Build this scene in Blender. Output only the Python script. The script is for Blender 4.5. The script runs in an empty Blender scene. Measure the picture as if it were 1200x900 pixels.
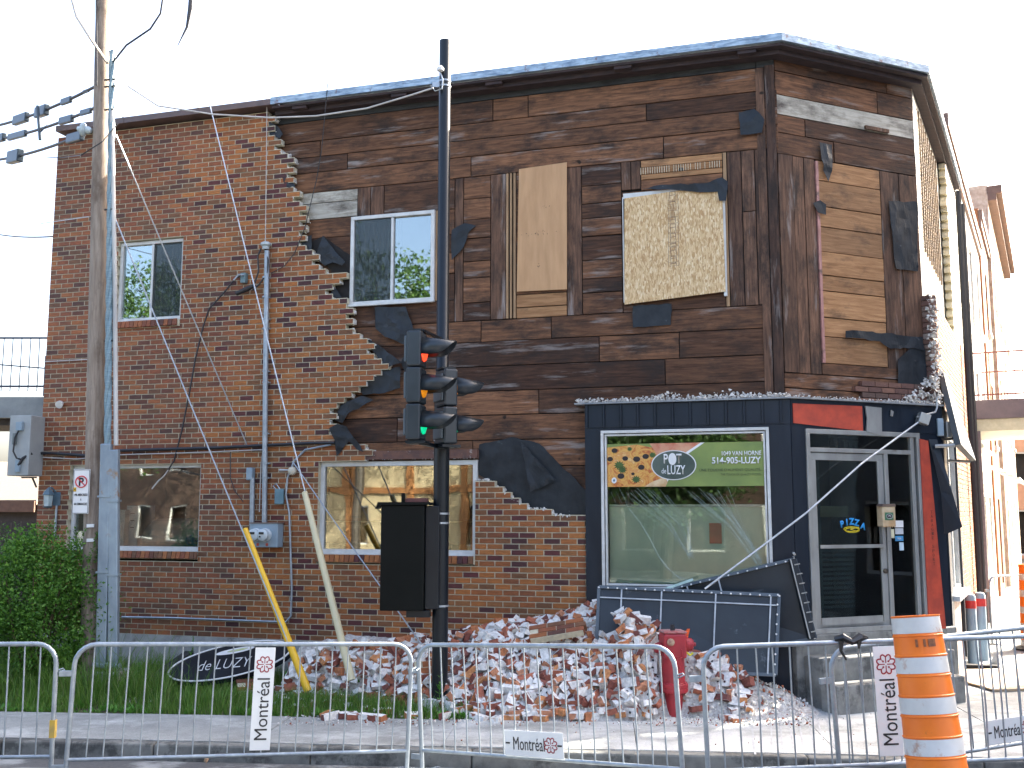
import bpy, bmesh, math, random
from mathutils import Vector, Matrix, noise
random.seed(7)
R = math.radians
scn = bpy.context.scene
COL = scn.collection
# ------------------------------------------------------------------ camera
HC = 2.3; FPX = 1200.0; PITCH = math.atan(150/1200)
cam_d = bpy.data.cameras.new('camera'); cam = bpy.data.objects.new('camera', cam_d); COL.objects.link(cam)
cam_d.sensor_width = 36; cam_d.lens = 36.0; cam_d.clip_end = 2000; cam_d.clip_start = .05
cam.location = (0, 0, HC); cam.rotation_euler = (R(90)+PITCH, 0, 0)
scn.camera = cam
# ------------------------------------------------------------------ light
SUN_EL = R(36); SUN_AZ = R(60)                       # azimuth clockwise from +Y
sund = Vector((math.sin(SUN_AZ)*math.cos(SUN_EL), math.cos(SUN_AZ)*math.cos(SUN_EL), math.sin(SUN_EL)))
w = bpy.data.worlds.new('World'); scn.world = w; w.use_nodes = True
nt = w.node_tree; nt.nodes.clear()
sky = nt.nodes.new('ShaderNodeTexSky'); sky.sky_type = 'NISHITA'; sky.sun_disc = False
sky.sun_elevation = SUN_EL; sky.sun_rotation = SUN_AZ; sky.air_density = .8; sky.dust_density = 6.0; sky.ozone_density = .0
bg = nt.nodes.new('ShaderNodeBackground'); bg.inputs[1].default_value = .15
out = nt.nodes.new('ShaderNodeOutputWorld')
nt.links.new(sky.outputs[0], bg.inputs[0]); nt.links.new(bg.outputs[0], out.inputs[0])
sl = bpy.data.lights.new('sun', 'SUN'); sl.energy = 4.5; sl.angle = R(.5); sl.color = (1, .93, .82)
so = bpy.data.objects.new('sun', sl); COL.objects.link(so); so.rotation_euler = sund.to_track_quat('Z', 'Y').to_euler()
so.location = sund*60
vs = scn.view_settings; vs.view_transform = 'Standard'; vs.look = 'None'; vs.exposure = 2.62; vs.gamma = 1; vs.use_curve_mapping = False
scn.cycles.max_bounces = 8; scn.cycles.transparent_max_bounces = 16; scn.cycles.caustics_reflective = False; scn.cycles.caustics_refractive = False
scn.cycles.use_denoising = True
# ------------------------------------------------------------------ picture -> world helpers (used only to measure the photograph)
cp, sp = math.cos(PITCH), math.sin(PITCH)
def ray(u, v):
    X = (u-600)/FPX; Y = (450-v)/FPX
    return Vector((X, cp-Y*sp, sp+Y*cp))
CAM = Vector((0, 0, HC))
def P(u, v, y):
    d = ray(u, v); return CAM + d*(y/d.y)
def G(u, v, z=.15):
    d = ray(u, v); return CAM + d*((z-HC)/d.z)
class Frame:
    def __init__(s, o, ang):
        s.o = Vector(o); s.x = Vector((math.cos(ang), math.sin(ang), 0)); s.z = Vector((0, 0, 1)); s.y = s.z.cross(s.x)
        s.m = Matrix(((s.x.x, s.y.x, 0, s.o.x), (s.x.y, s.y.y, 0, s.o.y), (0, 0, 1, s.o.z), (0, 0, 0, 1)))
    def px(s, u, v, off=0):
        d = ray(u, v); o = s.o + s.y*off
        t = (o-CAM).dot(s.y)/d.dot(s.y); p = CAM + d*t - s.o
        return p.dot(s.x), p.z
    def rect(s, u0, v0, u1, v1, off=0):
        um, vm = (u0+u1)/2, (v0+v1)/2
        return s.px(u0, vm, off)[0], s.px(u1, vm, off)[0], s.px(um, v1, off)[1], s.px(um, v0, off)[1]
    def w(s, x, y, z): return s.o + s.x*x + s.y*y + s.z*z
k1 = P(913, 250, 12.0)
F = Frame((k1.x, k1.y, 0), -R(16.5))
C = Frame((k1.x, k1.y, 0), R(23.4))
cL = C.px(1076, 250)[0]
k2 = C.w(cL, 0, 0)
S = Frame((k2.x, k2.y, 0), R(62.3))
# ------------------------------------------------------------------ object helpers
def tag(o, label=None, cat=None, group=None, kind=None):
    if label: o['label'] = label
    if cat: o['category'] = cat
    if group: o['group'] = group
    if kind: o['kind'] = kind
    return o
def thing(name, label, cat, loc=(0, 0, 0), rot=None, group=None, m=None):
    o = bpy.data.objects.new(name, None); COL.objects.link(o); o.empty_display_size = .2
    if m is not None: o.matrix_basis = m
    else:
        o.location = loc
        if rot: o.rotation_euler = rot
    return tag(o, label, cat, group)
def wm(o): return o.matrix_basis.copy() if o.parent is None else wm(o.parent) @ o.matrix_basis
def place(o, parent, M):                         # M is a world matrix; without it the mesh is in its parent's own coordinates
    if parent is not None:
        o.parent = parent; o.matrix_parent_inverse = Matrix.Identity(4)
        o.matrix_basis = (wm(parent).inverted() @ M) if M is not None else Matrix.Identity(4)
    elif M is not None: o.matrix_basis = M
class MB:
    def __init__(s): s.v = []; s.f = []; s.m = []
    def add(s, vs, fs, mi=0):
        n = len(s.v); s.v += [tuple(v) for v in vs]; s.f += [tuple(i+n for i in f) for f in fs]; s.m += [mi]*len(fs)
    def box(s, x0, x1, y0, y1, z0, z1, mi=0, M=None):
        vs = [Vector((x, y, z)) for z in (z0, z1) for y in (y0, y1) for x in (x0, x1)]
        if M is not None: vs = [M @ v for v in vs]
        s.add(vs, [(0, 2, 3, 1), (4, 5, 7, 6), (0, 1, 5, 4), (2, 6, 7, 3), (0, 4, 6, 2), (1, 3, 7, 5)], mi); return s
    def bar(s, a, b, w, h, up=(0, 0, 1), mi=0):
        a = Vector(a); b = Vector(b); d = (b-a); L = d.length; d.normalize(); up = Vector(up)
        if abs(d.dot(up)) > .98: up = Vector((0, 1, 0))
        x = d.cross(up).normalized(); z = x.cross(d)
        M = Matrix(((x.x, d.x, z.x, a.x), (x.y, d.y, z.y, a.y), (x.z, d.z, z.z, a.z), (0, 0, 0, 1)))
        return s.box(-w/2, w/2, 0, L, -h/2, h/2, mi, M)
    def tube(s, pts, r, n=8, mi=0, cap=True):
        pts = [Vector(p) for p in pts]; rr = r if isinstance(r, (list, tuple)) else [r]*len(pts)
        vs = []; fs = []; px = None
        for i, p in enumerate(pts):
            d = (pts[min(i+1, len(pts)-1)]-pts[max(i-1, 0)])
            d = d.normalized() if d.length > 1e-9 else Vector((0, 0, 1))
            if px is None:
                u = Vector((0, 0, 1)) if abs(d.z) < .9 else Vector((1, 0, 0)); x = d.cross(u).normalized()
            else:
                x = (px - d*px.dot(d)).normalized()
            px = x; y = d.cross(x)
            for k in range(n):
                a = 2*math.pi*k/n; vs.append(p + (x*math.cos(a)+y*math.sin(a))*rr[i])
        for i in range(len(pts)-1):
            for k in range(n):
                a = i*n+k; b = i*n+(k+1) % n; fs.append((a, b, b+n, a+n))
        if cap: fs.append(tuple(range(n-1, -1, -1))); fs.append(tuple(range((len(pts)-1)*n, len(pts)*n)))
        s.add(vs, fs, mi); return s
    def lathe(s, prof, n=24, M=None, mi=0):
        vs = []; fs = []
        for r, z in prof:
            for k in range(n):
                a = 2*math.pi*k/n; v = Vector((r*math.cos(a), r*math.sin(a), z)); vs.append(M @ v if M is not None else v)
        for i in range(len(prof)-1):
            for k in range(n):
                a = i*n+k; b = i*n+(k+1) % n; fs.append((a, b, b+n, a+n))
        fs.append(tuple(range(n-1, -1, -1))); fs.append(tuple(range((len(prof)-1)*n, len(prof)*n)))
        s.add(vs, fs, mi); return s
    def prism(s, poly, y0, y1, mi=0, M=None):       # poly in x,z
        n = len(poly); vs = [Vector((x, y0, z)) for x, z in poly] + [Vector((x, y1, z)) for x, z in poly]
        if M is not None: vs = [M @ v for v in vs]
        fs = [tuple(range(n)), tuple(range(2*n-1, n-1, -1))] + [(i, i+n, (i+1) % n+n, (i+1) % n) for i in range(n)]
        s.add(vs, fs, mi); return s
    def build(s, name, mats, parent=None, M=None, smooth=False, bevel=0, label=None):
        me = bpy.data.meshes.new(name); me.from_pydata(s.v, [], s.f)
        mats = mats if isinstance(mats, (list, tuple)) else [mats]
        for m in mats: me.materials.append(m)
        if len(mats) > 1: me.polygons.foreach_set('material_index', s.m)
        bm = bmesh.new(); bm.from_mesh(me); bmesh.ops.recalc_face_normals(bm, faces=bm.faces); bm.to_mesh(me); bm.free()
        if smooth:
            me.polygons.foreach_set('use_smooth', [True]*len(me.polygons))
            me.set_sharp_from_angle(angle=R(40))
        me.update()
        o = bpy.data.objects.new(name, me); COL.objects.link(o)
        place(o, parent, M)
        if bevel:
            b = o.modifiers.new('bevel', 'BEVEL'); b.width = bevel; b.segments = 2; b.limit_method = 'ANGLE'
        if label: o['label'] = label
        return o
def text_part(name, body, mat, parent, M, width=None, height=None, extrude=.002, bold=0, squeeze=None):
    """lettering in the local x-z plane facing -y; M places it; fitted to width/height, centred"""
    cu = bpy.data.curves.new('t', 'FONT'); cu.body = body; cu.size = 1; cu.align_x = 'CENTER'; cu.align_y = 'CENTER'; cu.resolution_u = 3
    cu.offset = bold
    t = bpy.data.objects.new('t', cu); COL.objects.link(t)
    bpy.context.view_layer.update()
    me = bpy.data.meshes.new_from_object(t.evaluated_get(bpy.context.evaluated_depsgraph_get()))
    bpy.data.objects.remove(t); bpy.data.curves.remove(cu)
    xs = [v.co.x for v in me.vertices]; ys = [v.co.y for v in me.vertices]
    w_, h_ = max(xs)-min(xs), max(ys)-min(ys); cx, cy = (max(xs)+min(xs))/2, (max(ys)+min(ys))/2
    sx = width/w_ if width else height/h_; sy = height/h_ if height else width/w_
    if not width and squeeze: sx *= squeeze
    for v in me.vertices: v.co = Vector(((v.co.x-cx)*sx, 0, (v.co.y-cy)*sy))
    me.name = name; me.materials.append(mat)
    o = bpy.data.objects.new(name, me); COL.objects.link(o); place(o, parent, M)
    if extrude:
        s = o.modifiers.new('solid', 'SOLIDIFY'); s.thickness = extrude; s.offset = 0
    return o
def inside(poly, x, z):
    c = False; n = len(poly); j = n-1
    for i in range(n):
        xi, zi = poly[i]; xj, zj = poly[j]
        if (zi > z) != (zj > z) and x < (xj-xi)*(z-zi)/(zj-zi)+xi: c = not c
        j = i
    return c
def wall_holes(mb, x0, x1, z0, z1, y0, y1, holes, mi=0):
    xs = sorted({x0, x1, *[min(max(h[i], x0), x1) for h in holes for i in (0, 1)]}); zs = sorted({z0, z1, *[min(max(h[i], z0), z1) for h in holes for i in (2, 3)]})
    for a, b in zip(xs, xs[1:]):
        run = None
        for c, d in zip(zs, zs[1:]):
            mx, mz = (a+b)/2, (c+d)/2
            if any(h[0] < mx < h[1] and h[2] < mz < h[3] for h in holes):
                if run: mb.box(a, b, y0, y1, run[0], run[1], mi); run = None
            else: run = (run[0], d) if run else (c, d)
        if run: mb.box(a, b, y0, y1, run[0], run[1], mi)
# ------------------------------------------------------------------ materials
MAT = {}
def nmat(name):
    m = bpy.data.materials.new(name); m.use_nodes = True; t = m.node_tree
    return m, t, t.nodes['Principled BSDF'], lambda a, b: t.links.new(a, b)
def ramp(t, pts, const=False):
    r = t.nodes.new('ShaderNodeValToRGB'); cr = r.color_ramp
    if const: cr.interpolation = 'CONSTANT'
    while len(cr.elements) > 1: cr.elements.remove(cr.elements[-1])
    for i, (p, c) in enumerate(pts):
        e = cr.elements[0] if i == 0 else cr.elements.new(p)
        e.position = p; e.color = (*c, 1) if len(c) == 3 else c
    return r
def noise_n(t, L, scale, stretch=(1, 1, 1), detail=6, rough=.6, coord='Object', dist=0, loc=None):
    tc = t.nodes.new('ShaderNodeTexCoord'); mp = t.nodes.new('ShaderNodeMapping'); n = t.nodes.new('ShaderNodeTexNoise')
    mp.inputs['Scale'].default_value = stretch
    if loc: mp.inputs['Location'].default_value = loc
    L(tc.outputs[coord], mp.inputs[0]); L(mp.outputs[0], n.inputs['Vector'])
    n.inputs['Scale'].default_value = scale; n.inputs['Detail'].default_value = detail; n.inputs['Roughness'].default_value = rough; n.inputs['Distortion'].default_value = dist
    return n
def mixc(t, L, fac, a, b, mode='MIX'):
    m = t.nodes.new('ShaderNodeMix'); m.data_type = 'RGBA'; m.blend_type = mode
    for sock, val in ((m.inputs[0], fac), (m.inputs[6], a), (m.inputs[7], b)):
        if hasattr(val, 'links') or hasattr(val, 'is_linked'): L(val, sock)
        elif isinstance(val, (int, float)): sock.default_value = val
        else: sock.default_value = (*val, 1)
    return m.outputs[2]
def bump(t, L, bs, h, strength=.3, dist=.01):
    b = t.nodes.new('ShaderNodeBump'); b.inputs['Strength'].default_value = strength; b.inputs['Distance'].default_value = dist
    L(h, b.inputs['Height']); L(b.outputs[0], bs.inputs['Normal'])
def M_(name, c1, c2=None, scale=8, stretch=(1, 1, 1), rough=.6, metal=0, bmp=.2, island=0, dirt=None, dirt_c=(.3, .3, .3), dirt_scale=3, coord='Object', lo=.35, hi=.65, dirt_stretch=(1, 1, 1), spec=.5):
    if name in MAT: return MAT[name]
    m, t, bs, L = nmat(name); c2 = c2 or tuple(c*.7 for c in c1)
    n = noise_n(t, L, scale, stretch, coord=coord)
    r = ramp(t, [(lo, c1), (hi, c2)]); L(n.outputs[0], r.inputs[0]); col = r.outputs[0]
    if island:
        g = t.nodes.new('ShaderNodeNewGeometry'); ir = ramp(t, [(0, (1-island,)*3), (1, (1+island*.6, 1+island*.55, 1+island*.5))])
        L(g.outputs['Random Per Island'], ir.inputs[0]); col = mixc(t, L, 1.0, col, ir.outputs[0], 'MULTIPLY')
    if dirt:
        n2 = noise_n(t, L, dirt_scale, dirt_stretch, detail=10, rough=.7, coord=coord, loc=(3, 7, 1))
        r2 = ramp(t, [(dirt, (0, 0, 0)), (dirt+.1, (1, 1, 1))]); L(n2.outputs[0], r2.inputs[0])
        col = mixc(t, L, r2.outputs[0], col, dirt_c)
    L(col, bs.inputs['Base Color']); bs.inputs['Roughness'].default_value = rough; bs.inputs['Metallic'].default_value = metal; bs.inputs['Specular IOR Level'].default_value = spec
    if bmp: bump(t, L, bs, n.outputs[0], bmp)
    MAT[name] = m; return m
def brick_mat(name, cols, vary=.35):
    m, t, bs, L = nmat(name); g = t.nodes.new('ShaderNodeNewGeometry')
    n = len(cols); r = ramp(t, [(i/n, c) for i, c in enumerate(cols)], True); L(g.outputs['Random Per Island'], r.inputs[0])
    ns = noise_n(t, L, 14, (1, 1, 3), detail=8, rough=.7); r2 = ramp(t, [(.3, (1-vary,)*3), (.7, (1+vary*.6,)*3)]); L(ns.outputs[0], r2.inputs[0])
    big = noise_n(t, L, .7, detail=4, loc=(2, 0, 5)); r3 = ramp(t, [(.3, (.78, .76, .8)), (.7, (1.12, 1.1, 1.0))]); L(big.outputs[0], r3.inputs[0])
    c = mixc(t, L, 1.0, r.outputs[0], r2.outputs[0], 'MULTIPLY'); c = mixc(t, L, 1.0, c, r3.outputs[0], 'MULTIPLY')
    L(c, bs.inputs['Base Color']); bs.inputs['Roughness'].default_value = .75
    nb = noise_n(t, L, 60, detail=5); bump(t, L, bs, nb.outputs[0], .35, .006); MAT[name] = m; return m
BR1 = brick_mat('brick_red', [(0.27, 0.084, 0.034), (0.205, 0.066, 0.031), (0.302, 0.101, 0.035), (0.14, 0.05, 0.029), (0.281, 0.091, 0.034), (0.151, 0.067, 0.033), (0.238, 0.077, 0.031), (0.097, 0.041, 0.029), (0.292, 0.102, 0.033), (0.194, 0.072, 0.033), (0.173, 0.077, 0.037), (0.313, 0.114, 0.039), (0.248, 0.079, 0.034), (0.216, 0.074, 0.033)])
BR2 = brick_mat('brick_orange', [(0.31, 0.106, 0.029), (0.207, 0.069, 0.025), (0.376, 0.14, 0.036), (0.061, 0.019, 0.019), (0.301, 0.106, 0.027), (0.273, 0.088, 0.025), (0.16, 0.068, 0.027), (0.235, 0.077, 0.024), (0.348, 0.122, 0.029), (0.094, 0.022, 0.021), (0.244, 0.099, 0.032), (0.282, 0.092, 0.026), (0.188, 0.077, 0.029)])
MORT = M_('mortar', (.58, .53, .39), (.44, .40, .29), 20, rough=.95, bmp=.4)
WHITE_MORT = M_('broken_mortar', (.68, .66, .62), (.45, .42, .38), 25, rough=.95, bmp=.5)
def wood(name, c1, c2, ax=0, island=.45, dirt=.56, dirt_c=(.022, .018, .016), scuff=.66, scuff_c=(.36, .33, .31), rough=.8):
    m, t, bs, L = nmat(name)
    st = (1.0, 6, 12) if ax == 0 else (12, 6, 1.0)
    g = t.nodes.new('ShaderNodeNewGeometry')
    # each board gets its own piece of the grain
    tc = t.nodes.new('ShaderNodeTexCoord'); mul = t.nodes.new('ShaderNodeMath'); mul.operation = 'MULTIPLY'; mul.inputs[1].default_value = 37
    L(g.outputs['Random Per Island'], mul.inputs[0]); cx = t.nodes.new('ShaderNodeCombineXYZ')
    for i in range(3): L(mul.outputs[0], cx.inputs[i])
    va = t.nodes.new('ShaderNodeVectorMath'); L(tc.outputs['Object'], va.inputs[0]); L(cx.outputs[0], va.inputs[1])
    def nn(scale, stretch, detail=8, rough=.65, dist=0):
        mp = t.nodes.new('ShaderNodeMapping'); mp.inputs['Scale'].default_value = stretch; L(va.outputs[0], mp.inputs[0])
        n = t.nodes.new('ShaderNodeTexNoise'); L(mp.outputs[0], n.inputs['Vector']); n.inputs['Scale'].default_value = scale; n.inputs['Detail'].default_value = detail; n.inputs['Roughness'].default_value = rough; n.inputs['Distortion'].default_value = dist
        return n
    n = nn(2.6, st, dist=.6); r = ramp(t, [(.3, c1), (.52, tuple((a+b)/2 for a, b in zip(c1, c2))), (.72, c2)]); L(n.outputs[0], r.inputs[0])
    ir = ramp(t, [(0, (1-island, 1-island, 1-island*.9)), (.5, (1, .97, .94)), (1, (1+island*.9, 1+island*.8, 1+island*.65))]); L(g.outputs['Random Per Island'], ir.inputs[0])
    c = mixc(t, L, 1.0, r.outputs[0], ir.outputs[0], 'MULTIPLY')
    a = (2.0, 3, 4) if ax == 0 else (4, 3, 2.0)
    d = nn(.9, a, 9, .7); rd = ramp(t, [(dirt-.08, (0, 0, 0)), (dirt+.12, (.9,)*3)]); L(d.outputs[0], rd.inputs[0]); c = mixc(t, L, rd.outputs[0], c, dirt_c)
    kn = nn(3.2, (1, 1, 1), 2); rk = ramp(t, [(.73, (0, 0, 0)), (.76, (1, 1, 1))]); L(kn.outputs[0], rk.inputs[0]); c = mixc(t, L, rk.outputs[0], c, (.02, .014, .01))
    s = nn(.9, (1.2, 3, 9) if ax == 0 else (9, 3, 1.2), 8, .62); rs = ramp(t, [(scuff, (0, 0, 0)), (scuff+.14, (.6,)*3)]); L(s.outputs[0], rs.inputs[0]); c = mixc(t, L, rs.outputs[0], c, scuff_c)
    L(c, bs.inputs['Base Color']); bs.inputs['Roughness'].default_value = rough; bs.inputs['Specular IOR Level'].default_value = .25; bump(t, L, bs, n.outputs[0], .6, .008)
    MAT[name] = m; return m
WB = wood('old_board', (.044, .022, .014), (.225, .112, .060), island=.6, dirt=.545, scuff=.575)
WBV = wood('old_board_upright', (.042, .024, .018), (.20, .112, .072), 1, island=.5, dirt=.545, scuff=.585)
WL = wood('light_board', (.20, .10, .045), (.42, .24, .12), 0, .3, .60, (.06, .04, .03), .75)
WLV = wood('light_board_upright', (.24, .15, .085), (.4, .27, .16), 1, .25, .68, (.06, .04, .03), .75)
WG = wood('grey_board', (.30, .28, .23), (.55, .53, .47), 0, .2, .55, (.05, .04, .035), .7, (.7, .68, .62))
WD = wood('tarred_board', (.022, .026, .03), (.06, .062, .064), 0, .3, .6, (.02, .02, .02), .7, (.2, .2, .2))
BLACKBK = M_('dark_backing', (.012, .011, .011), (.02, .018, .017), 5, rough=.95, bmp=0)
TAR = M_('tar_paper', (.010, .013, .017), (.022, .027, .033), 5, spec=.3, rough=.5, bmp=.5, dirt=.64, dirt_c=(.12, .13, .135), dirt_scale=7)
FLASH = M_('roof_flashing', (.42, .52, .60), (.14, .20, .27), 5, (1, 3, 6), rough=.45, metal=.3, bmp=.1, dirt=.58, dirt_c=(.16, .09, .08), dirt_scale=9)
COPB = M_('brown_coping', (.13, .085, .075), (.08, .055, .05), 4, rough=.5, bmp=.1, dirt=.66, dirt_c=(.35, .33, .3), dirt_scale=4)
SOFF = M_('soffit_timber', (.05, .03, .03), (.025, .018, .02), 5, (1, 4, 4), rough=.8, bmp=.3)
ALU = M_('white_aluminium', (.62, .63, .62), (.5, .5, .48), 6, rough=.4, bmp=.03, dirt=.68, dirt_c=(.3, .29, .26), dirt_scale=9)
ALUG = M_('grey_aluminium', (.40, .41, .40), (.30, .30, .29), 6, (1, 1, .3), rough=.35, metal=.5, bmp=.03, dirt=.63, dirt_c=(.16, .14, .12), dirt_scale=8)
BLK = M_('black_cladding', (.006, .011, .020), (.011, .018, .030), 3, (2, 2, .5), spec=.3, rough=.38, bmp=.08, dirt=.68, dirt_c=(.13, .14, .15), dirt_scale=8)
REDP = M_('red_paint', (.50, .065, .030), (.34, .045, .025), 7, rough=.55, bmp=.15, dirt=.67, dirt_c=(.12, .05, .04), dirt_scale=10)
CONC = M_('concrete', (.40, .40, .38), (.28, .28, .27), 7, rough=.9, bmp=.3, dirt=.56, dirt_c=(.17, .165, .155), dirt_scale=2.5)
STEELRUST = M_('rusty_lintel', (.16, .075, .05), (.08, .045, .04), 9, rough=.8, dirt=.6, dirt_c=(.4, .36, .33), dirt_scale=12)
GALV = M_('galvanised_steel', (.36, .41, .45), (.25, .29, .33), 12, rough=.42, metal=.55, bmp=.05, dirt=.64, dirt_c=(.17, .16, .15), dirt_scale=14)
GALVD = M_('weathered_steel', (.30, .37, .42), (.2, .25, .30), 4, (1, 1, .5), rough=.5, metal=.4, bmp=.05, dirt=.6, dirt_c=(.28, .18, .10), dirt_scale=4)
PAINTBLK = M_('black_paint', (.004, .007, .011), (.007, .011, .016), 3, spec=.35, rough=.32, bmp=.02)
PAINTBLK2 = M_('dull_black_paint', (.002, .003, .0025), (.0035, .0045, .004), 3, spec=.15, rough=.5, bmp=.03)
GREYBLUE = M_('grey_blue_enamel', (.25, .33, .39), (.2, .27, .33), 3, rough=.4, bmp=.02)
CABLE = M_('cable_black', (.012, .013, .016), (.02, .02, .024), 6, rough=.5, bmp=0)
CABLEW = M_('cable_white', (.5, .48, .45), (.38, .36, .34), 6, rough=.5, bmp=0)
WIRE = M_('steel_wire', (.42, .46, .5), (.3, .33, .36), 20, rough=.4, metal=.6, bmp=0)
WHITEP = M_('white_paint', (.72, .73, .72), (.62, .62, .6), 4, rough=.5, bmp=.02)
PLATE = M_('white_plate', (.74, .75, .74), (.66, .67, .67), 3, rough=.35, bmp=0, dirt=.68, dirt_c=(.45, .44, .42), dirt_scale=8)
INK = M_('black_ink', (.012, .012, .014), (.015, .015, .018), 3, rough=.5, bmp=0)
INKR = M_('dark_red_ink', (.30, .015, .03), (.25, .012, .025), 3, rough=.5, bmp=0)
INTW = M_('interior_wall', (.20, .18, .15), (.14, .125, .10), 2, rough=.9, bmp=0)
INTD = M_('interior_dark', (.035, .033, .03), (.02, .02, .02), 2, rough=.9, bmp=0)
def glass(name, tint=(.8, .85, .83), fac=.22):
    m, t, bs, L = nmat(name); t.nodes.remove(bs); o = t.nodes['Material Output']
    tr = t.nodes.new('ShaderNodeBsdfTransparent'); tr.inputs[0].default_value = (*tint, 1)
    gl = t.nodes.new('ShaderNodeBsdfGlossy'); gl.inputs['Roughness'].default_value = .015; gl.inputs[0].default_value = (.95, 1, .98, 1)
    n = noise_n(t, L, 1.3, detail=1); b = t.nodes.new('ShaderNodeBump'); b.inputs['Strength'].default_value = .05; b.inputs['Distance'].default_value = .04; L(n.outputs[0], b.inputs['Height']); L(b.outputs[0], gl.inputs['Normal'])
    fr = t.nodes.new('ShaderNodeFresnel'); fr.inputs[0].default_value = 1.5; ad = t.nodes.new('ShaderNodeMath'); ad.operation = 'ADD'; ad.inputs[1].default_value = fac-.04; ad.use_clamp = True
    L(fr.outputs[0], ad.inputs[0]); mx = t.nodes.new('ShaderNodeMixShader'); L(ad.outputs[0], mx.inputs[0]); L(tr.outputs[0], mx.inputs[1]); L(gl.outputs[0], mx.inputs[2]); L(mx.outputs[0], o.inputs[0])
    MAT[name] = m; return m
GL = glass('window_glass', fac=.16); GL2 = glass('shop_glass', (.92, .96, .93), .06); GLD = glass('door_glass', (.5, .55, .55), .05); GLU = glass('upper_glass', (.7, .75, .75), .20)
# ================================================================== THE BUILDING
BLD = thing('corner_building', 'brick corner building with half its brick face fallen off and a black shop front', 'building', m=F.m)
OB = -.12                                            # outer face of the brickwork in front of the boards
ROOF = F.px(600, 79, -.30)[1]                        # top of the coping
xL = F.px(56, 380, OB)[0]
z0F = .15
BP, BC = .2095, .0704; JT = .0115
# openings, read off the photograph
W_UL = F.rect(137, 281, 213, 375, OB); W_UR = F.rect(412, 251, 510, 356, 0)
W_LL = F.rect(80, 544, 234, 645, OB); W_LR = F.rect(372, 540, 557, 650, OB)
W_SH = F.rect(706, 503, 904, 692, OB)
x_shop = F.px(687, 600, OB)[0]
h_hdr = F.px(800, 470, OB)[1]                        # top of the shop front
h_hdr0 = F.px(800, 500, OB)[1]
holes = [W_UL, W_UR, W_LL, W_LR, W_SH]
# --- structural backing (dark felt) with the openings
mb = MB(); wall_holes(mb, xL, 0, z0F-.3, ROOF-.12, .035, .25, holes); mb.build('wall_core', BLACKBK, BLD, F.m)
# --- brickwork
poly_px = [(40, 130), (318, 95), (319, 130), (316, 157), (327, 170), (340, 187), (338, 207), (347, 230), (358, 253), (353, 287), (360, 296), (372, 307), (384, 314), (399, 323), (389, 332), (388, 350), (411, 352), (411, 385), (420, 389), (430, 398), (450, 432), (440, 441), (418, 457), (393, 480), (387, 499), (396, 513), (430, 528), (431, 541), (556, 541), (556, 563), (571, 562), (584, 573), (600, 583), (614, 595), (640, 597), (652, 604), (700, 606), (700, 790), (30, 790)]
BPOLY = [F.px(u, v, OB) for u, v in poly_px]
h_br0 = F.px(250, 746, OB)[1]
def brickwork(mb, xa, xb, za, zb, y0, y1, test, holes, seed=1, jit=.0015, mort=None, my0=None):
    rnd = random.Random(seed); row = 0; z = za; ends = []
    while z < zb-.02:
        zt = min(z+BC-JT, zb); off = (row % 2)*BP/2 + (.0 if row % 6 else BP/4)*0
        x = xa-off; runs = []
        while x < xb:
            a, b = max(x, xa), min(x+BP-JT, xb); x += BP
            segs = [(a, b)]
            for h in holes:
                if h[2]-.01 < (z+zt)/2 < h[3]+.01:
                    ns = []
                    for p, q in segs:
                        if q <= h[0] or p >= h[1]: ns.append((p, q)); continue
                        if p < h[0]: ns.append((p, h[0]))
                        if q > h[1]: ns.append((h[1], q))
                    segs = ns
            for p, q in segs:
                if q-p < .03 or not test((p+q)/2, (z+zt)/2): continue
                d = rnd.uniform(-jit, jit)
                mb.box(p, q, y0+d, y1, z, zt); runs.append((p, q))
        if mort is not None and runs:
            cur = None
            for p, q in runs:
                if cur and p-cur[1] < .035: cur = (cur[0], q)
                else:
                    if cur: mort.box(cur[0]-.002, cur[1]+.002, my0, y1-.001, z-JT*.7, zt+JT); ends.append((cur, z))
                    cur = (p, q)
            mort.box(cur[0]-.002, cur[1]+.002, my0, y1-.001, z-JT*.7, zt+JT); ends.append((cur, z))
        z += BC; row += 1
    return ends
top_br = ROOF-.11
mA, mBk, mo = MB(), MB(), MB()
xsplit = F.px(262, 500, OB)[0]
rnd = random.Random(3)
# two shades of brick that run into each other
edge = {}
def sideA(x, z):
    k = round(z/BC)
    if k not in edge: edge[k] = xsplit + rnd.uniform(-.5, .5) - (z-4)*.10
    return inside(BPOLY, x, z) and x < edge[k]
def sideB(x, z):
    k = round(z/BC)
    if k not in edge: edge[k] = xsplit + rnd.uniform(-.5, .5) - (z-4)*.10
    return inside(BPOLY, x, z) and x >= edge[k]
sill = .14
hol_b = [(W_UL[0], W_UL[1], W_UL[2]-.10, W_UL[3]), (W_LL[0], W_LL[1], W_LL[2]-.11, W_LL[3]), (W_LR[0], W_LR[1], W_LR[2]-.11, W_LR[3]), W_UR]
brickwork(mA, xL, x_shop, h_br0, top_br, OB, -.02, sideA, hol_b, 1)
brickwork(mBk, xL, x_shop, h_br0, top_br, OB, -.02, sideB, hol_b, 2)
ends = brickwork(MB(), xL, x_shop, h_br0, top_br, OB, -.02, lambda x, z: inside(BPOLY, x, z), hol_b, 1, mort=mo, my0=OB+.0025)
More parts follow.
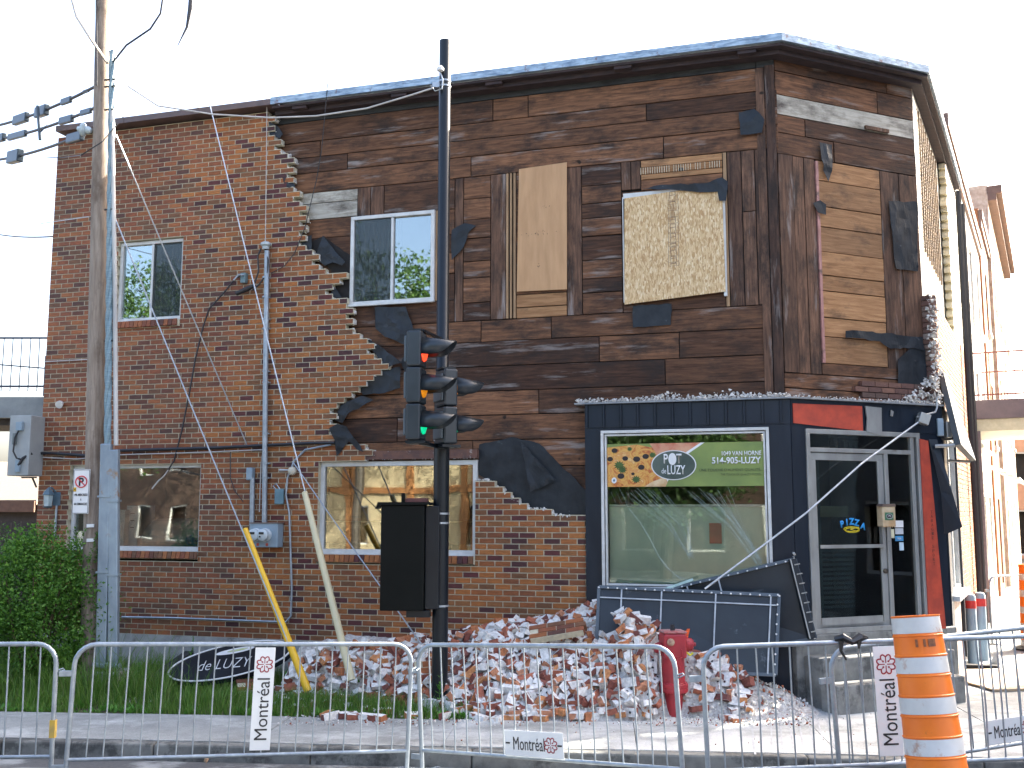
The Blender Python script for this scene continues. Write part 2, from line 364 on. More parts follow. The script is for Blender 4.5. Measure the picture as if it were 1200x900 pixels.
# soldier sills
for W in (W_UL, W_LL, W_LR):
    x = W[0]
    while x < W[1]-.03:
        tgt = mA if W is not W_LR else mBk
        M = Matrix.Translation((0, OB-.03, W[2]-.005)) @ Matrix.Rotation(R(-12), 4, 'X')
        tgt.box(x, min(x+.062, W[1]), 0, .1, -.095, 0, 0, M); x += .0704
    mo.box(W[0], W[1], OB-.015, OB+.09, W[2]-.11, W[2]-.012)
BW = mA.build('brick_wall', BR1, BLD, F.m); mBk.build('brick_wall', BR2, BLD, F.m); mo.build('mortar', MORT, BLD, F.m)
# crumbled mortar on the torn edge
mm = MB(); rnd = random.Random(5)
def crumb(mb, x, y, z, s, mi=0):
    vs = [Vector((rnd.uniform(-1, 1), rnd.uniform(-1, 1), rnd.uniform(-1, 1))).normalized()*s*rnd.uniform(.6, 1.1) for _ in range(7)]
    bm = bmesh.new(); [bm.verts.new(v) for v in vs]; r = bmesh.ops.convex_hull(bm, input=bm.verts)
    bm.verts.index_update(); idx = {v: i for i, v in enumerate(bm.verts)}
    mb.add([v.co + Vector((x, y, z)) for v in bm.verts], [tuple(idx[v] for v in f.verts) for f in bm.faces], mi); bm.free()
for (a, b), z in ends:
    if b < x_shop-.1 and not any(abs(b-h[0]) < .02 for h in hol_b) and (b > F.px(310, 200)[0]):
        for _ in range(5): crumb(mm, b+rnd.uniform(-.03, .02), rnd.uniform(OB+.01, -.02), z+rnd.uniform(-.02, .06), rnd.uniform(.012, .03))
        if rnd.random() < .7: mm.box(b-.005, b+rnd.uniform(.008, .02), OB+rnd.uniform(.005, .03), -.03, z-.008, z+rnd.uniform(.02, .06))
for (u, v) in [(557, 562), (571, 561), (584, 572), (600, 582), (614, 594), (640, 596), (652, 603), (684, 605)]: pass
for i in range(90):
    t = i/90*7; k = int(t); pts = [(557, 562), (571, 561), (584, 572), (600, 582), (614, 594), (640, 596), (652, 603), (685, 605)]
    u = pts[k][0]+(pts[k+1][0]-pts[k][0])*(t-k); v = pts[k][1]+(pts[k+1][1]-pts[k][1])*(t-k)
    x, z = F.px(u, v+1, OB); crumb(mm, x, rnd.uniform(OB, OB+.08), z, rnd.uniform(.015, .032))
tag(mm.build('broken_mortar', WHITE_MORT, BLD, F.m), kind='stuff')
# concrete footing and left/back walls, roof
mb = MB(); mb.box(xL+.02, x_shop, OB-.02, .2, -.3, h_br0-.004); mb.build('foundation', CONC, BLD, F.m)
yb = 9.0
mb = MB(); x = xL
sw = MB(); SL = Frame(F.w(xL, OB, 0), -R(16.5)+R(90))
sw.box(.03, yb, -.22, -.005, -.3, ROOF-.12); sw.build('side_wall', M_('plain_red_brick', (.2, .07, .05), (.14, .05, .04), 6), BLD, SL.m)
# ------------------------------------------------------------------ boards on the front
hb, vb, gb, lb, lv, db = MB(), MB(), MB(), MB(), MB(), MB()
rb = random.Random(11)
GAP = .011
def hrow(mb, x0, x1, za, zb, y=0, th=.03, nj=0):
    xs = [x0] + sorted(rb.uniform(x0+.4, x1-.4) for _ in range(nj)) + [x1] if x1-x0 > 1 else [x0, x1]
    for a, b in zip(xs, xs[1:]):
        t = rb.uniform(-.006, .004); tl = rb.uniform(-.002, .002)
        mb.box(a+GAP/2, b-GAP/2, y+t, y+th, za+GAP/2+tl, zb-GAP/2+tl)
def rows(mb, rect, hs, **k):
    x0, x1, z0, z1 = rect; hs = sorted(hs)
    for a, b in zip(hs, hs[1:]): hrow(mb, x0, x1, a, b, **k)
def nrows(mb, rect, n, **k):
    x0, x1, z0, z1 = rect; q = [0]+sorted((i+rb.uniform(-.18, .18))/n for i in range(1, n))+[1]
    rows(mb, rect, [z0+(z1-z0)*t for t in q], **k)
def vcol(mb, rect, n=1, y=-.004, th=.03):
    x0, x1, z0, z1 = rect
    for i in range(n):
        a = x0+(x1-x0)*i/n; b = x0+(x1-x0)*(i+1)/n; t = rb.uniform(-.005, .004)
        mb.box(a+GAP/2, b-GAP/2, y+t, y+th, z0+GAP/2, z1-GAP/2)
def hz(v, u=700): return F.px(u, v)[1]
xb0 = F.px(300, 250)[0]; xc0 = F.px(891, 250)[0]
top = ROOF-.12
rows(db, (xb0, xc0, 0, 0), [hz(102), hz(84), top])
for a, b in zip([128, 148, 168, 193], [102, 128, 148, 168]): hrow(hb, xb0, F.px(912, 150)[0] if b > 120 else xc0, hz(a), hz(b), nj=2)
for u, n in ((331, 0),): pass
FR = F.rect
zt, zb_ = hz(193), hz(368)
def R2(u0, u1, za=None, zb=None): return (F.px(u0, 280)[0], F.px(u1, 280)[0], zb_ if za is None else hz(za), zt if zb is None else hz(zb))
# behind the torn brick, left of the window
x_w0, x_w1 = W_UR[0], W_UR[1]
nrows(gb, (F.px(345, 240)[0], F.px(419, 240)[0], F.px(385, 256)[1], F.px(385, 224)[1]), 2)
nrows(hb, (xb0, F.px(419, 240)[0], F.px(385, 224)[1], zt), 1)
nrows(hb, (xb0, x_w0, zb_, F.px(385, 256)[1]), 5)
vb0 = (F.px(419, 240)[0], F.px(450, 240)[0], W_UR[3], zt)
nrows(hb, (F.px(450, 240)[0], F.px(533, 240)[0], W_UR[3], zt), 1)
hrow(hb, x_w0, F.px(533, 280)[0], zb_, W_UR[2])
EX = []
def solo(name, mat, fn, *a, **k): q = MB(); fn(q, *a, **k); EX.append((name, mat, q))
solo('window_trim', WLV, vcol, (x_w1, F.px(516, 280)[0], W_UR[2], W_UR[3]), 1)
nrows(hb, (F.px(516, 280)[0], F.px(533, 280)[0], W_UR[2], W_UR[3]), 4)
solo('upright_board', WBV, vcol, R2(533, 543))
nrows(hb, R2(543, 575), 7); solo('upright_board', WBV, vcol, R2(575, 593))
for a, b in ((593, 596.5), (597.5, 600.5), (601.5, 605)): solo('jamb_strip', WLV, vcol, R2(a, b), 1, y=-.012)
solo('light_boards', WL, nrows, R2(605, 664, 368, 340), 2)
vcol(hb, R2(605, 664, 340, 193), 1)
solo('upright_board', WBV, vcol, R2(664, 682)); nrows(hb, R2(682, 729), 8)
solo('upright_boards', WBV, vcol, R2(729, 752, 226, 193), 2); solo('light_boards', WL, nrows, R2(752, 849, 216, 193), 3)
nrows(hb, R2(752, 849, 228, 216), 1)
nrows(hb, R2(729, 849, 368, 228), 5)
solo('window_trim', WLV, vcol, R2(849, 854)); vcol(vb, R2(854, 871)); vcol(vb, R2(871, 887, 368, 262)); vcol(vb, R2(871, 887, 262, 193)); vcol(vb, R2(887, 892))
vs_ = [368, 394, 424, 454, 483, 513, 545, 578, 612, 640]
for a, b in zip(vs_[1:], vs_):
    x1 = xc0 if b < 460 else F.px(700, 480)[0]; hrow(hb, xb0, x1, hz(a), hz(b), nj=2)
# corner boards
xk0 = F.px(891, 300)[0]
vcol(vb, (xk0, F.px(902, 300)[0], h_hdr-.02, hz(102)+.0), 1, y=-.012); vcol(vb, (F.px(902, 300)[0], -.0, h_hdr-.02, hz(102)+.02), 1, y=-.012)
rows(db, (xc0, 0, 0, 0), [hz(102), top])
hb.build('wall_boards', WB, BLD, F.m, bevel=.003); vb.build('upright_boards', WBV, BLD, F.m, bevel=.003); gb.build('grey_boards', WG, BLD, F.m, bevel=.003, label='two weathered grey-white boards')
solo('upright_boards', WBV, vcol, vb0, 2)
for nm_, mt_, q_ in EX: q_.build(nm_, mt_, BLD, F.m)
db.build('tarred_boards', WD, BLD, F.m)
# lath strip above the chipboard
lx0, lx1, lz0, lz1 = R2(752, 848, 210, 202); mb = MB()
n = 34
for i in range(n):
    a = lx0+(lx1-lx0)*i/n
    if rb.random() < .85: mb.box(a, a+.008, -.014, .0, lz0+rb.uniform(0, .01), lz1)
mb.build('lath_strip', M_('pale_lath', (.6, .5, .36), (.45, .36, .24), 10), BLD, F.m)
# boarded windows
x0, x1, a, b = F.rect(606, 196, 665, 341, -.02)
mb = MB(); mb.prism([(x0, a+.01), (x1-.01, a-.0), (x1, b+.03), (x0+.03, b)], -.035, -.022)
PLY = M_('plywood', (.52, .30, .145), (.43, .24, .11), 2.2, (5, 1, .8), rough=.6, bmp=.05, dirt=.7, dirt_c=(.25, .15, .08), dirt_scale=14)
pl = mb.build('plywood_panel', PLY, BLD, F.m, label='plain tan plywood sheet over a window opening')
mb = MB(); rs = random.Random(2)
for (cx, cz, n, sx, sz) in ((.55, .68, 6, .03, .02), (.4, .46, 22, .09, .014), (.45, .2, 4, .02, .02)):
    for _ in range(n):
        x = x0+(x1-x0)*cx+rs.gauss(0, sx); z = a+(b-a)*cz+rs.gauss(0, sz); l = rs.uniform(.008, .02)
        mb.bar((x, -.0362, z), (x+rs.uniform(-l, l), -.0362, z+rs.uniform(-l, l)), .005, .001, (0, 1, 0))
mb.build('pen_mark', INK, pl, F.m)
# oriented strand board
def osb():
    m, t, bs, L = nmat('strand_board'); tc = t.nodes.new('ShaderNodeTexCoord')
    cols = [(.56, .38, .19), (.66, .48, .27), (.46, .28, .12), (.60, .42, .22), (.72, .57, .35), (.52, .34, .16), (.42, .25, .11), (.64, .46, .25)]
    acc = None
    for i, (rot, sc) in enumerate(((.2, 1), (-.35, 1.15), (1.2, .9), (.75, 1.3))):
        mp = t.nodes.new('ShaderNodeMapping'); mp.inputs['Rotation'].default_value = (0, rot, 0); mp.inputs['Scale'].default_value = (66*sc, 1, 19*sc); mp.inputs['Location'].default_value = (i*3.1, i, i*7)
        n = noise_n(t, L, 7, detail=2); sc2 = t.nodes.new('ShaderNodeVectorMath'); sc2.operation = 'SCALE'; sc2.inputs['Scale'].default_value = .03; L(n.outputs['Color'], sc2.inputs[0])
        ad = t.nodes.new('ShaderNodeVectorMath'); L(tc.outputs['Object'], ad.inputs[0]); L(sc2.outputs[0], ad.inputs[1]); L(ad.outputs[0], mp.inputs[0])
        v = t.nodes.new('ShaderNodeTexVoronoi'); v.inputs['Scale'].default_value = 1; v.voronoi_dimensions = '3D'; L(mp.outputs[0], v.inputs['Vector'])
        sp_ = t.nodes.new('ShaderNodeSeparateColor'); L(v.outputs['Color'], sp_.inputs[0])
        r = ramp(t, [(k/8, c) for k, c in enumerate(cols)], True); L(sp_.outputs[0], r.inputs[0])
        if acc is None: acc = r.outputs[0]
        else:
            k = ramp(t, [(.60, (0, 0, 0)), (.62, (1, 1, 1))]); L(sp_.outputs[1], k.inputs[0]); acc = mixc(t, L, k.outputs[0], acc, r.outputs[0])
    L(acc, bs.inputs['Base Color']); bs.inputs['Roughness'].default_value = .7; MAT['osb'] = m; return m
x0, x1, a, b = F.rect(731, 226, 849, 350, -.05); sk = .035
mb = MB(); mb.prism([(x0, a-.04), (x1, a+.05), (x1-.012, b+.05), (x0+.02, b-.02)], -.065, -.05)
ob = mb.build('strand_board_panel', osb(), BLD, F.m, label='pale chipboard sheet of pressed wood strands over a window opening')
mb = MB(); q = F.px(782, 226, -.05)[0]; q2 = F.px(794, 226, -.05)[0]; zt_, zb2 = F.px(788, 229, -.05)[1], F.px(788, 312, -.05)[1]
def stroke(p, q_, w=.004): mb.bar((p[0], -.0665, p[1]), (q_[0], -.0665, q_[1]), w, .001, (0, 1, 0))
stroke((q, zb2), (q+.012, zt_)); stroke((q2, zb2), (q2+.006, zt_)); rs = random.Random(8)
z = zb2
while z < zt_-.06:
    h = rs.choice([.05, .08, .12]); k = rs.random()
    stroke((q+.004, z), (q2, z))
    if k < .5:
        stroke((q+.03, z+.01), (q+.03, z+h-.01), .006); stroke((q2-.03, z+.01), (q2-.03, z+h-.01), .006); stroke((q+.03, z+h/2), (q2-.03, z+h/2+.01), .006)
        stroke((q+.03, z+h-.012), (q2-.03, z+h-.012), .006)
    else:
        for j in range(int(h/.012)): stroke((q+.02+.015*rs.random(), z+.006+j*.012), (q2-.015-.03*rs.random(), z+.006+j*.012), .003)
    z += h
mb.build('stamped_lettering', M_('faded_stamp', (.14, .09, .06), (.22, .14, .09), 20, bmp=0), ob, F.m)
mb = MB(); mb.box(x0-.012, x0-.0, -.05, -.01, a-.01, b); mb.box(x1-.02, x1+.018, -.048, -.0, a, b+.07); mb.box(x0, x1, -.048, -.0, b-.02, b+.012+sk)
mb.build('window_frame', ALU, BLD, F.m)
# ------------------------------------------------------------------ torn felt
def felt(name, fr, poly_px, off=-.012, amp=.02, res=.03, curl=None, mat=TAR, parent=None, th=.004, rag=.009, seed=0, label=None):
    poly = [fr.px(u, v, off) for u, v in poly_px]
    # ragged outline
    rr = random.Random(seed+len(poly_px)); pts = []
    for i, (x, z) in enumerate(poly):
        x2, z2 = poly[(i+1) % len(poly)]; n = max(1, int(math.hypot(x2-x, z2-z)/.07))
        for k in range(n):
            t = k/n; j = rag if k else 0; pts.append((x+(x2-x)*t+rr.uniform(-j, j), z+(z2-z)*t+rr.uniform(-j, j)))
    bm = bmesh.new(); vs = [bm.verts.new((x, 0, z)) for x, z in pts]; f = bm.faces.new(vs)
    bmesh.ops.triangulate(bm, faces=[f]); 
    for _ in range(3):
        es = [e for e in bm.edges if e.calc_length() > res*2.2]
        if not es: break
        bmesh.ops.subdivide_edges(bm, edges=es, cuts=1); bmesh.ops.triangulate(bm, faces=bm.faces)
    for v in bm.verts:
        x, z = v.co.x, v.co.z; n1 = noise.noise(Vector((x*2.6+seed, z*1.7+x*1.1, seed)))
        cr = 1-abs(noise.noise(Vector((x*4.1+z*2.2+seed*3, z*3.2-x*1.5, 4))))*2.6          # sharp creases
        v.co.y = off - amp*(.35+.55*n1) - amp*.45*max(0, cr)
    me = bpy.data.meshes.new(name); bm.to_mesh(me); bm.free(); me.materials.append(mat); me.polygons.foreach_set('use_smooth', [False]*len(me.polygons))
    o = bpy.data.objects.new(name, me); COL.objects.link(o); place(o, parent or BLD, fr.m)
    s = o.modifiers.new('solid', 'SOLIDIFY'); s.thickness = th; s.offset = 0
    if label: o['label'] = label
    return o
felt('felt_sheet', F, [(562, 521), (600, 512), (632, 520), (687, 575), (687, 607), (652, 605), (640, 598), (614, 595), (600, 584), (584, 573), (571, 562), (561, 556)], amp=.012, seed=1, label='large black felt sheet below the boards beside the shop front')
felt('felt_flap', F, [(611, 519), (652, 562), (622, 577)], -.05, .05, seed=2, rag=.008)
felt('felt_flap', F, [(440, 360), (476, 360), (486, 388), (478, 405), (452, 395), (441, 385)], -.05, .04, seed=3)
felt('felt_flap', F, [(430, 396), (445, 405), (472, 425), (452, 433), (446, 424)], -.06, .05, seed=4, rag=.01)
felt('felt_flap', F, [(420, 456), (445, 436), (470, 430), (470, 455), (452, 461), (426, 463)], -.05, .05, seed=5)
felt('felt_flap', F, [(392, 492), (400, 476), (425, 464), (438, 469), (410, 485), (402, 496)], -.05, .05, seed=6)
felt('felt_flap', F, [(387, 502), (396, 497), (407, 500), (427, 530), (419, 527), (410, 517), (401, 528), (395, 535), (393, 515)], -.125, .04, seed=7, rag=.008)
felt('felt_flap', F, [(352, 278), (366, 276), (366, 296), (358, 296)], -.06, .05, seed=8, rag=.008)
felt('felt_flap', F, [(379, 277), (406, 308), (402, 312), (391, 308), (382, 312), (374, 306), (372, 300)], -.05, .05, seed=9, rag=.01)
felt('felt_sheet', F, [(364, 284), (380, 277), (412, 300), (412, 352), (388, 350), (389, 331), (399, 322), (384, 313), (366, 300)], -.008, .008, seed=10, mat=BLACKBK)
felt('felt_flap', F, [(386, 350), (392, 336), (401, 349)], -.07, .03, seed=11, rag=.005)
felt('felt_flap', F, [(316, 143), (327, 149), (333, 158), (329, 163), (317, 158)], -.08, .05, seed=12, rag=.005)
felt('felt_flap', F, [(332, 207), (341, 209), (347, 219), (337, 222)], -.08, .05, seed=13, rag=.005)
felt('felt_flap', F, [(530, 270), (545, 262), (558, 265), (548, 275), (544, 290), (530, 305)], -.02, .03, seed=14)
felt('felt_flap', F, [(866, 133), (884, 128), (896, 141), (893, 156), (868, 159)], -.03, .04, seed=15, rag=.008)
felt('felt_sheet', F, [(742, 359), (787, 356), (786, 381), (742, 384)], -.012, .012, seed=16, rag=.008)
felt('felt_flap', F, [(752, 222), (776, 217), (822, 216), (846, 208), (853, 213), (851, 236), (843, 236), (846, 224), (826, 226), (790, 223)], -.07, .03, seed=17, rag=.01)
felt('felt_flap', F, [(470, 425), (486, 400), (490, 430), (476, 442)], -.03, .04, seed=18)
# ------------------------------------------------------------------ sliding windows
def slider(W, y, name='window', panes=((0, .5), (.5, 1)), glass=None, blind=None, fw=.05, parent=None, fr=F, front=None):
    x0, x1, z0, z1 = W
    y0 = y
    m = MB()
    for a, b, c, d in ((x0, x1, z0, z0+fw), (x0, x1, z1-fw, z1)): m.box(a, b, y0, y0+.1, c, d)
    for a, b in ((x0, x0+fw), (x1-fw, x1)): m.box(a, b, y0, y0+.1, z0+fw, z1-fw)
    m.box(x0-.01, x1+.01, y0-.035, y0+.01, z0-.02, z0+.012)
    for t in [p[1] for p in panes[:-1]]:
        q = x0+(x1-x0)*t; m.box(q-.018, q+.018, y0+.012, y0+.06, z0+fw, z1-fw)
    f = m.build(name, ALU, parent or BLD, fr.m, bevel=.004)
    for i, (a, b) in enumerate(panes):
        xa, xb = x0+(x1-x0)*a, x0+(x1-x0)*b
        g = MB(); g.box(max(xa, x0+fw)+.002, min(xb, x1-fw)-.002, y0+.035+.012*i, y0+.041+.012*i, z0+fw+.002, z1-fw-.002); g.build('pane', glass or GLU, f, fr.m)
    return f
wu = slider(W_UL, OB+.05); mb = MB(); q = W_UL[0]+(W_UL[1]-W_UL[0])*.62; mb.box(q, q+.02, OB+.115, OB+.13, W_UL[2]+.05, W_UL[3]-.05); mb.build('sash_rail', ALU, wu, F.m)
wr = slider(W_UR, -.045)
def screen_mat():
    m, t, bs, L = nmat('dim_screen'); o = t.nodes['Material Output']; tr = t.nodes.new('ShaderNodeBsdfTransparent'); mx = t.nodes.new('ShaderNodeMixShader'); mx.inputs[0].default_value = .42; bs.inputs['Base Color'].default_value = (.03, .04, .04, 1); bs.inputs['Roughness'].default_value = .8
    L(tr.outputs[0], mx.inputs[1]); L(bs.outputs[0], mx.inputs[2]); L(mx.outputs[0], o.inputs[0]); return m
SCR = screen_mat()
def add_dim_screen(W, a, b, y, par): m = MB(); x0 = W[0]+(W[1]-W[0])*a; x1 = W[0]+(W[1]-W[0])*b; m.box(x0, x1, y, y+.002, W[2]+.05, W[3]-.05); m.build('dim_screen', SCR, par, F.m)
add_dim_screen(W_UR, .05, .49, -.028, wr); add_dim_screen(W_UL, .51, .95, OB+.068, wu)  # added dark screens dim the reflection in one pane of each window
def curtain(mb, x0, x1, z0, z1, y, amp=.02, n=40, k=5.5):
    vs = []; fs = []
    for i in range(n+1):
        x = x0+(x1-x0)*i/n; yy = y+amp*math.sin(i*k)*.6+amp*math.sin(i*1.3)
        vs += [(x, yy, z0), (x, yy, z1)]
    fs = [(2*i, 2*i+2, 2*i+3, 2*i+1) for i in range(n)]; mb.add(vs, fs)
c = MB(); curtain(c, W_UR[0], W_UR[0]+(W_UR[1]-W_UR[0])*.5, W_UR[2], W_UR[3], .3); curtain(c, W_UL[0]+.6, W_UL[1], W_UL[2], W_UL[3], .25, .01)
c.build('curtain', M_('dark_curtain', (.10, .12, .12), (.07, .08, .08), 4, bmp=0), BLD, F.m)
slider(W_LL, OB+.07, panes=((0, 1),), glass=GL, fw=.055); slider(W_LR, OB+.07, panes=((0, 1),), glass=GL, fw=.06)
# rusty lintel over the lower right window
x0, x1, a, b = F.rect(428, 528, 561, 538, -.03); mb = MB(); mb.box(x0, x1, OB+.02, .0, a, b); mb.build('lintel', STEELRUST, BLD, F.m)
mm = MB(); rnd = random.Random(9)
for i in range(40): crumb(mm, rnd.uniform(x0, x1), OB+.03, a-.002, rnd.uniform(.006, .014))
tag(mm.build('mortar_line', WHITE_MORT, BLD, F.m), kind='stuff')
# ------------------------------------------------------------------ the 45 degree corner wall
zc = {k: C.px(913, k)[1] for k in (57, 83, 111, 135, 155, 180)}
hb, vb, gb, lb, db, yb2 = MB(), MB(), MB(), MB(), MB(), MB()
cz = lambda v: C.px(915, v)[1]
def CR(u0, u1, va, vb_, vr=None):
    return (C.px(u0, 320)[0], C.px(u1, 320)[0], C.px((u0+u1)/2, vb_)[1], C.px((u0+u1)/2, va)[1])
hrow(db, 0.0, cL, cz(60), top); hrow(hb, 0, cL, cz(84), cz(60), nj=1); hrow(hb, 0, cL, cz(111), cz(84), nj=1)
hrow(gb, 0, cL, cz(134), cz(111)); hrow(hb, 0, cL, cz(155), cz(134), nj=1); hrow(hb, 0, cL, cz(180), cz(155), nj=1)
zt = cz(180); zq = C.px(915, 462)[1]; zlo = cz(436)
vcol(vb, (0, C.px(933, 320)[0], zlo, zt), 1, y=-.012); vcol(vb, (C.px(933, 320)[0], C.px(959, 320)[0], zlo, zt), 2)
nrows(lb, (C.px(962, 320)[0], C.px(1036, 320)[0], C.px(1000, 428)[1], zt), 9)
vcol(vb, (C.px(1036, 320)[0], C.px(1058, 320)[0], zlo, zt), 1); vcol(vb, (C.px(1058, 320)[0], cL, zlo, zt), 1)
nrows(hb, (C.px(959, 320)[0], cL, zlo, C.px(1000, 428)[1]), 1); hzz = C.px(1000, 484)[1]-.1
nrows(hb, (0, cL, hzz, zlo), 3)
hb.build('wall_boards', WB, BLD, C.m, bevel=.003); vb.build('upright_boards', WBV, BLD, C.m, bevel=.003); gb.build('grey_boards', WG, BLD, C.m, label='one flaking grey-white board on the corner wall')
lb.build('light_boards', WL, BLD, C.m, bevel=.003, label='pale orange-brown boards filling an old window of the corner wall'); db.build('tarred_boards', WD, BLD, C.m)
mb = MB(); x0, x1, a, b = C.rect(959, 190, 962, 425); mb.box(x0, x1, -.02, .01, a, b); mb.build('pink_batten', M_('pink_batten', (.45, .22, .2), (.25, .12, .1), 8, (4, 1, 1), dirt=.55, dirt_c=(.1, .06, .05)), BLD, C.m)
mb = MB(); x0, x1, a, b = C.rect(1013, 150, 1040, 154); mb.box(x0, x1, -.03, 0, a, b); mb.build('loose_batten', WBV, BLD, C.m)
felt('felt_sheet', C, [(1041, 236), (1074, 237), (1075, 318), (1049, 315), (1046, 280)], -.02, .02, seed=21, rag=.01)
felt('felt_flap', C, [(960, 167), (974, 170), (974, 200), (970, 213), (964, 200)], -.03, .03, seed=22, rag=.008)
felt('felt_flap', C, [(952, 238), (960, 235), (967, 240), (967, 252), (958, 249)], -.04, .03, seed=23, rag=.008)
felt('felt_flap', C, [(990, 388), (1010, 388), (1080, 395), (1082, 412), (1068, 408), (1042, 409), (1030, 400), (990, 396)], -.03, .03, seed=24)
felt('felt_sheet', C, [(1066, 408), (1083, 410), (1086, 455), (1068, 470), (1048, 474), (1060, 455), (1063, 430), (1052, 421)], -.025, .02, seed=25)
# core walls of corner and side, with openings
W_ENT = C.rect(944, 505, 1077, 740, OB)
mb = MB(); wall_holes(mb, 0, cL, -.3, top, .035, .25, [(W_ENT[0], W_ENT[1], W_ENT[2], W_ENT[3])]); mb.build('wall_core', BLACKBK, BLD, C.m)
SLEN = 5.6
W_SS = S.rect(1098.5, 520, 1117, 705, OB)
W_SS = (.35, 1.9, W_ENT[2]+.35, W_ENT[3]+.05)
mb = MB(); wall_holes(mb, 0, SLEN, -.3, top, .035, .25, [W_SS]); mb.build('wall_core', BLACKBK, BLD, S.m)
SH2 = S.px(1096, 372)[1]
# boards on the side street face, sun glare put into their white; then brick
lb, gb = MB(), MB()
z = h_hdr+.1
while z < top:
    h = rb.uniform(.17, .24); lb.box(0, 3.6, rb.uniform(-.006, .004), .03, z+.003, min(z+h, top)-.003); z += h
lb.build('glare_boards', M_('glare_white', (.66, .63, .56), (.5, .46, .38), 4, (.6, 1, 4), dirt=.66, dirt_c=(.16, .10, .06), dirt_scale=5), BLD, S.m)
mb = MB(); rs = random.Random(4)                        # patch of old lath
lz0, lz1 = S.px(1100, 330)[1], top-.2; z = lz0
for i in range(9):
    x = .5+i*.28; mb.box(x, x+.02, -.03, -.006, lz0, lz1)
while z < lz1: mb.box(.4, 3.0, -.012, -.006, z, z+.012); z += .05
mb.build('lath_grid', M_('old_lath', (.35, .24, .13), (.12, .08, .05), 12), BLD, S.m)
mS, mo = MB(), MB()
def testS(x, z):
    k = noise.noise(Vector((z*3, 1, 1)))*.12
    if z > h_hdr+1.45: return x > 3.3+k
    if z > h_hdr: return x > .02+max(0, (z-h_hdr-1.0))*.2 + 0*k
    return x > 2.0
mS2 = MB(); brickwork(mS2, .0, SLEN, .9, top, OB, -.02, lambda x, z: testS(x, z) and z > h_hdr+1.45, [W_SS], 5); mS2.build('whitened_brick', M_('glare_brick', (.62, .6, .55), (.5, .47, .42), 5, island=.15, dirt=.62, dirt_c=(.25, .13, .09), dirt_scale=4), BLD, S.m)  # white of the upper bricks stands in for glare on the sunlit wall
brickwork(MB(), .0, SLEN, .9, top, OB, -.02, testS, [W_SS], 5, mort=mo, my0=OB+.006)
brickwork(mS, .0, SLEN, .9, top, OB, -.02, lambda x, z: testS(x, z) and z <= h_hdr+1.45, [W_SS], 5)
mS.build('brick_wall', BR2, BLD, S.m); mo.build('mortar', MORT, BLD, S.m)
# broken brick return at the corner, dusted with mortar
mb, mm = MB(), MB(); rs = rnd = random.Random(31)
zz = h_hdr+.02
while zz < SH2:
    w_ = .10+.05*rs.random(); mb.box(cL+.0-w_*.2, cL+.09, OB+rs.uniform(-.02, .02), .02, zz, zz+.06)
    for _ in range(11): crumb(mm, cL+rs.uniform(-.05, .1), OB+rs.uniform(-.04, .02), zz+rs.uniform(-.01, .07), rs.uniform(.01, .04))
    zz += BC
for i in range(130):
    t = rs.random()**1.5; crumb(mm, cL-.75*t, OB+rs.uniform(-.05, .1), h_hdr+.02+(1-t)**2*.42*rs.random(), rs.uniform(.015, .045))
mb.build('broken_brick', brick_mat('dusty_brick', [(.24, .17, .14), (.18, .10, .08), (.32, .27, .24), (.14, .08, .07)]), BLD, C.m); tag(mm.build('broken_mortar', WHITE_MORT, BLD, C.m), kind='stuff')
mb = MB(); x0, x1, a, b = C.rect(1002, 440, 1086, 474, -.05)
for r_ in range(4):
    for i in range(7):
        x = x0+i*BP+(r_ % 2)*BP/2
        if x+.2 < x1+.05: mb.box(x, x+.2, -.06, .0, a+r_*BC, a+r_*BC+.06)
mb.build('old_brick', brick_mat('old_brick', [(.16, .08, .06), (.12, .06, .05), (.2, .1, .07), (.1, .06, .05)]), BLD, C.m)
# ------------------------------------------------------------------ roof edge
def offset_poly():
    """building outline in plan (world xy), clockwise from the far left"""
    pL = F.w(xL, 0, 0); p1 = F.o.copy(); p2 = S.o.copy(); p3 = S.w(SLEN, 0, 0)
    return pL, p1, p2, p3
pL, p1, p2, p3 = offset_poly(); pb = pL + F.y*yb; p4 = p3 - S.x*0 + S.y*6
roof = MB(); vs = [pL+F.y*.1, p1+F.y*.1, p2+S.y*.1, p3+S.y*.1, p3+S.y*5, pb]
vs = [Vector((v.x, v.y, ROOF-.13)) for v in vs]; vs2 = [v+Vector((0, 0, .06)) for v in vs]; n = 6
roof.add(vs+vs2, [tuple(range(n)), tuple(range(2*n-1, n-1, -1))]+[(i, (i+1) % n, (i+1) % n+n, i+n) for i in range(n)])
roof.build('roof', M_('roof_gravel', (.2, .2, .19)), BLD, Matrix.Identity(4))
xs0 = F.px(317, 110, -.30)[0]
def lineoff(fr, off): return fr.o + fr.y*off, fr.x
def isect(f1, o1, f2, o2):
    a, d = lineoff(f1, o1); b, e = lineoff(f2, o2); den = d.x*e.y-d.y*e.x; t = ((b.x-a.x)*e.y-(b.y-a.y)*e.x)/den; return a+d*t
def ledge(mb, pts_in, pts_out, za, zb, mi=0):
    for i in range(len(pts_in)-1):
        a, b, c, d = pts_in[i], pts_in[i+1], pts_out[i+1], pts_out[i]
        q = [Vector((p.x, p.y, z)) for z in (za, zb) for p in (a, b, c, d)]
        mb.add(q, [(0, 1, 2, 3), (7, 6, 5, 4), (0, 4, 5, 1), (1, 5, 6, 2), (2, 6, 7, 3), (3, 7, 4, 0)], mi)
def path(off, x_start): so_ = off*.8 if off < 0 else off; return [F.w(x_start, off, 0), isect(F, off, C, off), isect(C, off, S, so_), S.w(5.1, so_, 0)]
HF = .085
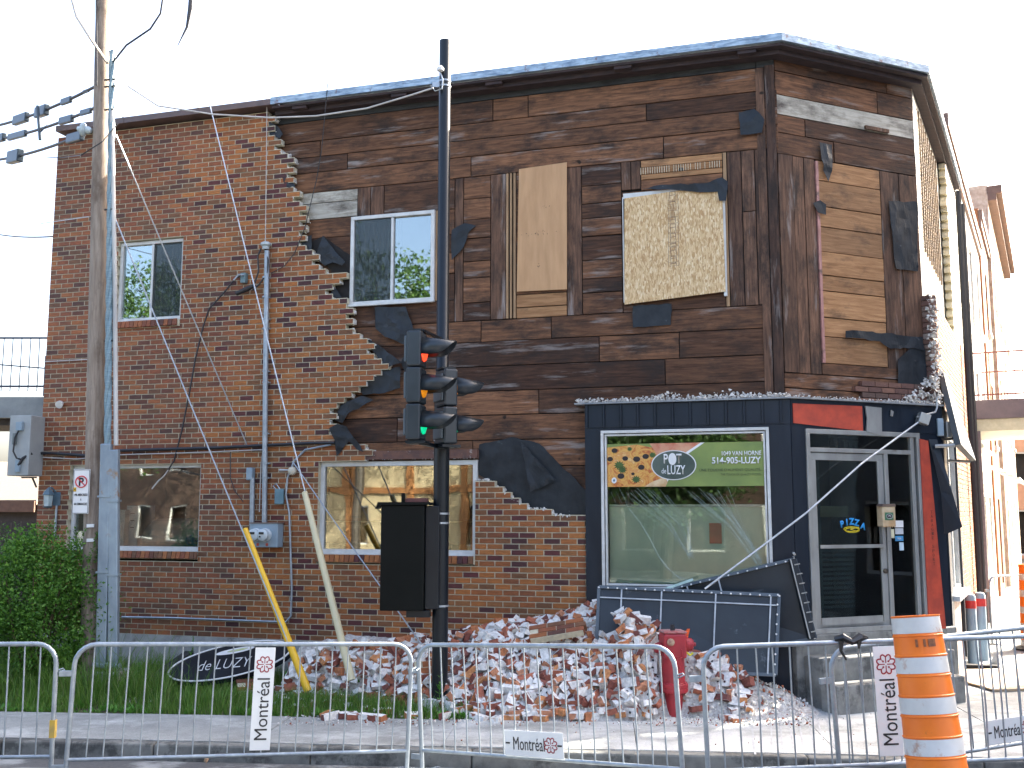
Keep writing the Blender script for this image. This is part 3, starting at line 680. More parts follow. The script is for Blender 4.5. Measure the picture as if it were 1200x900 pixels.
mb = MB(); ledge(mb, path(-.26, xs0), path(-.30, xs0), ROOF-HF, ROOF); ledge(mb, path(.2, xs0), path(-.30, xs0), ROOF, ROOF+.012); mb.build('roof_flashing', FLASH, BLD, Matrix.Identity(4))
mb = MB(); ledge(mb, path(.0, xs0), path(-.258, xs0), ROOF-.13, ROOF-.10); ledge(mb, path(.0, xs0), path(-.16, xs0), ROOF-.19, ROOF-.132)
for i, u in enumerate((345, 460, 570, 720, 865)):
    x = F.px(u, 80, -.2)[0]; mb.box(x, x+.22, -.24, .0, ROOF-.17, ROOF-.12, M=F.m)
mb.build('soffit', SOFF, BLD, Matrix.Identity(4))
mb = MB(); mb.box(xL+.09, xs0-.003, -.29, .2, ROOF-.085, ROOF)
for x in [xL+1.25*i for i in range(1, 4)]: mb.box(x, x+.03, -.295, -.28, ROOF-.088, ROOF+.004)
mb.build('brown_coping', COPB, BLD, F.m)
# ------------------------------------------------------------------ shop front
zb_ent = W_ENT[2]; y_s = OB-.04
xp1 = F.px(930, 500, OB)[0]
kF = 0.0
mb = MB()
def corner_x(off): return (isect(F, off, C, off)-F.o).dot(F.x)
cx_ = corner_x(y_s)
mb.box(x_shop, cx_-.004, y_s, .03, h_hdr0, h_hdr-.012)
n = 11
xs_ = [x_shop+.02+i*(F.px(912, 480, OB)[0]-x_shop)/n for i in range(n+1)]
for i, x in enumerate(xs_): mb.box(x, x+.022, y_s-.022, y_s, h_hdr0+.01, h_hdr-.02)
for a, b in zip(xs_, xs_[1:]): mb.prism([(0, 0)]*0 or [(a+.03, h_hdr0+.012), (b-.006, h_hdr0+.012), (b-.006, h_hdr-.022), (a+.03, h_hdr-.022)], y_s-.006, y_s-.0005)
mb.build('fascia', BLK, BLD, F.m, bevel=.003)
mb = MB(); mb.box(x_shop, W_SH[0], y_s+.004, .03, W_SH[2]-1.2, h_hdr0-.002); mb.box(W_SH[1], cx_-.006, y_s+.004, .03, W_SH[2]-1.2, h_hdr0-.002)
mb.box(W_SH[0], W_SH[1], y_s+.004, .03, W_SH[2]-1.2, W_SH[2]); mb.box(W_SH[0], W_SH[1], y_s+.004, .03, W_SH[3], h_hdr0-.002)
mb.build('black_cladding', BLK, BLD, F.m)
# cornice cap of the shop front
mb = MB(); ledge(mb, [F.w(x_shop-.12, .0, 0), isect(F, .0, C, .0), C.w(cL+.05, 0, 0)], [F.w(x_shop-.12, y_s-.05, 0), isect(F, y_s-.05, C, y_s-.05), C.w(cL+.05, y_s-.05, 0)], h_hdr-.012, h_hdr+.006)
mb.build('fascia_cap', M_('grey_cap', (.18, .2, .22), (.3, .31, .31), 8, metal=.3), BLD, Matrix.Identity(4))
mm = MB(); rnd = random.Random(77)
for i in range(900):
    x = rnd.uniform(x_shop-.1, cx_); crumb(mm, x, rnd.uniform(y_s-.04, -.01), h_hdr+.008+abs(rnd.gauss(0, .024))*(1+2.2*max(0, noise.noise(Vector((x*2.5, 0, 0))))), rnd.uniform(.007, .03))
tag(mm.build('mortar_rubble', WHITE_MORT, BLD, F.m), kind='stuff'); mm = MB()
for i in range(330):
    x = rnd.uniform(0, cL); crumb(mm, x, rnd.uniform(y_s-.04, -.01), h_hdr+.008+abs(rnd.gauss(0, .014)), rnd.uniform(.006, .024))
tag(mm.build('mortar_rubble', WHITE_MORT, BLD, C.m), kind='stuff')
# big shop window
def frame(mb, W, y0, y1, w_):
    x0, x1, z0, z1 = W; mb.box(x0, x1, y0, y1, z0, z0+w_); mb.box(x0, x1, y0, y1, z1-w_, z1); mb.box(x0, x0+w_, y0, y1, z0+w_, z1-w_); mb.box(x1-w_, x1, y0, y1, z0+w_, z1-w_)
mb = MB(); frame(mb, W_SH, y_s-.03, y_s+.05, .035); x0, x1, z0, z1 = W_SH; frame(mb, (x0+.045, x1-.045, z0+.045, z1-.045), y_s-.01, y_s+.05, .022)
SW = mb.build('shop_window', ALU, BLD, F.m, bevel=.003)
gx0, gx1, gz0, gz1 = x0+.067, x1-.067, z0+.067, z1-.067; yg = y_s+.03
mb = MB(); mb.box(gx0, gx1, yg, yg+.006, gz0, gz1); mb.build('pane', GL2, SW, F.m)
def fpx(u, v, off=yg): return F.px(u, v, off)
zbl = fpx(805, 594)[1]
mb = MB(); mb.box(gx0, gx1, yg+.10, yg+.12, gz0, zbl); mb.box(gx0, gx1, yg+.08, yg+.13, zbl, zbl+.03, 1)
mb.build('window_screen', [M_('pale_green_screen', (.66, .68, .53), (.50, .57, .45), 1.1, (2, 1, 1.3), rough=.8, bmp=.1), ALUG], SW, F.m, label='pale green screen behind the lower part of the shop window')
# banner inside the glass
b0 = fpx(711, 563); b1 = fpx(901, 520); BX0, BX1 = gx0+.003, gx1-.003; BZ0, BZ1 = fpx(805, 570)[1], fpx(805, 519)[1]; yb_ = yg-.012; BW_, BH_ = BX1-BX0, BZ1-BZ0
BG = M_('banner_green', (.24, .31, .075), (.15, .21, .06), 1.2, rough=.4, bmp=0)
mb = MB(); mb.box(BX0, BX1, yb_, yb_+.004, BZ0, BZ1); BAN = mb.build('banner', BG, SW, F.m, label='wide green pizza banner across the top of the shop window')
def bp(a, b): return (BX0+BW_*a, BZ0+BH_*b)
def flat(name, poly, mat, dy, parent=BAN, th=.0015):
    m = MB(); m.prism([bp(a, b) for a, b in poly], yb_-dy-th, yb_-dy); return m.build(name, mat, parent, F.m)
def ell(cx, cy, rx, ry, n=40, a0=0, a1=360): return [(cx+rx*math.cos(R(a0+(a1-a0)*i/n)), cy+ry*math.sin(R(a0+(a1-a0)*i/n))) for i in range(n)]
def pizza_mat():
    m, t, bs, L = nmat('pizza'); v = noise_n(t, L, 9, (1, 1, 1), 5, dist=1.2); r = ramp(t, [(.32, (.35, .07, .025)), (.42, (.55, .2, .04)), (.5, (.65, .38, .09)), (.58, (.55, .22, .06)), (.68, (.7, .5, .2))]); L(v.outputs[0], r.inputs[0])
    L(r.outputs[0], bs.inputs['Base Color']); bs.inputs['Roughness'].default_value = .4; return m
flat('pizza_photo', [(0, 0), (.38, 0), (.395, .10), (.36, .55), (.30, .9), (.2, .98), (0, .92)], pizza_mat(), .001)
flat('tomato_photo', [(.28, 1), (.30, .9), (.35, .6), (.55, .8), (.62, 1)], M_('peach', (.6, .33, .2), (.5, .14, .08), 8, bmp=0), .0008)
flat('crust_photo', [(.24, 0), (.30, .12), (.38, .22), (.395, .1), (.38, 0)], M_('crust', (.65, .5, .3), (.5, .3, .14), 9, bmp=0), .0028)
flat('white_swoosh', [(.375, 0), (.43, .33), (.53, .75), (.635, 1), (.61, 1), (.51, .77), (.41, .33), (.365, 0)], PLATE, .0012)
rs = random.Random(6); mb = MB()
for i, (a, b, r_) in enumerate([(.05, .85, .02), (.12, .66, .02), (.195, .64, .024), (.255, .7, .022), (.225, .45, .022), (.09, .25, .024), (.02, .65, .02), (.17, .3, .012)]):
    mb.prism([(BX0+BW_*a+r_*1.8*math.cos(t*.4), BZ0+BH_*b+r_*1.4*math.sin(t*.4)) for t in range(16)], yb_-.005, yb_-.003)
mb.build('olives_photo', M_('olive_dark', (.02, .012, .012), bmp=0), BAN, F.m)
mb = MB()
for (a, b, r_) in [(.08, .5, .06), (.19, .17, .05), (.05, .84, .035), (.3, .73, .04), (.15, .88, .03), (.1, .4, .05)]:
    k = 22; mb.prism([(BX0+BW_*a+r_*(1 if t % 2 else .6)*1.2*math.cos(t*2*math.pi/k), BZ0+BH_*b+r_*(1 if t % 2 else .6)*math.sin(t*2*math.pi/k)) for t in range(k)], yb_-.0045, yb_-.0025)
mb.build('herbs_photo', M_('herb_green', (.03, .07, .015), (.06, .11, .02), 12, bmp=0), BAN, F.m)
flat('oval_rim', ell(.435, .49, .145, .345), PLATE, .006); flat('oval_badge', ell(.435, .49, .138, .325), M_('badge_green', (.03, .05, .04), (.09, .12, .10), 2, bmp=0), .008)
def btext(name, body, a, b, wid, hgt, mat=PLATE, dy=.012, bold=0):
    x, z = bp(a, b); return text_part(name, body, mat, BAN, F.m @ Matrix.Translation((x, yb_-dy, z)), width=BW_*wid, height=BH_*hgt, bold=bold)
btext('lettering', 'P', .386, .64, .028, .22, bold=.02); btext('lettering', 'T', .470, .64, .034, .22, bold=.02); btext('lettering', 'de', .372, .36, .03, .12); btext('lettering', 'LUZY', .452, .38, .115, .21, bold=.012)
flat('garlic_photo', ell(.428, .63, .026, .14, 18), PLATE, .010)
btext('lettering', '1049 VAN HORNE', .865, .74, .245, .105, bold=.015); btext('lettering', '514-905-LUZY', .832, .58, .305, .155, bold=.025)
TXD = M_('dark_green_ink', (.06, .09, .03), bmp=0)
btext('lettering', 'UNE TOUCHE D\'ALIMENT QUALITÉ.', .79, .37, .385, .085, TXD); btext('lettering', 'THE TOUCH OF QUALITY FOODS.', .857, .26, .25, .055, TXD)
flat('round_seal', ell(.045, .15, .017, .07, 18), PLATE, .006); flat('round_seal', ell(.045, .15, .007, .03, 12), M_('seal_blue', (.1, .2, .3), bmp=0), .009)
# glass cracks: long curved splits in the pane, some white, some grey
CR_ = M_('crack_white', (.50, .62, .60), (.34, .44, .42), 30, rough=.3, bmp=0); mb = MB(); rs = random.Random(12)
def crack(pts, r_): mb.tube([(lambda q: (q[0], yg-.0015, q[1]))(fpx(u, v)) for u, v in pts], r_, 4)
for i in range(17):
    e = (812+rs.uniform(-4, 2), 655+rs.uniform(-6, 2)); s0 = 735+i*2.9; t0 = 570+rs.uniform(0, 26)
    crack([(s0, t0), ((s0+e[0])/2+6+i*.5, (t0+e[1])/2-2), e], rs.uniform(.0005, .0012))
for i in range(20):
    e = (893+rs.uniform(-7, 2), 662+rs.uniform(-7, 2)); s0 = 806+i*2.5; t0 = 571+rs.uniform(0, 26)
    crack([(s0, t0), ((s0+e[0])/2+8-i*.6, (t0+e[1])/2-3), e], rs.uniform(.0005, .0012))
crack([(737, 596), (750, 612), (762, 632), (772, 652), (785, 668), (800, 681)], .0022); crack([(772, 652), (780, 664), (792, 674), (806, 680)], .0018)
crack([(712, 520), (720, 560), (737, 596)], .0007)
for i in range(9): crack([(716+i*6, 572+rs.uniform(0, 5)), (722+i*7, 590)], .0006)
mb.build('glass_cracks', CR_, SW, F.m)
mb = MB(); a = fpx(831, 613, yg+.09); b = fpx(846, 637, yg+.09); mb.box(a[0], b[0], yg+.085, yg+.09, b[1], a[1]); mb.build('red_notice', M_('faded_red_notice', (.55, .16, .10), (.45, .2, .13), 5, bmp=0), SW, F.m)
# ------------------------------------------------------------------ entrance in the corner wall
cx2 = (isect(F, y_s, C, y_s)-C.o).dot(C.x)
h_h0 = C.px(1000, 505, OB)[1]
BR_ = (C.px(1080, 600, OB)[0])
def CX(u, v=600, off=OB): return C.px(u, v, off)[0]
def CZ(v, u=1000, off=OB): return C.px(u, v, off)[1]
ez0, ez1 = CZ(740), CZ(505)
ex0, ex1 = CX(944, 600), CX(1078, 600)
mb = MB(); mb.box(cx2+.004, ex0, y_s, .03, ez0-.6, h_hdr-.013); mb.box(ex0, cL+.04, y_s, .03, ez1, h_hdr-.013); mb.box(ex1, cL+.04, y_s+.01, .03, ez0-.6, ez1)
mb.build('black_cladding', BLK, BLD, C.m)
mb = MB(); x0, x1, a, b = C.rect(932, 474, 1010, 503, y_s); mb.prism([(cx2+.03, a+.055), (x1, a-.005), (x1, b-.0), (cx2+.03, b-.01)], y_s-.012, y_s-.002)
mb.prism([(x1+.16, b-.03), (x1+.27, b-.05), (x1+.23, b-.15)], y_s-.010, y_s-.002)
mb.build('red_board', REDP, BLD, C.m, label='chipped red board over the entrance')
mb = MB(); xx0, xx1 = CX(1010, 490), CX(1028, 490); mb.prism([(xx0, a-.01), (xx1, a-.06), (xx1+.01, b-.01), (xx0, b-.0), (xx0+.02, (a+b)/2)], y_s-.03, y_s-.014); mb.prism([(xx1+.16, b-.03), (xx1+.20, b-.05), (xx1+.18, b-.11), (xx1+.15, b-.1)], y_s-.03, y_s-.014)
mb.build('torn_metal', ALUG, BLD, C.m, label='bent strip of grey sheet metal above the entrance')
mb = MB(); mb.tube([(CX(1000, 505), y_s-.01, ez1-.01), (CX(1078, 505), y_s-.02, ez1-.02)], .008)
# frame
f_ = MB(); ew = .055
frame(f_, (ex0, ex1, ez0, ez1), y_s-.02, y_s+.09, ew)
f_.box(ex1-.14, ex1-.085, y_s+.0, y_s+.09, ez0, ez1-ew)
zt2 = CZ(531); xd0, xd1 = CX(949), CX(1036); f_.box(ex0+ew, ex1-.14, y_s, y_s+.09, zt2, zt2+.05); f_.box(xd1, xd1+.06, y_s, y_s+.09, ez0+.05, zt2)
FRM = f_.build('entrance_frame', ALUG, BLD, C.m, bevel=.004)
d_ = MB(); dw = .085; frame(d_, (xd0+.01, xd1-.004, ez0+.01, zt2-.008), y_s+.02, y_s+.06, dw); d_.box(xd0+dw, xd1-dw, y_s-.03, y_s-.01, CZ(640)-.02, CZ(640)+.02); d_.box(xd1-dw-.02, xd1-dw+.02, y_s-.035, y_s+.02, CZ(640)-.03, CZ(615))
d_.box(xd0+.1, xd1-.1, y_s+.02, y_s+.06, ez0+.01, ez0+.17)
DOOR = d_.build('door', ALUG, BLD, C.m, bevel=.004)
g = MB(); g.box(xd0+dw+.01, xd1-dw-.004, y_s+.038, y_s+.044, ez0+.17, zt2-dw-.008); g.build('pane', GLD, DOOR, C.m)
g = MB(); g.box(xd1+.06, ex1-.145, y_s+.038, y_s+.044, ez0+.06, zt2); g.box(ex0+ew, ex1-.145, y_s+.038, y_s+.044, zt2+.052, ez1-ew); g.build('pane', GLD, FRM, C.m)
g = MB(); g.lathe([(.02, 0), (.03, .0), (.03, .02), (.01, .025)], 14, Matrix.Translation((xd1-.045, y_s+.02, CZ(670))) @ Matrix.Rotation(R(90), 4, 'X')); g.build('lock', M_('lock_brass', (.12, .1, .08), metal=.6, rough=.4), DOOR, C.m)
# pizza lettering with a slice ring
def lp(u, v, off): x, z = C.px(u, v, off); return Matrix.Translation((x, off, z))
BLU = M_('pizza_blue', (.02, .32, .75), rough=.4, bmp=0); YEL = M_('pizza_yellow', (.75, .6, .02), rough=.4, bmp=0); yd = y_s+.034
for ch, u, v, rot in (('P', 987, 614, 12), ('I', 992.5, 612, 4), ('Z', 998, 611, 0), ('Z', 1004, 612.5, -10), ('A', 1011.5, 616.5, -16)):
    text_part('lettering', ch, BLU, DOOR, C.m @ lp(u, v, yd) @ Matrix.Rotation(R(-rot), 4, 'Y'), height=.08, bold=.045)
mb = MB(); cx, cz_ = C.px(998, 620, yd)
mb.tube([(cx+.115*math.cos(i*math.pi/14), yd, cz_+.028*math.sin(i*math.pi/14)) for i in range(29)], .0045, 5); mb.tube([(cx+.105*math.cos(i*math.pi/14)+.01, yd, cz_-.012+.028*math.sin(i*math.pi/14)) for i in range(29)], .0045, 5)
mb.tube([(cx-.02, yd, cz_), (cx+.11, yd, cz_+.02)], .004, 5); mb.tube([(cx-.02, yd, cz_), (cx+.09, yd, cz_-.03)], .004, 5); mb.build('pizza_outline', YEL, DOOR, C.m)
# stickers
for (u0, v0, u1, v1, m_, nm) in ((1014.5, 620, 1021, 630.5, M_('sticker_cream', (.75, .72, .5), bmp=0), 'sticker'), (1026, 610, 1035.5, 618, PLATE, 'sticker'), (1026, 619, 1035.5, 626, M_('sticker_grey', (.55, .58, .62), bmp=0), 'sticker'), (1026, 628, 1035.5, 634, M_('sticker_blue', (.06, .3, .6), bmp=0), 'sticker'), (1031, 635.5, 1036, 645, M_('sticker_pale', (.5, .65, .75), bmp=0), 'sticker')):
    u0 += 27 if u0 < 1020 else 23; u1 += 27 if u1 < 1025 else 23
    x0, x1, a, b = C.rect(u0, v0, u1, v1, yd); mb = MB(); mb.box(x0, x1, yd-.001, yd+.001, a, b); st = mb.build(nm, m_, FRM, C.m)
text_part('lettering', 'VISA', PLATE, st, C.m @ lp(1054, 631, yd-.004), width=.06, height=.022)
# things seen behind the door glass
mb = MB()
for i in range(13): z = ez0+.25+i*.055; mb.box(xd0+.35, xd1-.12, .10, .12, z, z+.03)
mb.box(xd0+.30, xd0+.34, .10, .13, ez0, zt2); mb.build('door_shutter', M_('louvre', (.42, .5, .48), (.3, .36, .35), 4, bmp=0), BLD, C.m)
mb = MB(); mb.box(xd0+.15, xd0+.22, .2, .22, ez0+.7, ez0+1.15); mb.box(xd0+.30, xd0+.72, .05, .06, CZ(606), CZ(593)); mb.build('paper_notice', M_('yellow_paper', (.9, .78, .45), (.75, .62, .32), 6, bmp=0), BLD, C.m)
mb = MB(); x0, x1, a, b = C.rect(985, 514, 1019, 531, .05); mb.box(x0, x1, .05, .1, a, b); TS = mb.build('transom_sign', M_('maroon', (.06, .02, .02), bmp=0), BLD, C.m)
mb = MB()
for i in range(4):
    xx = x0+.06+i*.085
    for dx in (0, .03): mb.box(xx+dx, xx+dx+.012, .046, .049, a+.045, b-.045)
mb.box(x0+.03, x1-.03, .046, .049, a+.03, a+.036); mb.box(x0+.03, x1-.03, .046, .049, b-.036, b-.03); mb.build('sign_marks', PLATE, TS, C.m)
mb = MB(); mb.bar((CX(981, 512), .0, CZ(513)), (CX(987, 533), .0, CZ(535)), .06, .015, (0, 1, 0)); mb.build('broken_lath', WLV, BLD, C.m)
mb = MB(); mb.tube([(CX(1009, 512), .02, CZ(512)), (CX(1011, 520), .02, CZ(520)), (CX(1019, 525), .02, CZ(525.5)), (CX(1026, 518), .02, CZ(518)), (CX(1027, 510), .02, CZ(510))], .004, 6); mb.build('loose_cable', CABLEW, BLD, C.m)
mb = MB(); mb.tube([(CX(u, v, .02), .05, CZ(v, u, .05)) for u, v in ((1048, 515), (1048, 550), (1054, 565), (1053, 585), (1049, 605))], .004, 6); mb.build('blue_cable', M_('cable_blue', (.02, .12, .5), bmp=0), BLD, C.m)
# tall red board at the right edge, with faint lettering, and a loose black flap
rx0, rx1 = CX(1080, 600, y_s), CX(1097, 600, y_s)
mb = MB(); mb.prism([(rx0, ez0-.02), (rx0+.27, ez0-.02), (rx0+.135, CZ(514)), (rx0, CZ(512))], y_s-.03, y_s-.008); RB = mb.build('red_upright', REDP, BLD, C.m, label='tall tapering red board at the right of the entrance')
for i, ch in enumerate('TABAGIE SPORT'):
    if ch != ' ': text_part('lettering', ch, M_('faded_ink', (.16, .03, .02), bmp=0), RB, C.m @ Matrix.Translation((rx0+.13, y_s-.031, CZ(600)-i*.052)), height=.036, width=.032)
mb = MB(); mb.add([(rx0+.15, y_s-.02, CZ(512)), (rx0+.26, y_s-.05, CZ(512)), (rx0+.36, y_s-.16, CZ(580)), (rx0+.28, y_s-.05, CZ(576))], [(0, 1, 2, 3)]); mb.add([(rx0+.27, y_s-.06, CZ(576)), (rx0+.36, y_s-.15, CZ(576)), (rx0+.42, y_s-.22, CZ(618)), (rx0+.30, y_s-.05, CZ(628))], [(0, 1, 2, 3)])
fl = mb.build('loose_flap', BLK, BLD, C.m); s_ = fl.modifiers.new('s', 'SOLIDIFY'); s_.thickness = .006
# plinth under the entrance and steps
zs = .16
mb = MB(); mb.box(cx2-.05, cL+.1, y_s-.03, .0, zs-.3, ez0-.002); mb.box(ex0-.15, ex1+.05, y_s-.35, y_s-.03, zs-.3, ez0-.22); mb.box(ex0-.2, ex1-.1, y_s-.62, y_s-.35, zs-.3, ez0-.47)
mb.build('entrance_steps', M_('step_concrete', (.26, .26, .24), (.15, .15, .14), 5, rough=.9, bmp=.5, dirt=.52, dirt_c=(.09, .09, .085), dirt_scale=3), BLD, C.m, bevel=.015)
# letter box on the door frame
lb_ = thing('letter_box', 'small rusty cream letter box with a green oval badge on the entrance frame', 'letter box', m=C.m @ Matrix.Translation((CX(1031, 603), y_s-.02, CZ(617))))
bh, bw = .265, .20
mb = MB(); mb.prism([(-bw/2, 0), (bw/2, 0), (bw/2, bh-.03), (-bw/2, bh-.03)], -.09, 0)
for i in range(6): mb.prism([(-bw/2+i*.034, -.0), (-bw/2+i*.034+.03, 0), (-bw/2+i*.034+.01, -.014)], -.088, -.08)
mb.build('body', M_('rusty_cream', (.55, .45, .3), (.4, .25, .12), 6, dirt=.58, dirt_c=(.2, .08, .03), dirt_scale=9), lb_, bevel=.004)
mb = MB(); mb.prism([(-bw/2-.006, bh-.03), (bw/2+.006, bh-.03), (bw/2-.01, bh), (-bw/2+.01, bh)], -.10, 0); mb.build('lid', M_('rusty_lid', (.16, .11, .08), (.1, .07, .06), 8), lb_)
mb = MB(); mb.box(-.065, .065, -.094, -.0915, .075, .165); bd = mb.build('badge', M_('badge_green2', (.05, .16, .08), bmp=0), lb_)
mb = MB(); mb.prism([(.048*math.cos(i*.4), .12+.028*math.sin(i*.4)) for i in range(16)], -.098, -.095); mb.build('oval', INK, bd)
mb = MB(); mb.tube([(.048*math.cos(i*math.pi/10), -.099, .12+.028*math.sin(i*math.pi/10)) for i in range(21)], .002, 5); mb.tube([(-.02, -.1, .12), (0, -.1, .13), (.02, -.1, .118)], .004, 5); mb.build('emblem', PLATE, bd)
# side-street shop window
x0, x1, a, b = W_SS
mb = MB(); frame(mb, W_SS, OB-.01, OB+.09, .05); mb.box((x0+x1)/2-.03, (x0+x1)/2+.03, OB, OB+.08, a, b); mb.box(x0-.1, x1+.1, OB-.12, OB, a-.07, a-.005); f2 = mb.build('window', ALU, BLD, S.m)
g = MB(); g.box(x0+.05, x1-.05, OB+.04, OB+.046, a+.05, b-.05); g.build('pane', GL, f2, S.m)
mb = MB(); mb.box(.0, x0, y_s, .03, ez0-.6, h_hdr-.2); mb.box(x1, 2.0, y_s, .03, ez0-.6, h_hdr-.02); mb.box(0, x0+.02, y_s, .03, h_hdr-.2, h_hdr); mb.box(x0, x1, y_s, .03, b, h_hdr-.01); mb.build('black_cladding', BLK, BLD, S.m)
mb = MB(); mb.box(x0, x1, OB+.005, .03, ez0-.9, a); mb.build('whitened_brick', M_('peeling_white_brick', (.5, .47, .43), (.25, .15, .12), 7, dirt=.5, dirt_c=(.2, .1, .08)), BLD, S.m)
# interiors
mb = MB(); zfl = ez0
ip = [pL+F.y*.25, p1+F.y*.3, p2+S.y*.3, p3+S.y*.3]
for zz in (zfl-.05, h_hdr+.6):
    q = [pL+F.y*.24+F.x*.1, p1+F.y*.24-F.x*.05, p2+S.y*.25+S.x*.1, p3+S.y*.25-S.x*.1, p3+S.y*4.5, pb+F.x*.1]; q1 = [Vector((v.x, v.y, zz)) for v in q]; q2 = [v+Vector((0, 0, .05)) for v in q1]
    mb.add(q1+q2, [tuple(range(6)), tuple(range(11, 5, -1))]+[(i, (i+1) % 6, (i+1) % 6+6, i+6) for i in range(6)])
mb.build('floor_slab', INTW, BLD, Matrix.Identity(4))
mb = MB(); mb.box(xL+.1, x_shop, 2.6, 2.7, zfl, h_hdr+.6); mb.box(x_shop-.2, x_shop-.1, .26, 2.6, zfl, h_hdr+.6); mb.box(-5.0, -4.9, .26, 2.6, zfl, h_hdr+.6); mb.box(xL+.1, 0, 2.2, 2.3, h_hdr+.65, top-.05); mb.box(x_shop, .5, 2.9, 3, zfl, h_hdr+.6)
mb.build('inner_wall', INTW, BLD, F.m)
mb = MB(); wall_holes(mb, 0, yb, -.3, top, -.0, .2, []); 
# stock inside the lower windows
lm = thing('display_counter', 'glass display counter standing inside the lower left window', 'counter', m=F.m @ Matrix.Translation((W_LL[0]+.75, .55, zfl)))
hh = W_LL[2]-zfl
mb = MB(); mb.box(0, 1.15, 0, .5, 0, hh+.10); mb.build('base', M_('counter_grey', (.3, .36, .34), (.2, .25, .24), 3, bmp=0), lm, bevel=.01)
mb = MB(); pr = [(.5, 0)]+[(.5-.5*math.sin(R(a_)), .34*math.cos(R(a_))*1) for a_ in range(0, 91, 15)]
mb.add([(x, y, z+hh+.10) for x in (0, 1.15) for y, z in pr], [(i, i+1, i+1+len(pr), i+len(pr)) for i in range(1, len(pr)-1)]); mb.build('curved_glass', M_('counter_glass', (.35, .42, .40), (.5, .55, .52), 4, rough=.2, bmp=0), lm)
mb = MB(); mb.tube([(1.16, y, z+hh+.10) for y, z in pr[1:]], .012, 6); mb.build('trim', ALU, lm)
dr = thing('drawer_unit', 'white drawer unit inside the lower left window beside the pole', 'drawers', m=F.m @ Matrix.Translation((W_LL[0]+.18, .35, W_LL[2]-.1)))
mb = MB(); mb.box(0, .42, 0, .4, 0, .66); mb.build('carcass', PLATE, dr, bevel=.005)
mb = MB(); [mb.box(.16, .26, -.012, 0, .12+i*.14, .135+i*.14) for i in range(4)]; mb.build('handles', INK, dr)
dr2 = thing('drawer_unit', 'white drawer unit inside the lower left window right of the pole', 'drawers', m=F.m @ Matrix.Translation((F.px(141, 590, .3)[0], .45, W_LL[2]+.2)))
mb = MB(); mb.box(0, .20, 0, .4, -.6, .42); mb.build('carcass', PLATE, dr2, bevel=.005)
mb = MB(); [mb.box(.08, .14, -.012, 0, .1+i*.1, .112+i*.1) for i in range(3)]; mb.build('handles', INK, dr2)
sk_ = tag(MB().build('x', PLATE), 'x') if False else None
mb = MB()
for i in range(26): crumb(mb, rnd.uniform(0, .45), rnd.uniform(0, .2), rnd.uniform(0, .18), rnd.uniform(.03, .08))
tag(mb.build('blue_bag', M_('blue_plastic', (.03, .12, .4), (.05, .2, .5), 7, rough=.4), None, F.m @ Matrix.Translation((F.px(210, 640, .3)[0], .3, W_LL[2]-.02))), 'crumpled blue bags at the right end of the lower left window', 'bag')
mb = MB(); mb.box(0, .42, 0, .4, -1.2, -.03); tag(mb.build('stock_shelf', INTD, None, F.m @ Matrix.Translation((F.px(210, 640, .3)[0], .25, W_LL[2]-.02))), 'dark shelf under the crumpled blue bags', 'shelf')
PB = M_('pizza_box', (.33, .38, .36), (.25, .30, .29), 5, rough=.7, bmp=0)
def boxes(u, v, nb, nm, w_=.42, off=.3, hh_=.045, lab=''):
    x, z = F.px(u, v, off)
    for i in range(nb):
        m = MB(); m.box(-w_/2, w_/2, 0, w_, 0, hh_-.003); [m.box(-w_/2+.05+k*.1, -w_/2+.08+k*.1, -.003, .0, hh_*.4, hh_*.6, 1) for k in range(3)]
        tag(m.build('pizza_box', [PB, INK], None, F.m @ Matrix.Translation((x+rnd.uniform(-.012, .012), off+rnd.uniform(-.01, .01), z+i*hh_)) @ Matrix.Rotation(R(rnd.uniform(-2, 2)), 4, 'Z')), lab, 'pizza box', lab+' group')
tb = MB(); x, z = F.px(400, 650, .3); tb.box(x-.35, x+.7, .25, .8, zfl, z-.005); tag(tb.build('stock_table', INTD, None, F.m), 'dark table under the pizza boxes inside the lower right window', 'table')
boxes(396, 650, 13, 'pizza_box', lab='folded pizza box in the stacks inside the lower right window')
boxes(424, 650, 8, 'pizza_box', .40, .42, lab='folded pizza box in the stacks inside the lower right window')
# brown planks leaning inside the lower right window
cm = M_('beige_drape', (.62, .52, .33), (.45, .37, .22), 2.5, (5, 1, .6), rough=.8, bmp=.1)
c_ = MB(); curtain(c_, F.px(428, 600, .9)[0], F.px(570, 600, .9)[0], W_LR[2]-.3, W_LR[3]+.2, .95, .05, 30); c_.build('beige_drape', cm, BLD, F.m)
for u0, v0, u1, v1, w_ in ((497, 560, 480, 640, .22), (549, 555, 545, 640, .1)):
    a_ = F.px(u0, v0-20, .7); b_ = F.px(u1, v1+30, .7); m = MB(); m.bar((b_[0], .6, b_[1]), (a_[0], .8, a_[1]), w_, .03, (0, -1, 0))
    tag(m.build('leaning_plank', M_('orange_plank', (.42, .19, .06), (.32, .14, .045), 3, (6, 1, 1)), None, F.m), 'orange-brown plank leaning inside the lower right window' if w_ > .2 else 'narrow orange-brown plank inside the lower right window at its right edge', 'plank')
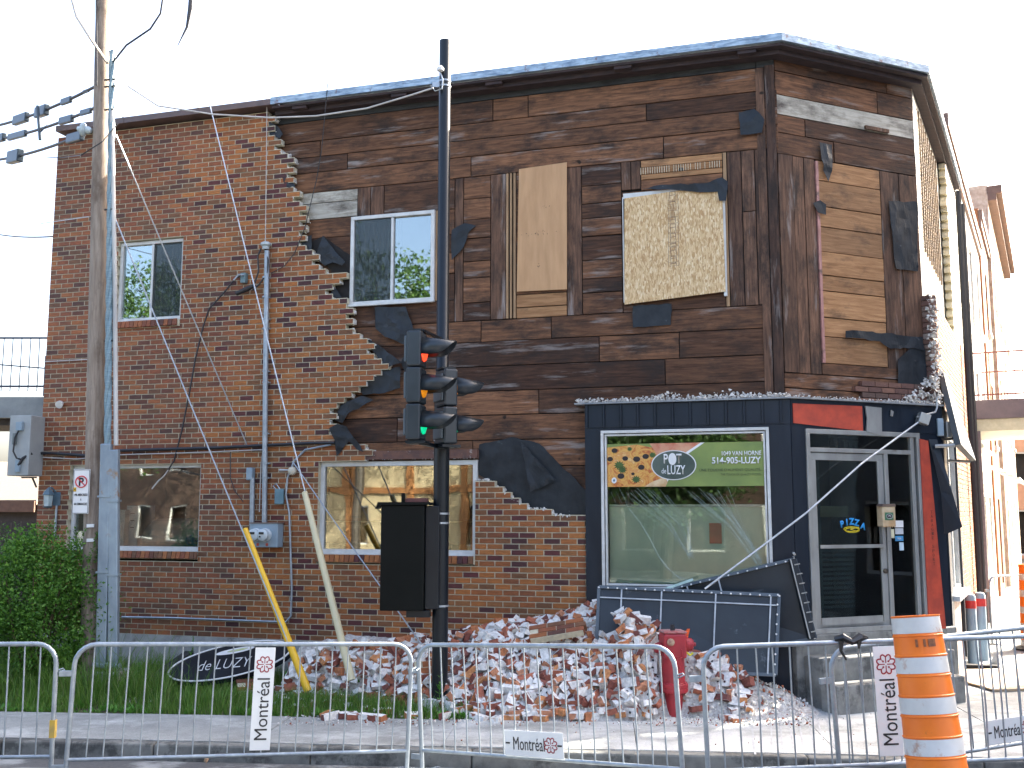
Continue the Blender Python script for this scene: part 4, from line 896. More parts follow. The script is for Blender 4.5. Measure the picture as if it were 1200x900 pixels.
# ================================================================== GROUND
ZS = .15
ka, kb_ = G(0, 868, ZS), G(1010, 889, ZS)
kd = (kb_-ka).normalized(); kn = Vector((-kd.y, kd.x, 0))           # kn points towards the building
def K(a, b, z): p = ka + kd*a + kn*b; return Vector((p.x, p.y, z))
def sheet(mb, rows_, mi=0):
    n = len(rows_[0]); vs = [v for r_ in rows_ for v in r_]
    mb.add(vs, [(i*n+j, i*n+j+1, (i+1)*n+j+1, (i+1)*n+j) for i in range(len(rows_)-1) for j in range(n-1)], mi)
ASPH = M_('asphalt', (.06, .062, .062), (.09, .092, .092), 30, rough=.85, bmp=.5, dirt=.50, dirt_c=(.26, .27, .265), dirt_scale=1.1)
def sidewalk_mat():
    m, t, bs, L = nmat('sidewalk_concrete'); n = noise_n(t, L, 4, detail=8); r = ramp(t, [(.3, (.34, .345, .325)), (.7, (.25, .255, .24))]); L(n.outputs[0], r.inputs[0])
    tc = t.nodes.new('ShaderNodeTexCoord'); d = t.nodes.new('ShaderNodeVectorMath'); d.operation = 'DISTANCE'; d.inputs[1].default_value = (2.2, 11.0, .15); L(tc.outputs['Object'], d.inputs[0])
    mr = t.nodes.new('ShaderNodeMapRange'); mr.inputs[1].default_value = .6; mr.inputs[2].default_value = 4.2; mr.inputs[3].default_value = .17; mr.inputs[4].default_value = 0; L(d.outputs['Value'], mr.inputs[0])
    n2 = noise_n(t, L, 1.1, (1, 1.6, 1), 12, .72, loc=(3, 1, 0)); ad = t.nodes.new('ShaderNodeMath'); L(n2.outputs[0], ad.inputs[0]); L(mr.outputs[0], ad.inputs[1]); r2 = ramp(t, [(.52, (0, 0, 0)), (.68, (.85,)*3)]); L(ad.outputs[0], r2.inputs[0])
    c = mixc(t, L, r2.outputs[0], r.outputs[0], (.56, .565, .545)); n3 = noise_n(t, L, 70, detail=3); r3 = ramp(t, [(.35, (.82,)*3), (.6, (1.05,)*3)]); L(n3.outputs[0], r3.inputs[0]); c = mixc(t, L, 1.0, c, r3.outputs[0], 'MULTIPLY')
    n4 = noise_n(t, L, .8, detail=10, rough=.7, loc=(9, 2, 0)); r4 = ramp(t, [(.56, (1, 1, 1)), (.68, (.72, .71, .70))]); L(n4.outputs[0], r4.inputs[0]); c = mixc(t, L, 1.0, c, r4.outputs[0], 'MULTIPLY')
    L(c, bs.inputs['Base Color']); bs.inputs['Roughness'].default_value = .85; bump(t, L, bs, n3.outputs[0], .3); MAT['sw'] = m; return m
SIDEW = sidewalk_mat()
mb = MB(); sheet(mb, [[K(a, b, z) for a in (-120, -10, 5, 20, 120)] for b, z in ((-.02, 0), (-.45, .03), (-1.0, .16), (-1.6, .24), (-2.5, .25), (-60, .25))])
tag(mb.build('road', ASPH), kind='structure')
DUST = M_('dust', (.5, .51, .51), (.36, .37, .37), 8, rough=.95, bmp=.3)
mb = MB(); rs = random.Random(21)
def blot(mb, cx, cy, rx, ry, z, n=26, jag=.25, ang=0):
    pts = []
    for i in range(n):
        t = 2*math.pi*i/n; r_ = 1+jag*noise.noise(Vector((math.cos(t)*1.7+cx*3, math.sin(t)*1.7+cy*3, 2)))*2
        x, y = rx*r_*math.cos(t), ry*r_*math.sin(t); pts.append((cx+x*math.cos(ang)-y*math.sin(ang), cy+x*math.sin(ang)+y*math.cos(ang), z))
    mb.add([(cx, cy, z)]+pts, [(0, i+1, (i+1) % n+1) for i in range(n)])
# kerb and sidewalk
mb = MB(); L0 = -12.0
for i in range(22):
    a = L0+i*1.5; q = [K(a+.004, 0, -.1), K(a+1.496, 0, -.1), K(a+1.496, .15, -.1), K(a+.004, .15, -.1)]
    dz = rs.uniform(-.006, .004); zt = ZS+dz; q2 = [K(a+.004, .015, zt), K(a+1.496, .015, zt), K(a+1.496, .15, zt), K(a+.004, .15, zt)]
    mb.add(q+q2, [(0, 1, 2, 3), (7, 6, 5, 4), (0, 4, 5, 1), (1, 5, 6, 2), (2, 6, 7, 3), (3, 7, 4, 0)])
KERBM = M_('kerb_concrete', (.22, .22, .20), (.13, .13, .12), 6, rough=.9, bmp=.5, dirt=.5, dirt_c=(.07, .07, .065), dirt_scale=3)
tag(mb.build('kerb', KERBM, bevel=.02), kind='structure')
gk = (G(250, 838, ZS)-ka).dot(kn)                  # where the grass starts
print('grass edge', gk)
def slab(mb, a0, a1, b0, b1, z=ZS):
    q = [K(a0, b0, -.1), K(a1, b0, -.1), K(a1, b1, -.1), K(a0, b1, -.1)]; q2 = [Vector((v.x, v.y, z)) for v in q]
    mb.add(q+q2, [(0, 1, 2, 3), (7, 6, 5, 4), (0, 4, 5, 1), (1, 5, 6, 2), (2, 6, 7, 3), (3, 7, 4, 0)])
mb = MB(); aR = (G(545, 840, ZS)-ka).dot(kd)
i = 0; a = L0
while a < aR+40:
    a1 = a+1.8
    slab(mb, a+.004, a1-.004, .155, gk, ZS+rs.uniform(-.003, .003))
    if a1 > aR:
        for j in range(18): 
            b = gk+j*1.6; slab(mb, max(a, aR)+.004, a1-.004, b+.006, b+1.596, ZS+rs.uniform(-.003, .003))
    a = a1
tag(mb.build('sidewalk', SIDEW), kind='structure')
mb = MB(); sheet(mb, [[K(a, b, .135) for a in (-150, -10, 5, 20, 200)] for b in (.1, 5, 20, 300)])
SOIL = M_('soil', (.10, .085, .055), (.06, .05, .035), 6, rough=.95, bmp=.5, dirt=.6, dirt_c=(.25, .23, .2), dirt_scale=9)
tag(mb.build('ground', SOIL), kind='structure')
# scored joints and a ribbed ramp panel in the sidewalk
mb = MB(); 
def gline(mb, u0, v0, u1, v1, w_=.012, z=ZS+.006):
    a, b = G(u0, v0, z), G(u1, v1, z); d = (b-a).normalized(); n_ = Vector((-d.y, d.x, 0))*w_/2; mb.add([a-n_, b-n_, b+n_, a+n_], [(0, 1, 2, 3)])
for i in range(8): gline(mb, 893+i*10.5, 840-i*.8, 892+i*12.5, 879-i*.3, .016)
gline(mb, 886, 841, 975, 834, .014); gline(mb, 486, 862, 575, 846, .012); gline(mb, 690, 868, 745, 846, .012); gline(mb, 880, 842, 885, 884, .02); gline(mb, 975, 834, 1010, 850, .014)
tag(mb.build('sidewalk_grooves', DUST), kind='structure')
# ------------------------------------------------------------------ dust and fine grit
# ================================================================== RUBBLE HEAP
RZ = [(330, 770), (352, 757), (400, 752), (450, 750), (500, 748), (530, 746), (560, 736), (600, 722), (640, 720), (670, 716), (700, 708), (720, 712), (745, 724), (770, 738), (800, 748), (830, 768), (860, 786), (900, 802), (940, 812)]
def lin(tab, u):
    if u <= tab[0][0]: return tab[0][1]
    for (a, b), (c, d) in zip(tab, tab[1:]):
        if u <= c: return b+(d-b)*(u-a)/(c-a)
    return tab[-1][1]
def wall_y(x):                       # depth of the front wall's face at world x
    return F.o.y + (x-F.o.x)*F.x.y/F.x.x
def heap(x, y):
    # u of the ridge above this x
    yr = min(wall_y(x)-.55, 12.35) if x < 1.2 else 11.55
    u = 600+FPX*x/yr; top_ = P(u, lin(RZ, u), yr).z - ZS - .05
    if u < 325 or u > 950: return 0
    fade = min(1, (u-325)/25) * min(1, (950-u)/40)
    toe = lin([(325, 12.4), (430, 12.0), (520, 11.4), (600, 11.05), (700, 10.95), (745, 11.0), (765, 11.2), (820, 11.15), (860, 11.05), (950, 11.2)], u)
    yr = max(yr, toe+.35); t = (y-toe)/(yr-toe)
    if t <= 0: return 0
    g = min(1, t)**.8
    n_ = noise.noise(Vector((x*1.7, y*1.7, 3)))*.10+noise.noise(Vector((x*5, y*5, 9)))*.04
    return max(0, top_*g*fade*.93 + n_*min(1, t*2)*fade*min(1, top_*2))
mb = MB(); nx, ny = 190, 60; vs = []
for j in range(ny+1):
    for i in range(nx+1):
        x = -3.3+i*(7.0/nx); y = 10.8+j*(2.9/ny); y = min(y, wall_y(x)-.10)
        h = heap(x, y); h += (noise.noise(Vector((x*22, y*22, 1)))*.018+.004) if h > .01 else -.03; vs.append((x, y, ZS+h))
mb.add(vs, [(j*(nx+1)+i, j*(nx+1)+i+1, (j+1)*(nx+1)+i+1, (j+1)*(nx+1)+i) for j in range(ny) for i in range(nx)])
GRIT = M_('grit', (.56, .55, .52), (.30, .27, .25), 26, rough=.95, bmp=1.0, dirt=.60, dirt_c=(.24, .10, .06), dirt_scale=30)
tag(mb.build('rubble_mound', GRIT), 'mound of crushed mortar and grit under the fallen bricks', kind='stuff')
# a fallen brick: mortar caked, sometimes with cores or broken
def brick_rub():
    m, t, bs, L = nmat('fallen_brick'); oi = t.nodes.new('ShaderNodeObjectInfo'); g = t.nodes.new('ShaderNodeNewGeometry')
    cols = [(.42, .16, .07), (.30, .10, .06), (.50, .22, .09), (.22, .07, .05), (.36, .12, .07), (.16, .06, .05), (.45, .2, .11)]
    ad = t.nodes.new('ShaderNodeMath'); ad.operation = 'ADD'; L(oi.outputs['Random'], ad.inputs[0]); L(g.outputs['Random Per Island'], ad.inputs[1]); fr = t.nodes.new('ShaderNodeMath'); fr.operation = 'FRACT'; L(ad.outputs[0], fr.inputs[0])
    r = ramp(t, [(i/7, c) for i, c in enumerate(cols)], True); L(fr.outputs[0], r.inputs[0])
    tc = t.nodes.new('ShaderNodeTexCoord'); mul = t.nodes.new('ShaderNodeVectorMath'); mul.operation = 'SCALE'; mul.inputs[0].default_value = (17, 31, 23); L(fr.outputs[0], mul.inputs['Scale'])
    va = t.nodes.new('ShaderNodeVectorMath'); L(tc.outputs['Object'], va.inputs[0]); L(mul.outputs[0], va.inputs[1])
    n = t.nodes.new('ShaderNodeTexNoise'); n.inputs['Scale'].default_value = 3.2; n.inputs['Detail'].default_value = 5; n.inputs['Roughness'].default_value = .45; L(va.outputs[0], n.inputs['Vector'])
    nm = t.nodes.new('ShaderNodeVectorMath'); nm.operation = 'ABSOLUTE'; L(tc.outputs['Normal'], nm.inputs[0]); sx_ = t.nodes.new('ShaderNodeSeparateXYZ'); L(nm.outputs[0], sx_.inputs[0])
    am = t.nodes.new('ShaderNodeMath'); am.operation = 'MULTIPLY_ADD'; am.inputs[1].default_value = .13; L(sx_.outputs['Z'], am.inputs[0]); L(n.outputs[0], am.inputs[2])
    k = ramp(t, [(.53, (0, 0, 0)), (.55, (1, 1, 1))]); L(am.outputs[0], k.inputs[0])
    n2 = t.nodes.new('ShaderNodeTexNoise'); n2.inputs['Scale'].default_value = 30; n2.inputs['Detail'].default_value = 6; L(va.outputs[0], n2.inputs['Vector']); mr = ramp(t, [(.3, (.50, .49, .47)), (.6, (.74, .73, .70))]); L(n2.outputs[0], mr.inputs[0])
    dk = ramp(t, [(.35, (.7, .7, .7)), (.65, (1.15, 1.15, 1.15))]); L(n2.outputs[0], dk.inputs[0]); c = mixc(t, L, 1.0, r.outputs[0], dk.outputs[0], 'MULTIPLY')
    c = mixc(t, L, k.outputs[0], c, mr.outputs[0]); L(c, bs.inputs['Base Color']); bs.inputs['Roughness'].default_value = .92; bump(t, L, bs, n2.outputs[0], .6, .006); MAT['fb'] = m; return m
FB = brick_rub()
def brick_mesh(l, w_=.092, h=.06, cores=False, seed=0, cut=0):
    rr = random.Random(seed); m = MB()
    bm = bmesh.new(); bmesh.ops.create_cube(bm, size=1)
    for v in bm.verts: v.co = Vector((v.co.x*l, v.co.y*w_, v.co.z*h))
    if cut:
        bmesh.ops.bisect_plane(bm, geom=bm.verts[:]+bm.edges[:]+bm.faces[:], plane_co=(l*.25, 0, 0), plane_no=(1, rr.uniform(-.7, .7), rr.uniform(-.6, .6)), clear_outer=True); 
        es = [e for e in bm.edges if e.is_boundary]
        if es: bmesh.ops.edgeloop_fill(bm, edges=es)
    bmesh.ops.subdivide_edges(bm, edges=[e for e in bm.edges if e.calc_length() > .08], cuts=2, use_grid_fill=True)
    for v in bm.verts: v.co += Vector((rr.uniform(-1, 1), rr.uniform(-1, 1), rr.uniform(-1, 1)))*.003
    if cores:      # two core holes as flat dark discs, their shade put into the colour
        for cx in (-l*.2, l*.2):
            r_ = bmesh.ops.create_circle(bm, cap_ends=True, radius=.014, segments=10, matrix=Matrix.Translation((cx, 0, h/2+.0035)))
            for f in {f for v in r_['verts'] for f in v.link_faces}: f.material_index = 1
    me = bpy.data.meshes.new('loose_brick'); bm.to_mesh(me); bm.free(); me.materials.append(FB); me.materials.append(INK); return me
BM = [brick_mesh(.2, seed=1), brick_mesh(.2, seed=2, cores=True), brick_mesh(.2, seed=3, cut=1), brick_mesh(.2, seed=4, cut=1), brick_mesh(.11, seed=5), brick_mesh(.2, seed=6), brick_mesh(.14, seed=7, cut=1), brick_mesh(.2, seed=8, cores=True), brick_mesh(.08, .07, .05, seed=9)]
rs = random.Random(44); placed = []
cands = []
tries = 0
while len(cands) < 760 and tries < 60000:
    tries += 1; u = rs.uniform(335, 870); x_ = (u-600)/FPX*11.8
    y = rs.uniform(10.95, 12.5); x = (u-600)/FPX*y
    if y > wall_y(x)-.15: continue
    h = heap(x, y)
    if h < .03: 
        if rs.random() > (.05 if u > 570 else .004): continue
    dens = 1 if u < 760 else (.42 if u < 800 else .3)
    if rs.random() > dens: continue
    if abs(u-788) < 24 and y < 11.55: continue
    z = ZS+h+rs.uniform(-.03, .05)*(1 if h > .1 else 0)+.02
    if any((x-a)**2+(y-b)**2+(z-c)**2 < .0064 for a, b, c in placed): continue
    placed.append((x, y, z)); cands.append((x, y, z, h))
# those nearest the camera are single bricks, the rest of the heap is one body
cands.sort(key=lambda c: c[1])
rest = MB(); nb = 0
for i, (x, y, z, h) in enumerate(cands):
    me = BM[rs.choice([0, 0, 1, 1, 2, 3, 4, 5, 5, 6, 7, 8])]; tilt = .75 if h > .1 else .15
    rot = Matrix.Rotation(rs.uniform(0, 6.28), 4, 'Z') @ Matrix.Rotation(rs.gauss(0, tilt), 4, 'X') @ Matrix.Rotation(rs.gauss(0, tilt*.7), 4, 'Y')
    if rs.random() < .12: rot = rot @ Matrix.Rotation(R(90), 4, 'X')
    M = Matrix.Translation((x, y, z)) @ rot @ Matrix.Diagonal((1, 1, 1, 1)).to_4x4() 
    if nb < 296:
        o = bpy.data.objects.new('loose_brick', me); COL.objects.link(o); o.matrix_basis = M; nb += 1
        tag(o, 'loose fallen brick caked in white mortar in the rubble heap', 'brick', 'loose bricks tumbled in the rubble heap')
    else:
        rest.add([M @ v.co for v in me.vertices], [tuple(p.vertices) for p in me.polygons]); 
        rest.m = [0]*len(rest.f)
tag(rest.build('rubble', FB), 'bricks and broken pieces filling the back of the rubble heap', kind='stuff')
# grit and chips
mb = MB(); rnd = random.Random(91)
for i in range(3300):
    u = rnd.uniform(335, 940) if i % 3 else rnd.uniform(740, 930); y = rnd.uniform(10.7, 12.4); x = (u-600)/FPX*y
    if y > wall_y(x)-.12: continue
    h = heap(x, y); crumb(mb, x, y, ZS+h+rnd.uniform(0, .03)*(h > .05)+.008, rnd.uniform(.006, .034)*(1 if h > .03 else .6))
for i in range(260):
    p = G(rnd.uniform(480, 1120), rnd.uniform(800, 874), ZS); crumb(mb, p.x, p.y, ZS+.014, rnd.uniform(.004, .014))
tag(mb.build('brick_chips', brick_mat('chips', [(.68, .67, .64), (.6, .58, .55), (.7, .69, .66), (.55, .53, .5), (.36, .13, .07), (.62, .6, .57), (.25, .08, .05), (.66, .65, .62), (.72, .7, .68)], .15)), 'chips of white mortar and brick scattered over the heap and sidewalk', kind='stuff')
# chunks of masonry still bonded together
def chunk(name, loc, rot, nx_, nz_, lab):
    t = thing(name, lab, 'masonry', loc, rot); m, q = MB(), MB()
    for r_ in range(nz_):
        for i in range(nx_):
            x = i*BP+(r_ % 2)*BP/2; m.box(x, x+.2-(.08 if i == nx_-1 and r_ % 2 else 0), 0, .09, r_*BC, r_*BC+.06)
        q.box(.01, nx_*BP-.02, .008, .085, r_*BC-.008, r_*BC+.064)
    m.build('bricks', BR1, t); q.build('mortar', MORT, t)
p = P(278, 812, 12.5); chunk('brick_chunk', (p.x, p.y, .2), (R(-60), R(0), R(20)), 2, 3, 'slab of red bricks still mortared together lying beside the fallen oval sign')
p = P(452, 795, 11.7); chunk('brick_chunk', (p.x, p.y, .2), (R(-62), R(8), R(-12)), 3, 4, 'tilted slab of bonded bricks left of the black signal pole')
p = P(487, 770, 11.75); chunk('brick_chunk', (p.x, p.y, .22), (R(-15), R(-4), R(5)), 2, 6, 'upright piece of bonded brick wall just left of the black signal pole')
p = P(620, 748, 11.65); chunk('brick_chunk', (p.x, p.y, p.z), (R(-55), R(-10), R(-8)), 3, 3, 'bonded run of bricks near the top of the rubble heap')
for k, (u, v, y, lab) in enumerate(((408, 838, 10.9, 'single brick on the grass edge right of the leaning cream pole'), (432, 840, 10.9, 'red brick on the sidewalk edge left of the black signal pole'), (445, 841, 10.85, 'white mortar-caked half brick on the sidewalk edge left of the black signal pole'))):
    p = G(u, v, ZS+.03); o = bpy.data.objects.new('loose_brick', BM[(0, 5, 4)[k]]); COL.objects.link(o); o.location = p; o.rotation_euler = (.05, .04, rs.uniform(-.6, .6)); tag(o, lab, 'brick')
# ================================================================== GRASS
def leafmat(name, cols, rough=.6):
    m, t, bs, L = nmat(name); g = t.nodes.new('ShaderNodeNewGeometry'); r = ramp(t, [(i/(len(cols)-1), c) for i, c in enumerate(cols)]); L(g.outputs['Random Per Island'], r.inputs[0])
    L(r.outputs[0], bs.inputs['Base Color']); bs.inputs['Roughness'].default_value = rough
    o = t.nodes['Material Output']; tl = t.nodes.new('ShaderNodeBsdfTranslucent'); L(r.outputs[0], tl.inputs[0]); mx = t.nodes.new('ShaderNodeMixShader'); mx.inputs[0].default_value = .3
    L(bs.outputs[0], mx.inputs[1]); L(tl.outputs[0], mx.inputs[2]); L(mx.outputs[0], o.inputs[0]); MAT[name] = m; return m
GRS = leafmat('grass_blades', [(.055, .15, .012), (.09, .22, .02), (.15, .26, .04), (.075, .18, .02), (.21, .26, .08)])
mb = MB(); rg = random.Random(17)
def blade(mb, x, y, z, h, w_, lean):
    a = rg.uniform(0, 6.28); dx, dy = math.cos(a), math.sin(a); l = lean*h
    b = rg.uniform(0, 6.28); wx, wy = math.cos(b)*w_/2, math.sin(b)*w_/2
    mb.add([(x-wx, y-wy, z), (x+wx, y+wy, z), (x+wx*.7+dx*l*.35, y+wy*.7+dy*l*.35, z+h*.6), (x-wx*.7+dx*l*.35, y-wy*.7+dy*l*.35, z+h*.6), (x+dx*l, y+dy*l, z+h)], [(0, 1, 2, 3), (3, 2, 4)])
def weed(mb, x, y, z, s):
    for k in range(rg.randint(4, 8)):
        a = rg.uniform(0, 6.28); el = rg.uniform(.3, 1.2); d = Vector((math.cos(a)*math.cos(el), math.sin(a)*math.cos(el), math.sin(el))); sd = Vector((-math.sin(a), math.cos(a), 0)); l = s*rg.uniform(.5, 1); b = Vector((x, y, z))
        mb.add([b, b+d*l*.5+sd*l*.18, b+d*l, b+d*l*.5-sd*l*.18], [(0, 1, 2, 3)])
n = 0
while n < 26000:
    a = rg.uniform(-3.5, aR+.2); b = gk+rg.random()**1.3*4.2; p = K(a, b, 0); u = 600+FPX*p.x/p.y
    if p.y > wall_y(p.x)-.18 or u > 560: continue
    h = heap(p.x, p.y)
    if h > .05 and rg.random() > .06: continue
    if u > 460 and b > gk+.75: continue
    q = noise.noise(Vector((p.x*1.1, p.y*1.1, 0)))
    if q < -.28 and rg.random() < .7: n += 1; continue
    hh_ = rg.uniform(.06, .2)*(2.1 if u < 210 and b > gk+.45 else 1.15)*(1+q*.6)*(.55 if b < gk+.15 else 1)
    blade(mb, p.x, p.y, .13, hh_*(1.9 if (rg.random() < .06 and u < 250) else 1), rg.uniform(.005, .011), rg.uniform(.1, .8)); n += 1
tag(mb.build('grass', GRS), kind='stuff')
WEED = leafmat('weed_leaves', [(.06, .19, .02), (.11, .30, .03), (.07, .22, .03), (.15, .34, .05)])
mb = MB(); n = 0
while n < 1100:
    a = rg.uniform(-3.5, aR+.5); b = gk+.02+rg.random()**2*1.6; p = K(a, b, 0); u = 600+FPX*p.x/p.y
    if p.y > wall_y(p.x)-.2 or u > 575: continue
    if noise.noise(Vector((p.x*2, p.y*2, 7))) < -.05 and rg.random() < .8: n += 1; continue
    weed(mb, p.x, p.y, .14+heap(p.x, p.y)*.8, rg.uniform(.05, .13)); n += 1
tag(mb.build('weeds', WEED), kind='stuff')
def stem_weed(u, y, h, lab):
    m = MB(); p = G(u, 600+(HC-.14)*FPX/y, .14); x0, y0 = p.x, p.y; t = thing('weed_plant', lab, 'weed', (x0, y0, .13))
    s = MB(); s.tube([(0, 0, 0), (.01, 0, h*.5), (.03, .01, h)], .004, 5); s.build('stem', WEED, t)
    for i in range(26):
        z = h*rg.uniform(.2, 1); a = rg.uniform(0, 6.28); d = Vector((math.cos(a)*.8, math.sin(a)*.8, .5)); l = .09*(1.2-z/h*.7); b = Vector((.02*z/h, 0, z)); sd = Vector((-math.sin(a), math.cos(a), 0))
        m.add([b, b+d*l*.5+sd*l*.2, b+d*l, b+d*l*.5-sd*l*.2], [(0, 1, 2, 3)])
    m.build('leaves', WEED, t)
stem_weed(222, 13.2, .55, 'tall leafy weed growing behind the left tip of the fallen oval sign'); stem_weed(160, 12.6, .3, 'short leafy weed just right of the utility pole foot'); stem_weed(514, 11.0, .42, 'thin weed growing in front of the black signal pole')
# litter on the grass
for i, (u, v, s, lab) in enumerate(((150, 822, .09, 'white plastic scrap at the foot of the utility pole'), (238, 826, .05, 'white mortar lump on the grass below the fallen oval sign'), (172, 822, .05, 'pale lump on the grass right of the utility pole foot'), (212, 792, .06, 'pale stone on the grass at the left tip of the fallen oval sign'))):
    m = MB(); p = G(u, v, .17); rnd = random.Random(i); 
    for _ in range(5): crumb(m, rnd.uniform(-s, s), rnd.uniform(-s, s)*.5, .02, s*.5)
    tag(m.build('litter', WHITE_MORT, None, Matrix.Translation((p.x, p.y, .15))), lab, 'litter')
p = G(242, 893, .03); m = MB(); rnd = random.Random(3); crumb(m, 0, 0, .02, .035); tag(m.build('stone', M_('tan_stone', (.5, .33, .2), (.4, .25, .15)), None, Matrix.Translation(p)), 'small tan brick piece on the road by the kerb', 'stone')
# ================================================================== SHRUB
sh = thing('shrub', 'dense green shrub against the left end of the brick wall', 'shrub', P(38, 770, 12.7))
sh.location.z = .13
LEAF = leafmat('shrub_leaves', [(.035, .11, .010), (.07, .19, .018), (.11, .26, .03), (.055, .15, .015), (.16, .32, .04)])
m = MB(); s_ = MB()
for i in range(15):
    a = rg.uniform(0, 6.28); s_.tube([(0, 0, 0), (.25*math.cos(a), .2*math.sin(a), .7), (.55*math.cos(a)*rg.uniform(.5, 1), .35*math.sin(a), 1.4)], [.02, .012, .005], 5)
s_.build('stems', M_('twig', (.12, .08, .05)), sh)
cl = []
for i in range(170):
    while True:
        q = Vector((rg.uniform(-1, 1), rg.uniform(-1, 1), rg.uniform(-1, 1)))
        if .35 < q.length < 1: break
    c_ = Vector((q.x*.85, q.y*.5, .98+q.z*.92)); cl.append(c_)
for i in range(26000):
    c_ = rg.choice(cl); r_ = .17; p = c_+Vector((rg.gauss(0, r_*.6), rg.gauss(0, r_*.6), rg.gauss(0, r_*.6)))
    if p.z < .02 or p.z > 2.02: continue
    d = Vector((rg.gauss(0, 1), rg.gauss(0, 1)-.3, rg.gauss(0, .8)+.5)).normalized(); sd = d.cross(Vector((rg.gauss(0, 1), rg.gauss(0, 1), rg.gauss(0, 1)))).normalized(); l = rg.uniform(.03, .06)
    m.add([p, p+d*l*.5+sd*l*.25, p+d*l, p+d*l*.5-sd*l*.25], [(0, 1, 2, 3)])
for i in range(26):     # shoots on top
    c_ = Vector((rg.uniform(-.8, .8), rg.uniform(-.3, .3), 1.55)); d = Vector((rg.gauss(0, .2), rg.gauss(0, .2), 1)).normalized(); n_ = 14; hh_ = rg.uniform(.25, .55)
    for k in range(n_*3):
        p = c_+d*hh_*(k/(n_*3)); a = rg.uniform(0, 6.28); e = Vector((math.cos(a), math.sin(a), .6)); sd = Vector((-math.sin(a), math.cos(a), 0)); l = .045; m.add([p, p+e*l*.5+sd*l*.22, p+e*l, p+e*l*.5-sd*l*.22], [(0, 1, 2, 3)])
m.build('foliage', LEAF, sh)
# ================================================================== BARRIERS
def barrier(foot_l, foot_r, lab, H=1.095, nb=19, seed=0):
    """steel pedestrian barrier; foot points are world points under each end (z = level of the feet)"""
    a, b = Vector(foot_l), Vector(foot_r); d = (b-a); L_ = d.length; x = d.normalized(); yv = Vector((0, 0, 1)).cross(x).normalized(); z = x.cross(yv)
    M = Matrix(((x.x, yv.x, z.x, a.x), (x.y, yv.y, z.y, a.y), (x.z, yv.z, z.z, a.z), (0, 0, 0, 1)))
    t = thing('crowd_barrier', lab, 'barrier', m=M, group='grey steel crowd barriers along the kerb')
    r_ = .019; rc = .16; m = MB(); pts = [(0, 0, .02), (0, 0, H-rc)] + [(rc-rc*math.cos(R(k)), 0, H-rc+rc*math.sin(R(k))) for k in (18, 36, 54, 72, 90)] + [(L_-rc+rc*math.sin(R(k)), 0, H-rc+rc*math.cos(R(k))) for k in (0, 18, 36, 54, 72, 90)] + [(L_, 0, .02)]
    m.tube(pts, r_, 12); m.build('outer_frame', GALV, t, smooth=True)
    m = MB(); m.tube([(0, 0, .2), (L_, 0, .2)], .016, 10); m.build('bottom_rail', GALV, t, smooth=True)
    rr = random.Random(seed)
    for i in range(nb):
        xx = L_*(i+1)/(nb+1)+rr.uniform(-.006, .006); zt_ = H if rc < xx < L_-rc else H-rc+math.sqrt(max(0, rc*rc-(rc-min(xx, L_-xx))**2))
        m = MB(); m.tube([(xx, 0, .2), (xx+rr.uniform(-.008, .008), rr.uniform(-.006, .006), .6), (xx, 0, zt_)], .0066, 6); m.build('bar', GALV, t, smooth=True)
    for xx in (0, L_):
        m = MB(); m.bar((xx, -.24, .012), (xx, .24, .012), .04, .008); m.build('foot', GALV, t)
    for z0_ in (H-.25, .12): m = MB(); m.box(-.11, -.012, -.012, .012, z0_, z0_+.045); m.build('coupling_hook', GALV, t, bevel=.003)
    m = MB(); m.tube([(L_+.02, 0, H-.21), (L_+.05, .02, H-.2), (L_+.07, 0, H-.21), (L_+.05, -.02, H-.22), (L_+.02, 0, H-.23)], .006, 6); m.build('coupling_ring', GALV, t)
    return t, M, L_
def rosette(parent, M, s):
    m = MB(); pts = []
    for i in range(97):
        a = 2*math.pi*i/96; r_ = s*(.70+.30*abs(math.sin(4*a+0)))**1.0; pts.append((r_*math.cos(a), 0, r_*math.sin(a)))
    m.tube(pts, s*.075, 5, cap=False)
    for k in range(4):
        a = k*math.pi/2; m.bar((s*.12*math.cos(a), 0, s*.12*math.sin(a)), (s*.78*math.cos(a), 0, s*.78*math.sin(a)), s*.10, .002, (0, 1, 0))
        b = a+math.pi/4; cb, sb = math.cos(b), math.sin(b); m.bar((s*.42*cb, 0, s*.42*sb), (s*.72*cb, 0, s*.72*sb), s*.08, .002, (0, 1, 0)); m.prism([(s*.40*cb+s*.11*math.cos(q), s*.40*sb+s*.11*math.sin(q)) for q in range(6)], -.004, .004)
    for v in range(len(m.v)): p = m.v[v]; m.v[v] = (p[0], p[1]*.15, p[2])
    m.build('rosette', INKR, parent, M)
def plate(t, M, x, z, w_, h, vertical, short=None):
    m = MB(); m.box(x-w_/2, x+w_/2, -.026, -.021, z-h/2, z+h/2); pl_ = m.build('name_plate', PLATE, t, M, bevel=.002)
    c_ = M @ Matrix.Translation((x, -.028, z))
    if vertical:
        text_part('lettering', 'Montréal', INK, pl_, c_ @ Matrix.Translation((0, 0, -h*.10)) @ Matrix.Rotation(R(-90), 4, 'Y'), width=h*.60, height=w_*.62)
        rosette(pl_, c_ @ Matrix.Translation((0, 0, h*.335)), w_*.40)
    else:
        text_part('lettering', 'Montréal', INK, pl_, c_ @ Matrix.Translation((-w_*.08, 0, 0)), width=w_*.53, height=h*.50)
        rosette(pl_, c_ @ Matrix.Translation((w_*.29, 0, 0)), h*.30)
        for sx in (-.44, .44):
            mm_ = MB(); mm_.box(-.02, .02, -.002, .002, -.006, .006); mm_.build('slot', INK, pl_, c_ @ Matrix.Translation((sx*w_, 0, 0)))
def FP(u, y, z): return Vector(((u-600)/FPX*y, y, z))
bA = barrier(Vector((-6.35, 8.55, .12)), FP(80, 8.62, .13), 'steel crowd barrier cut off by the left edge of the picture', seed=1)
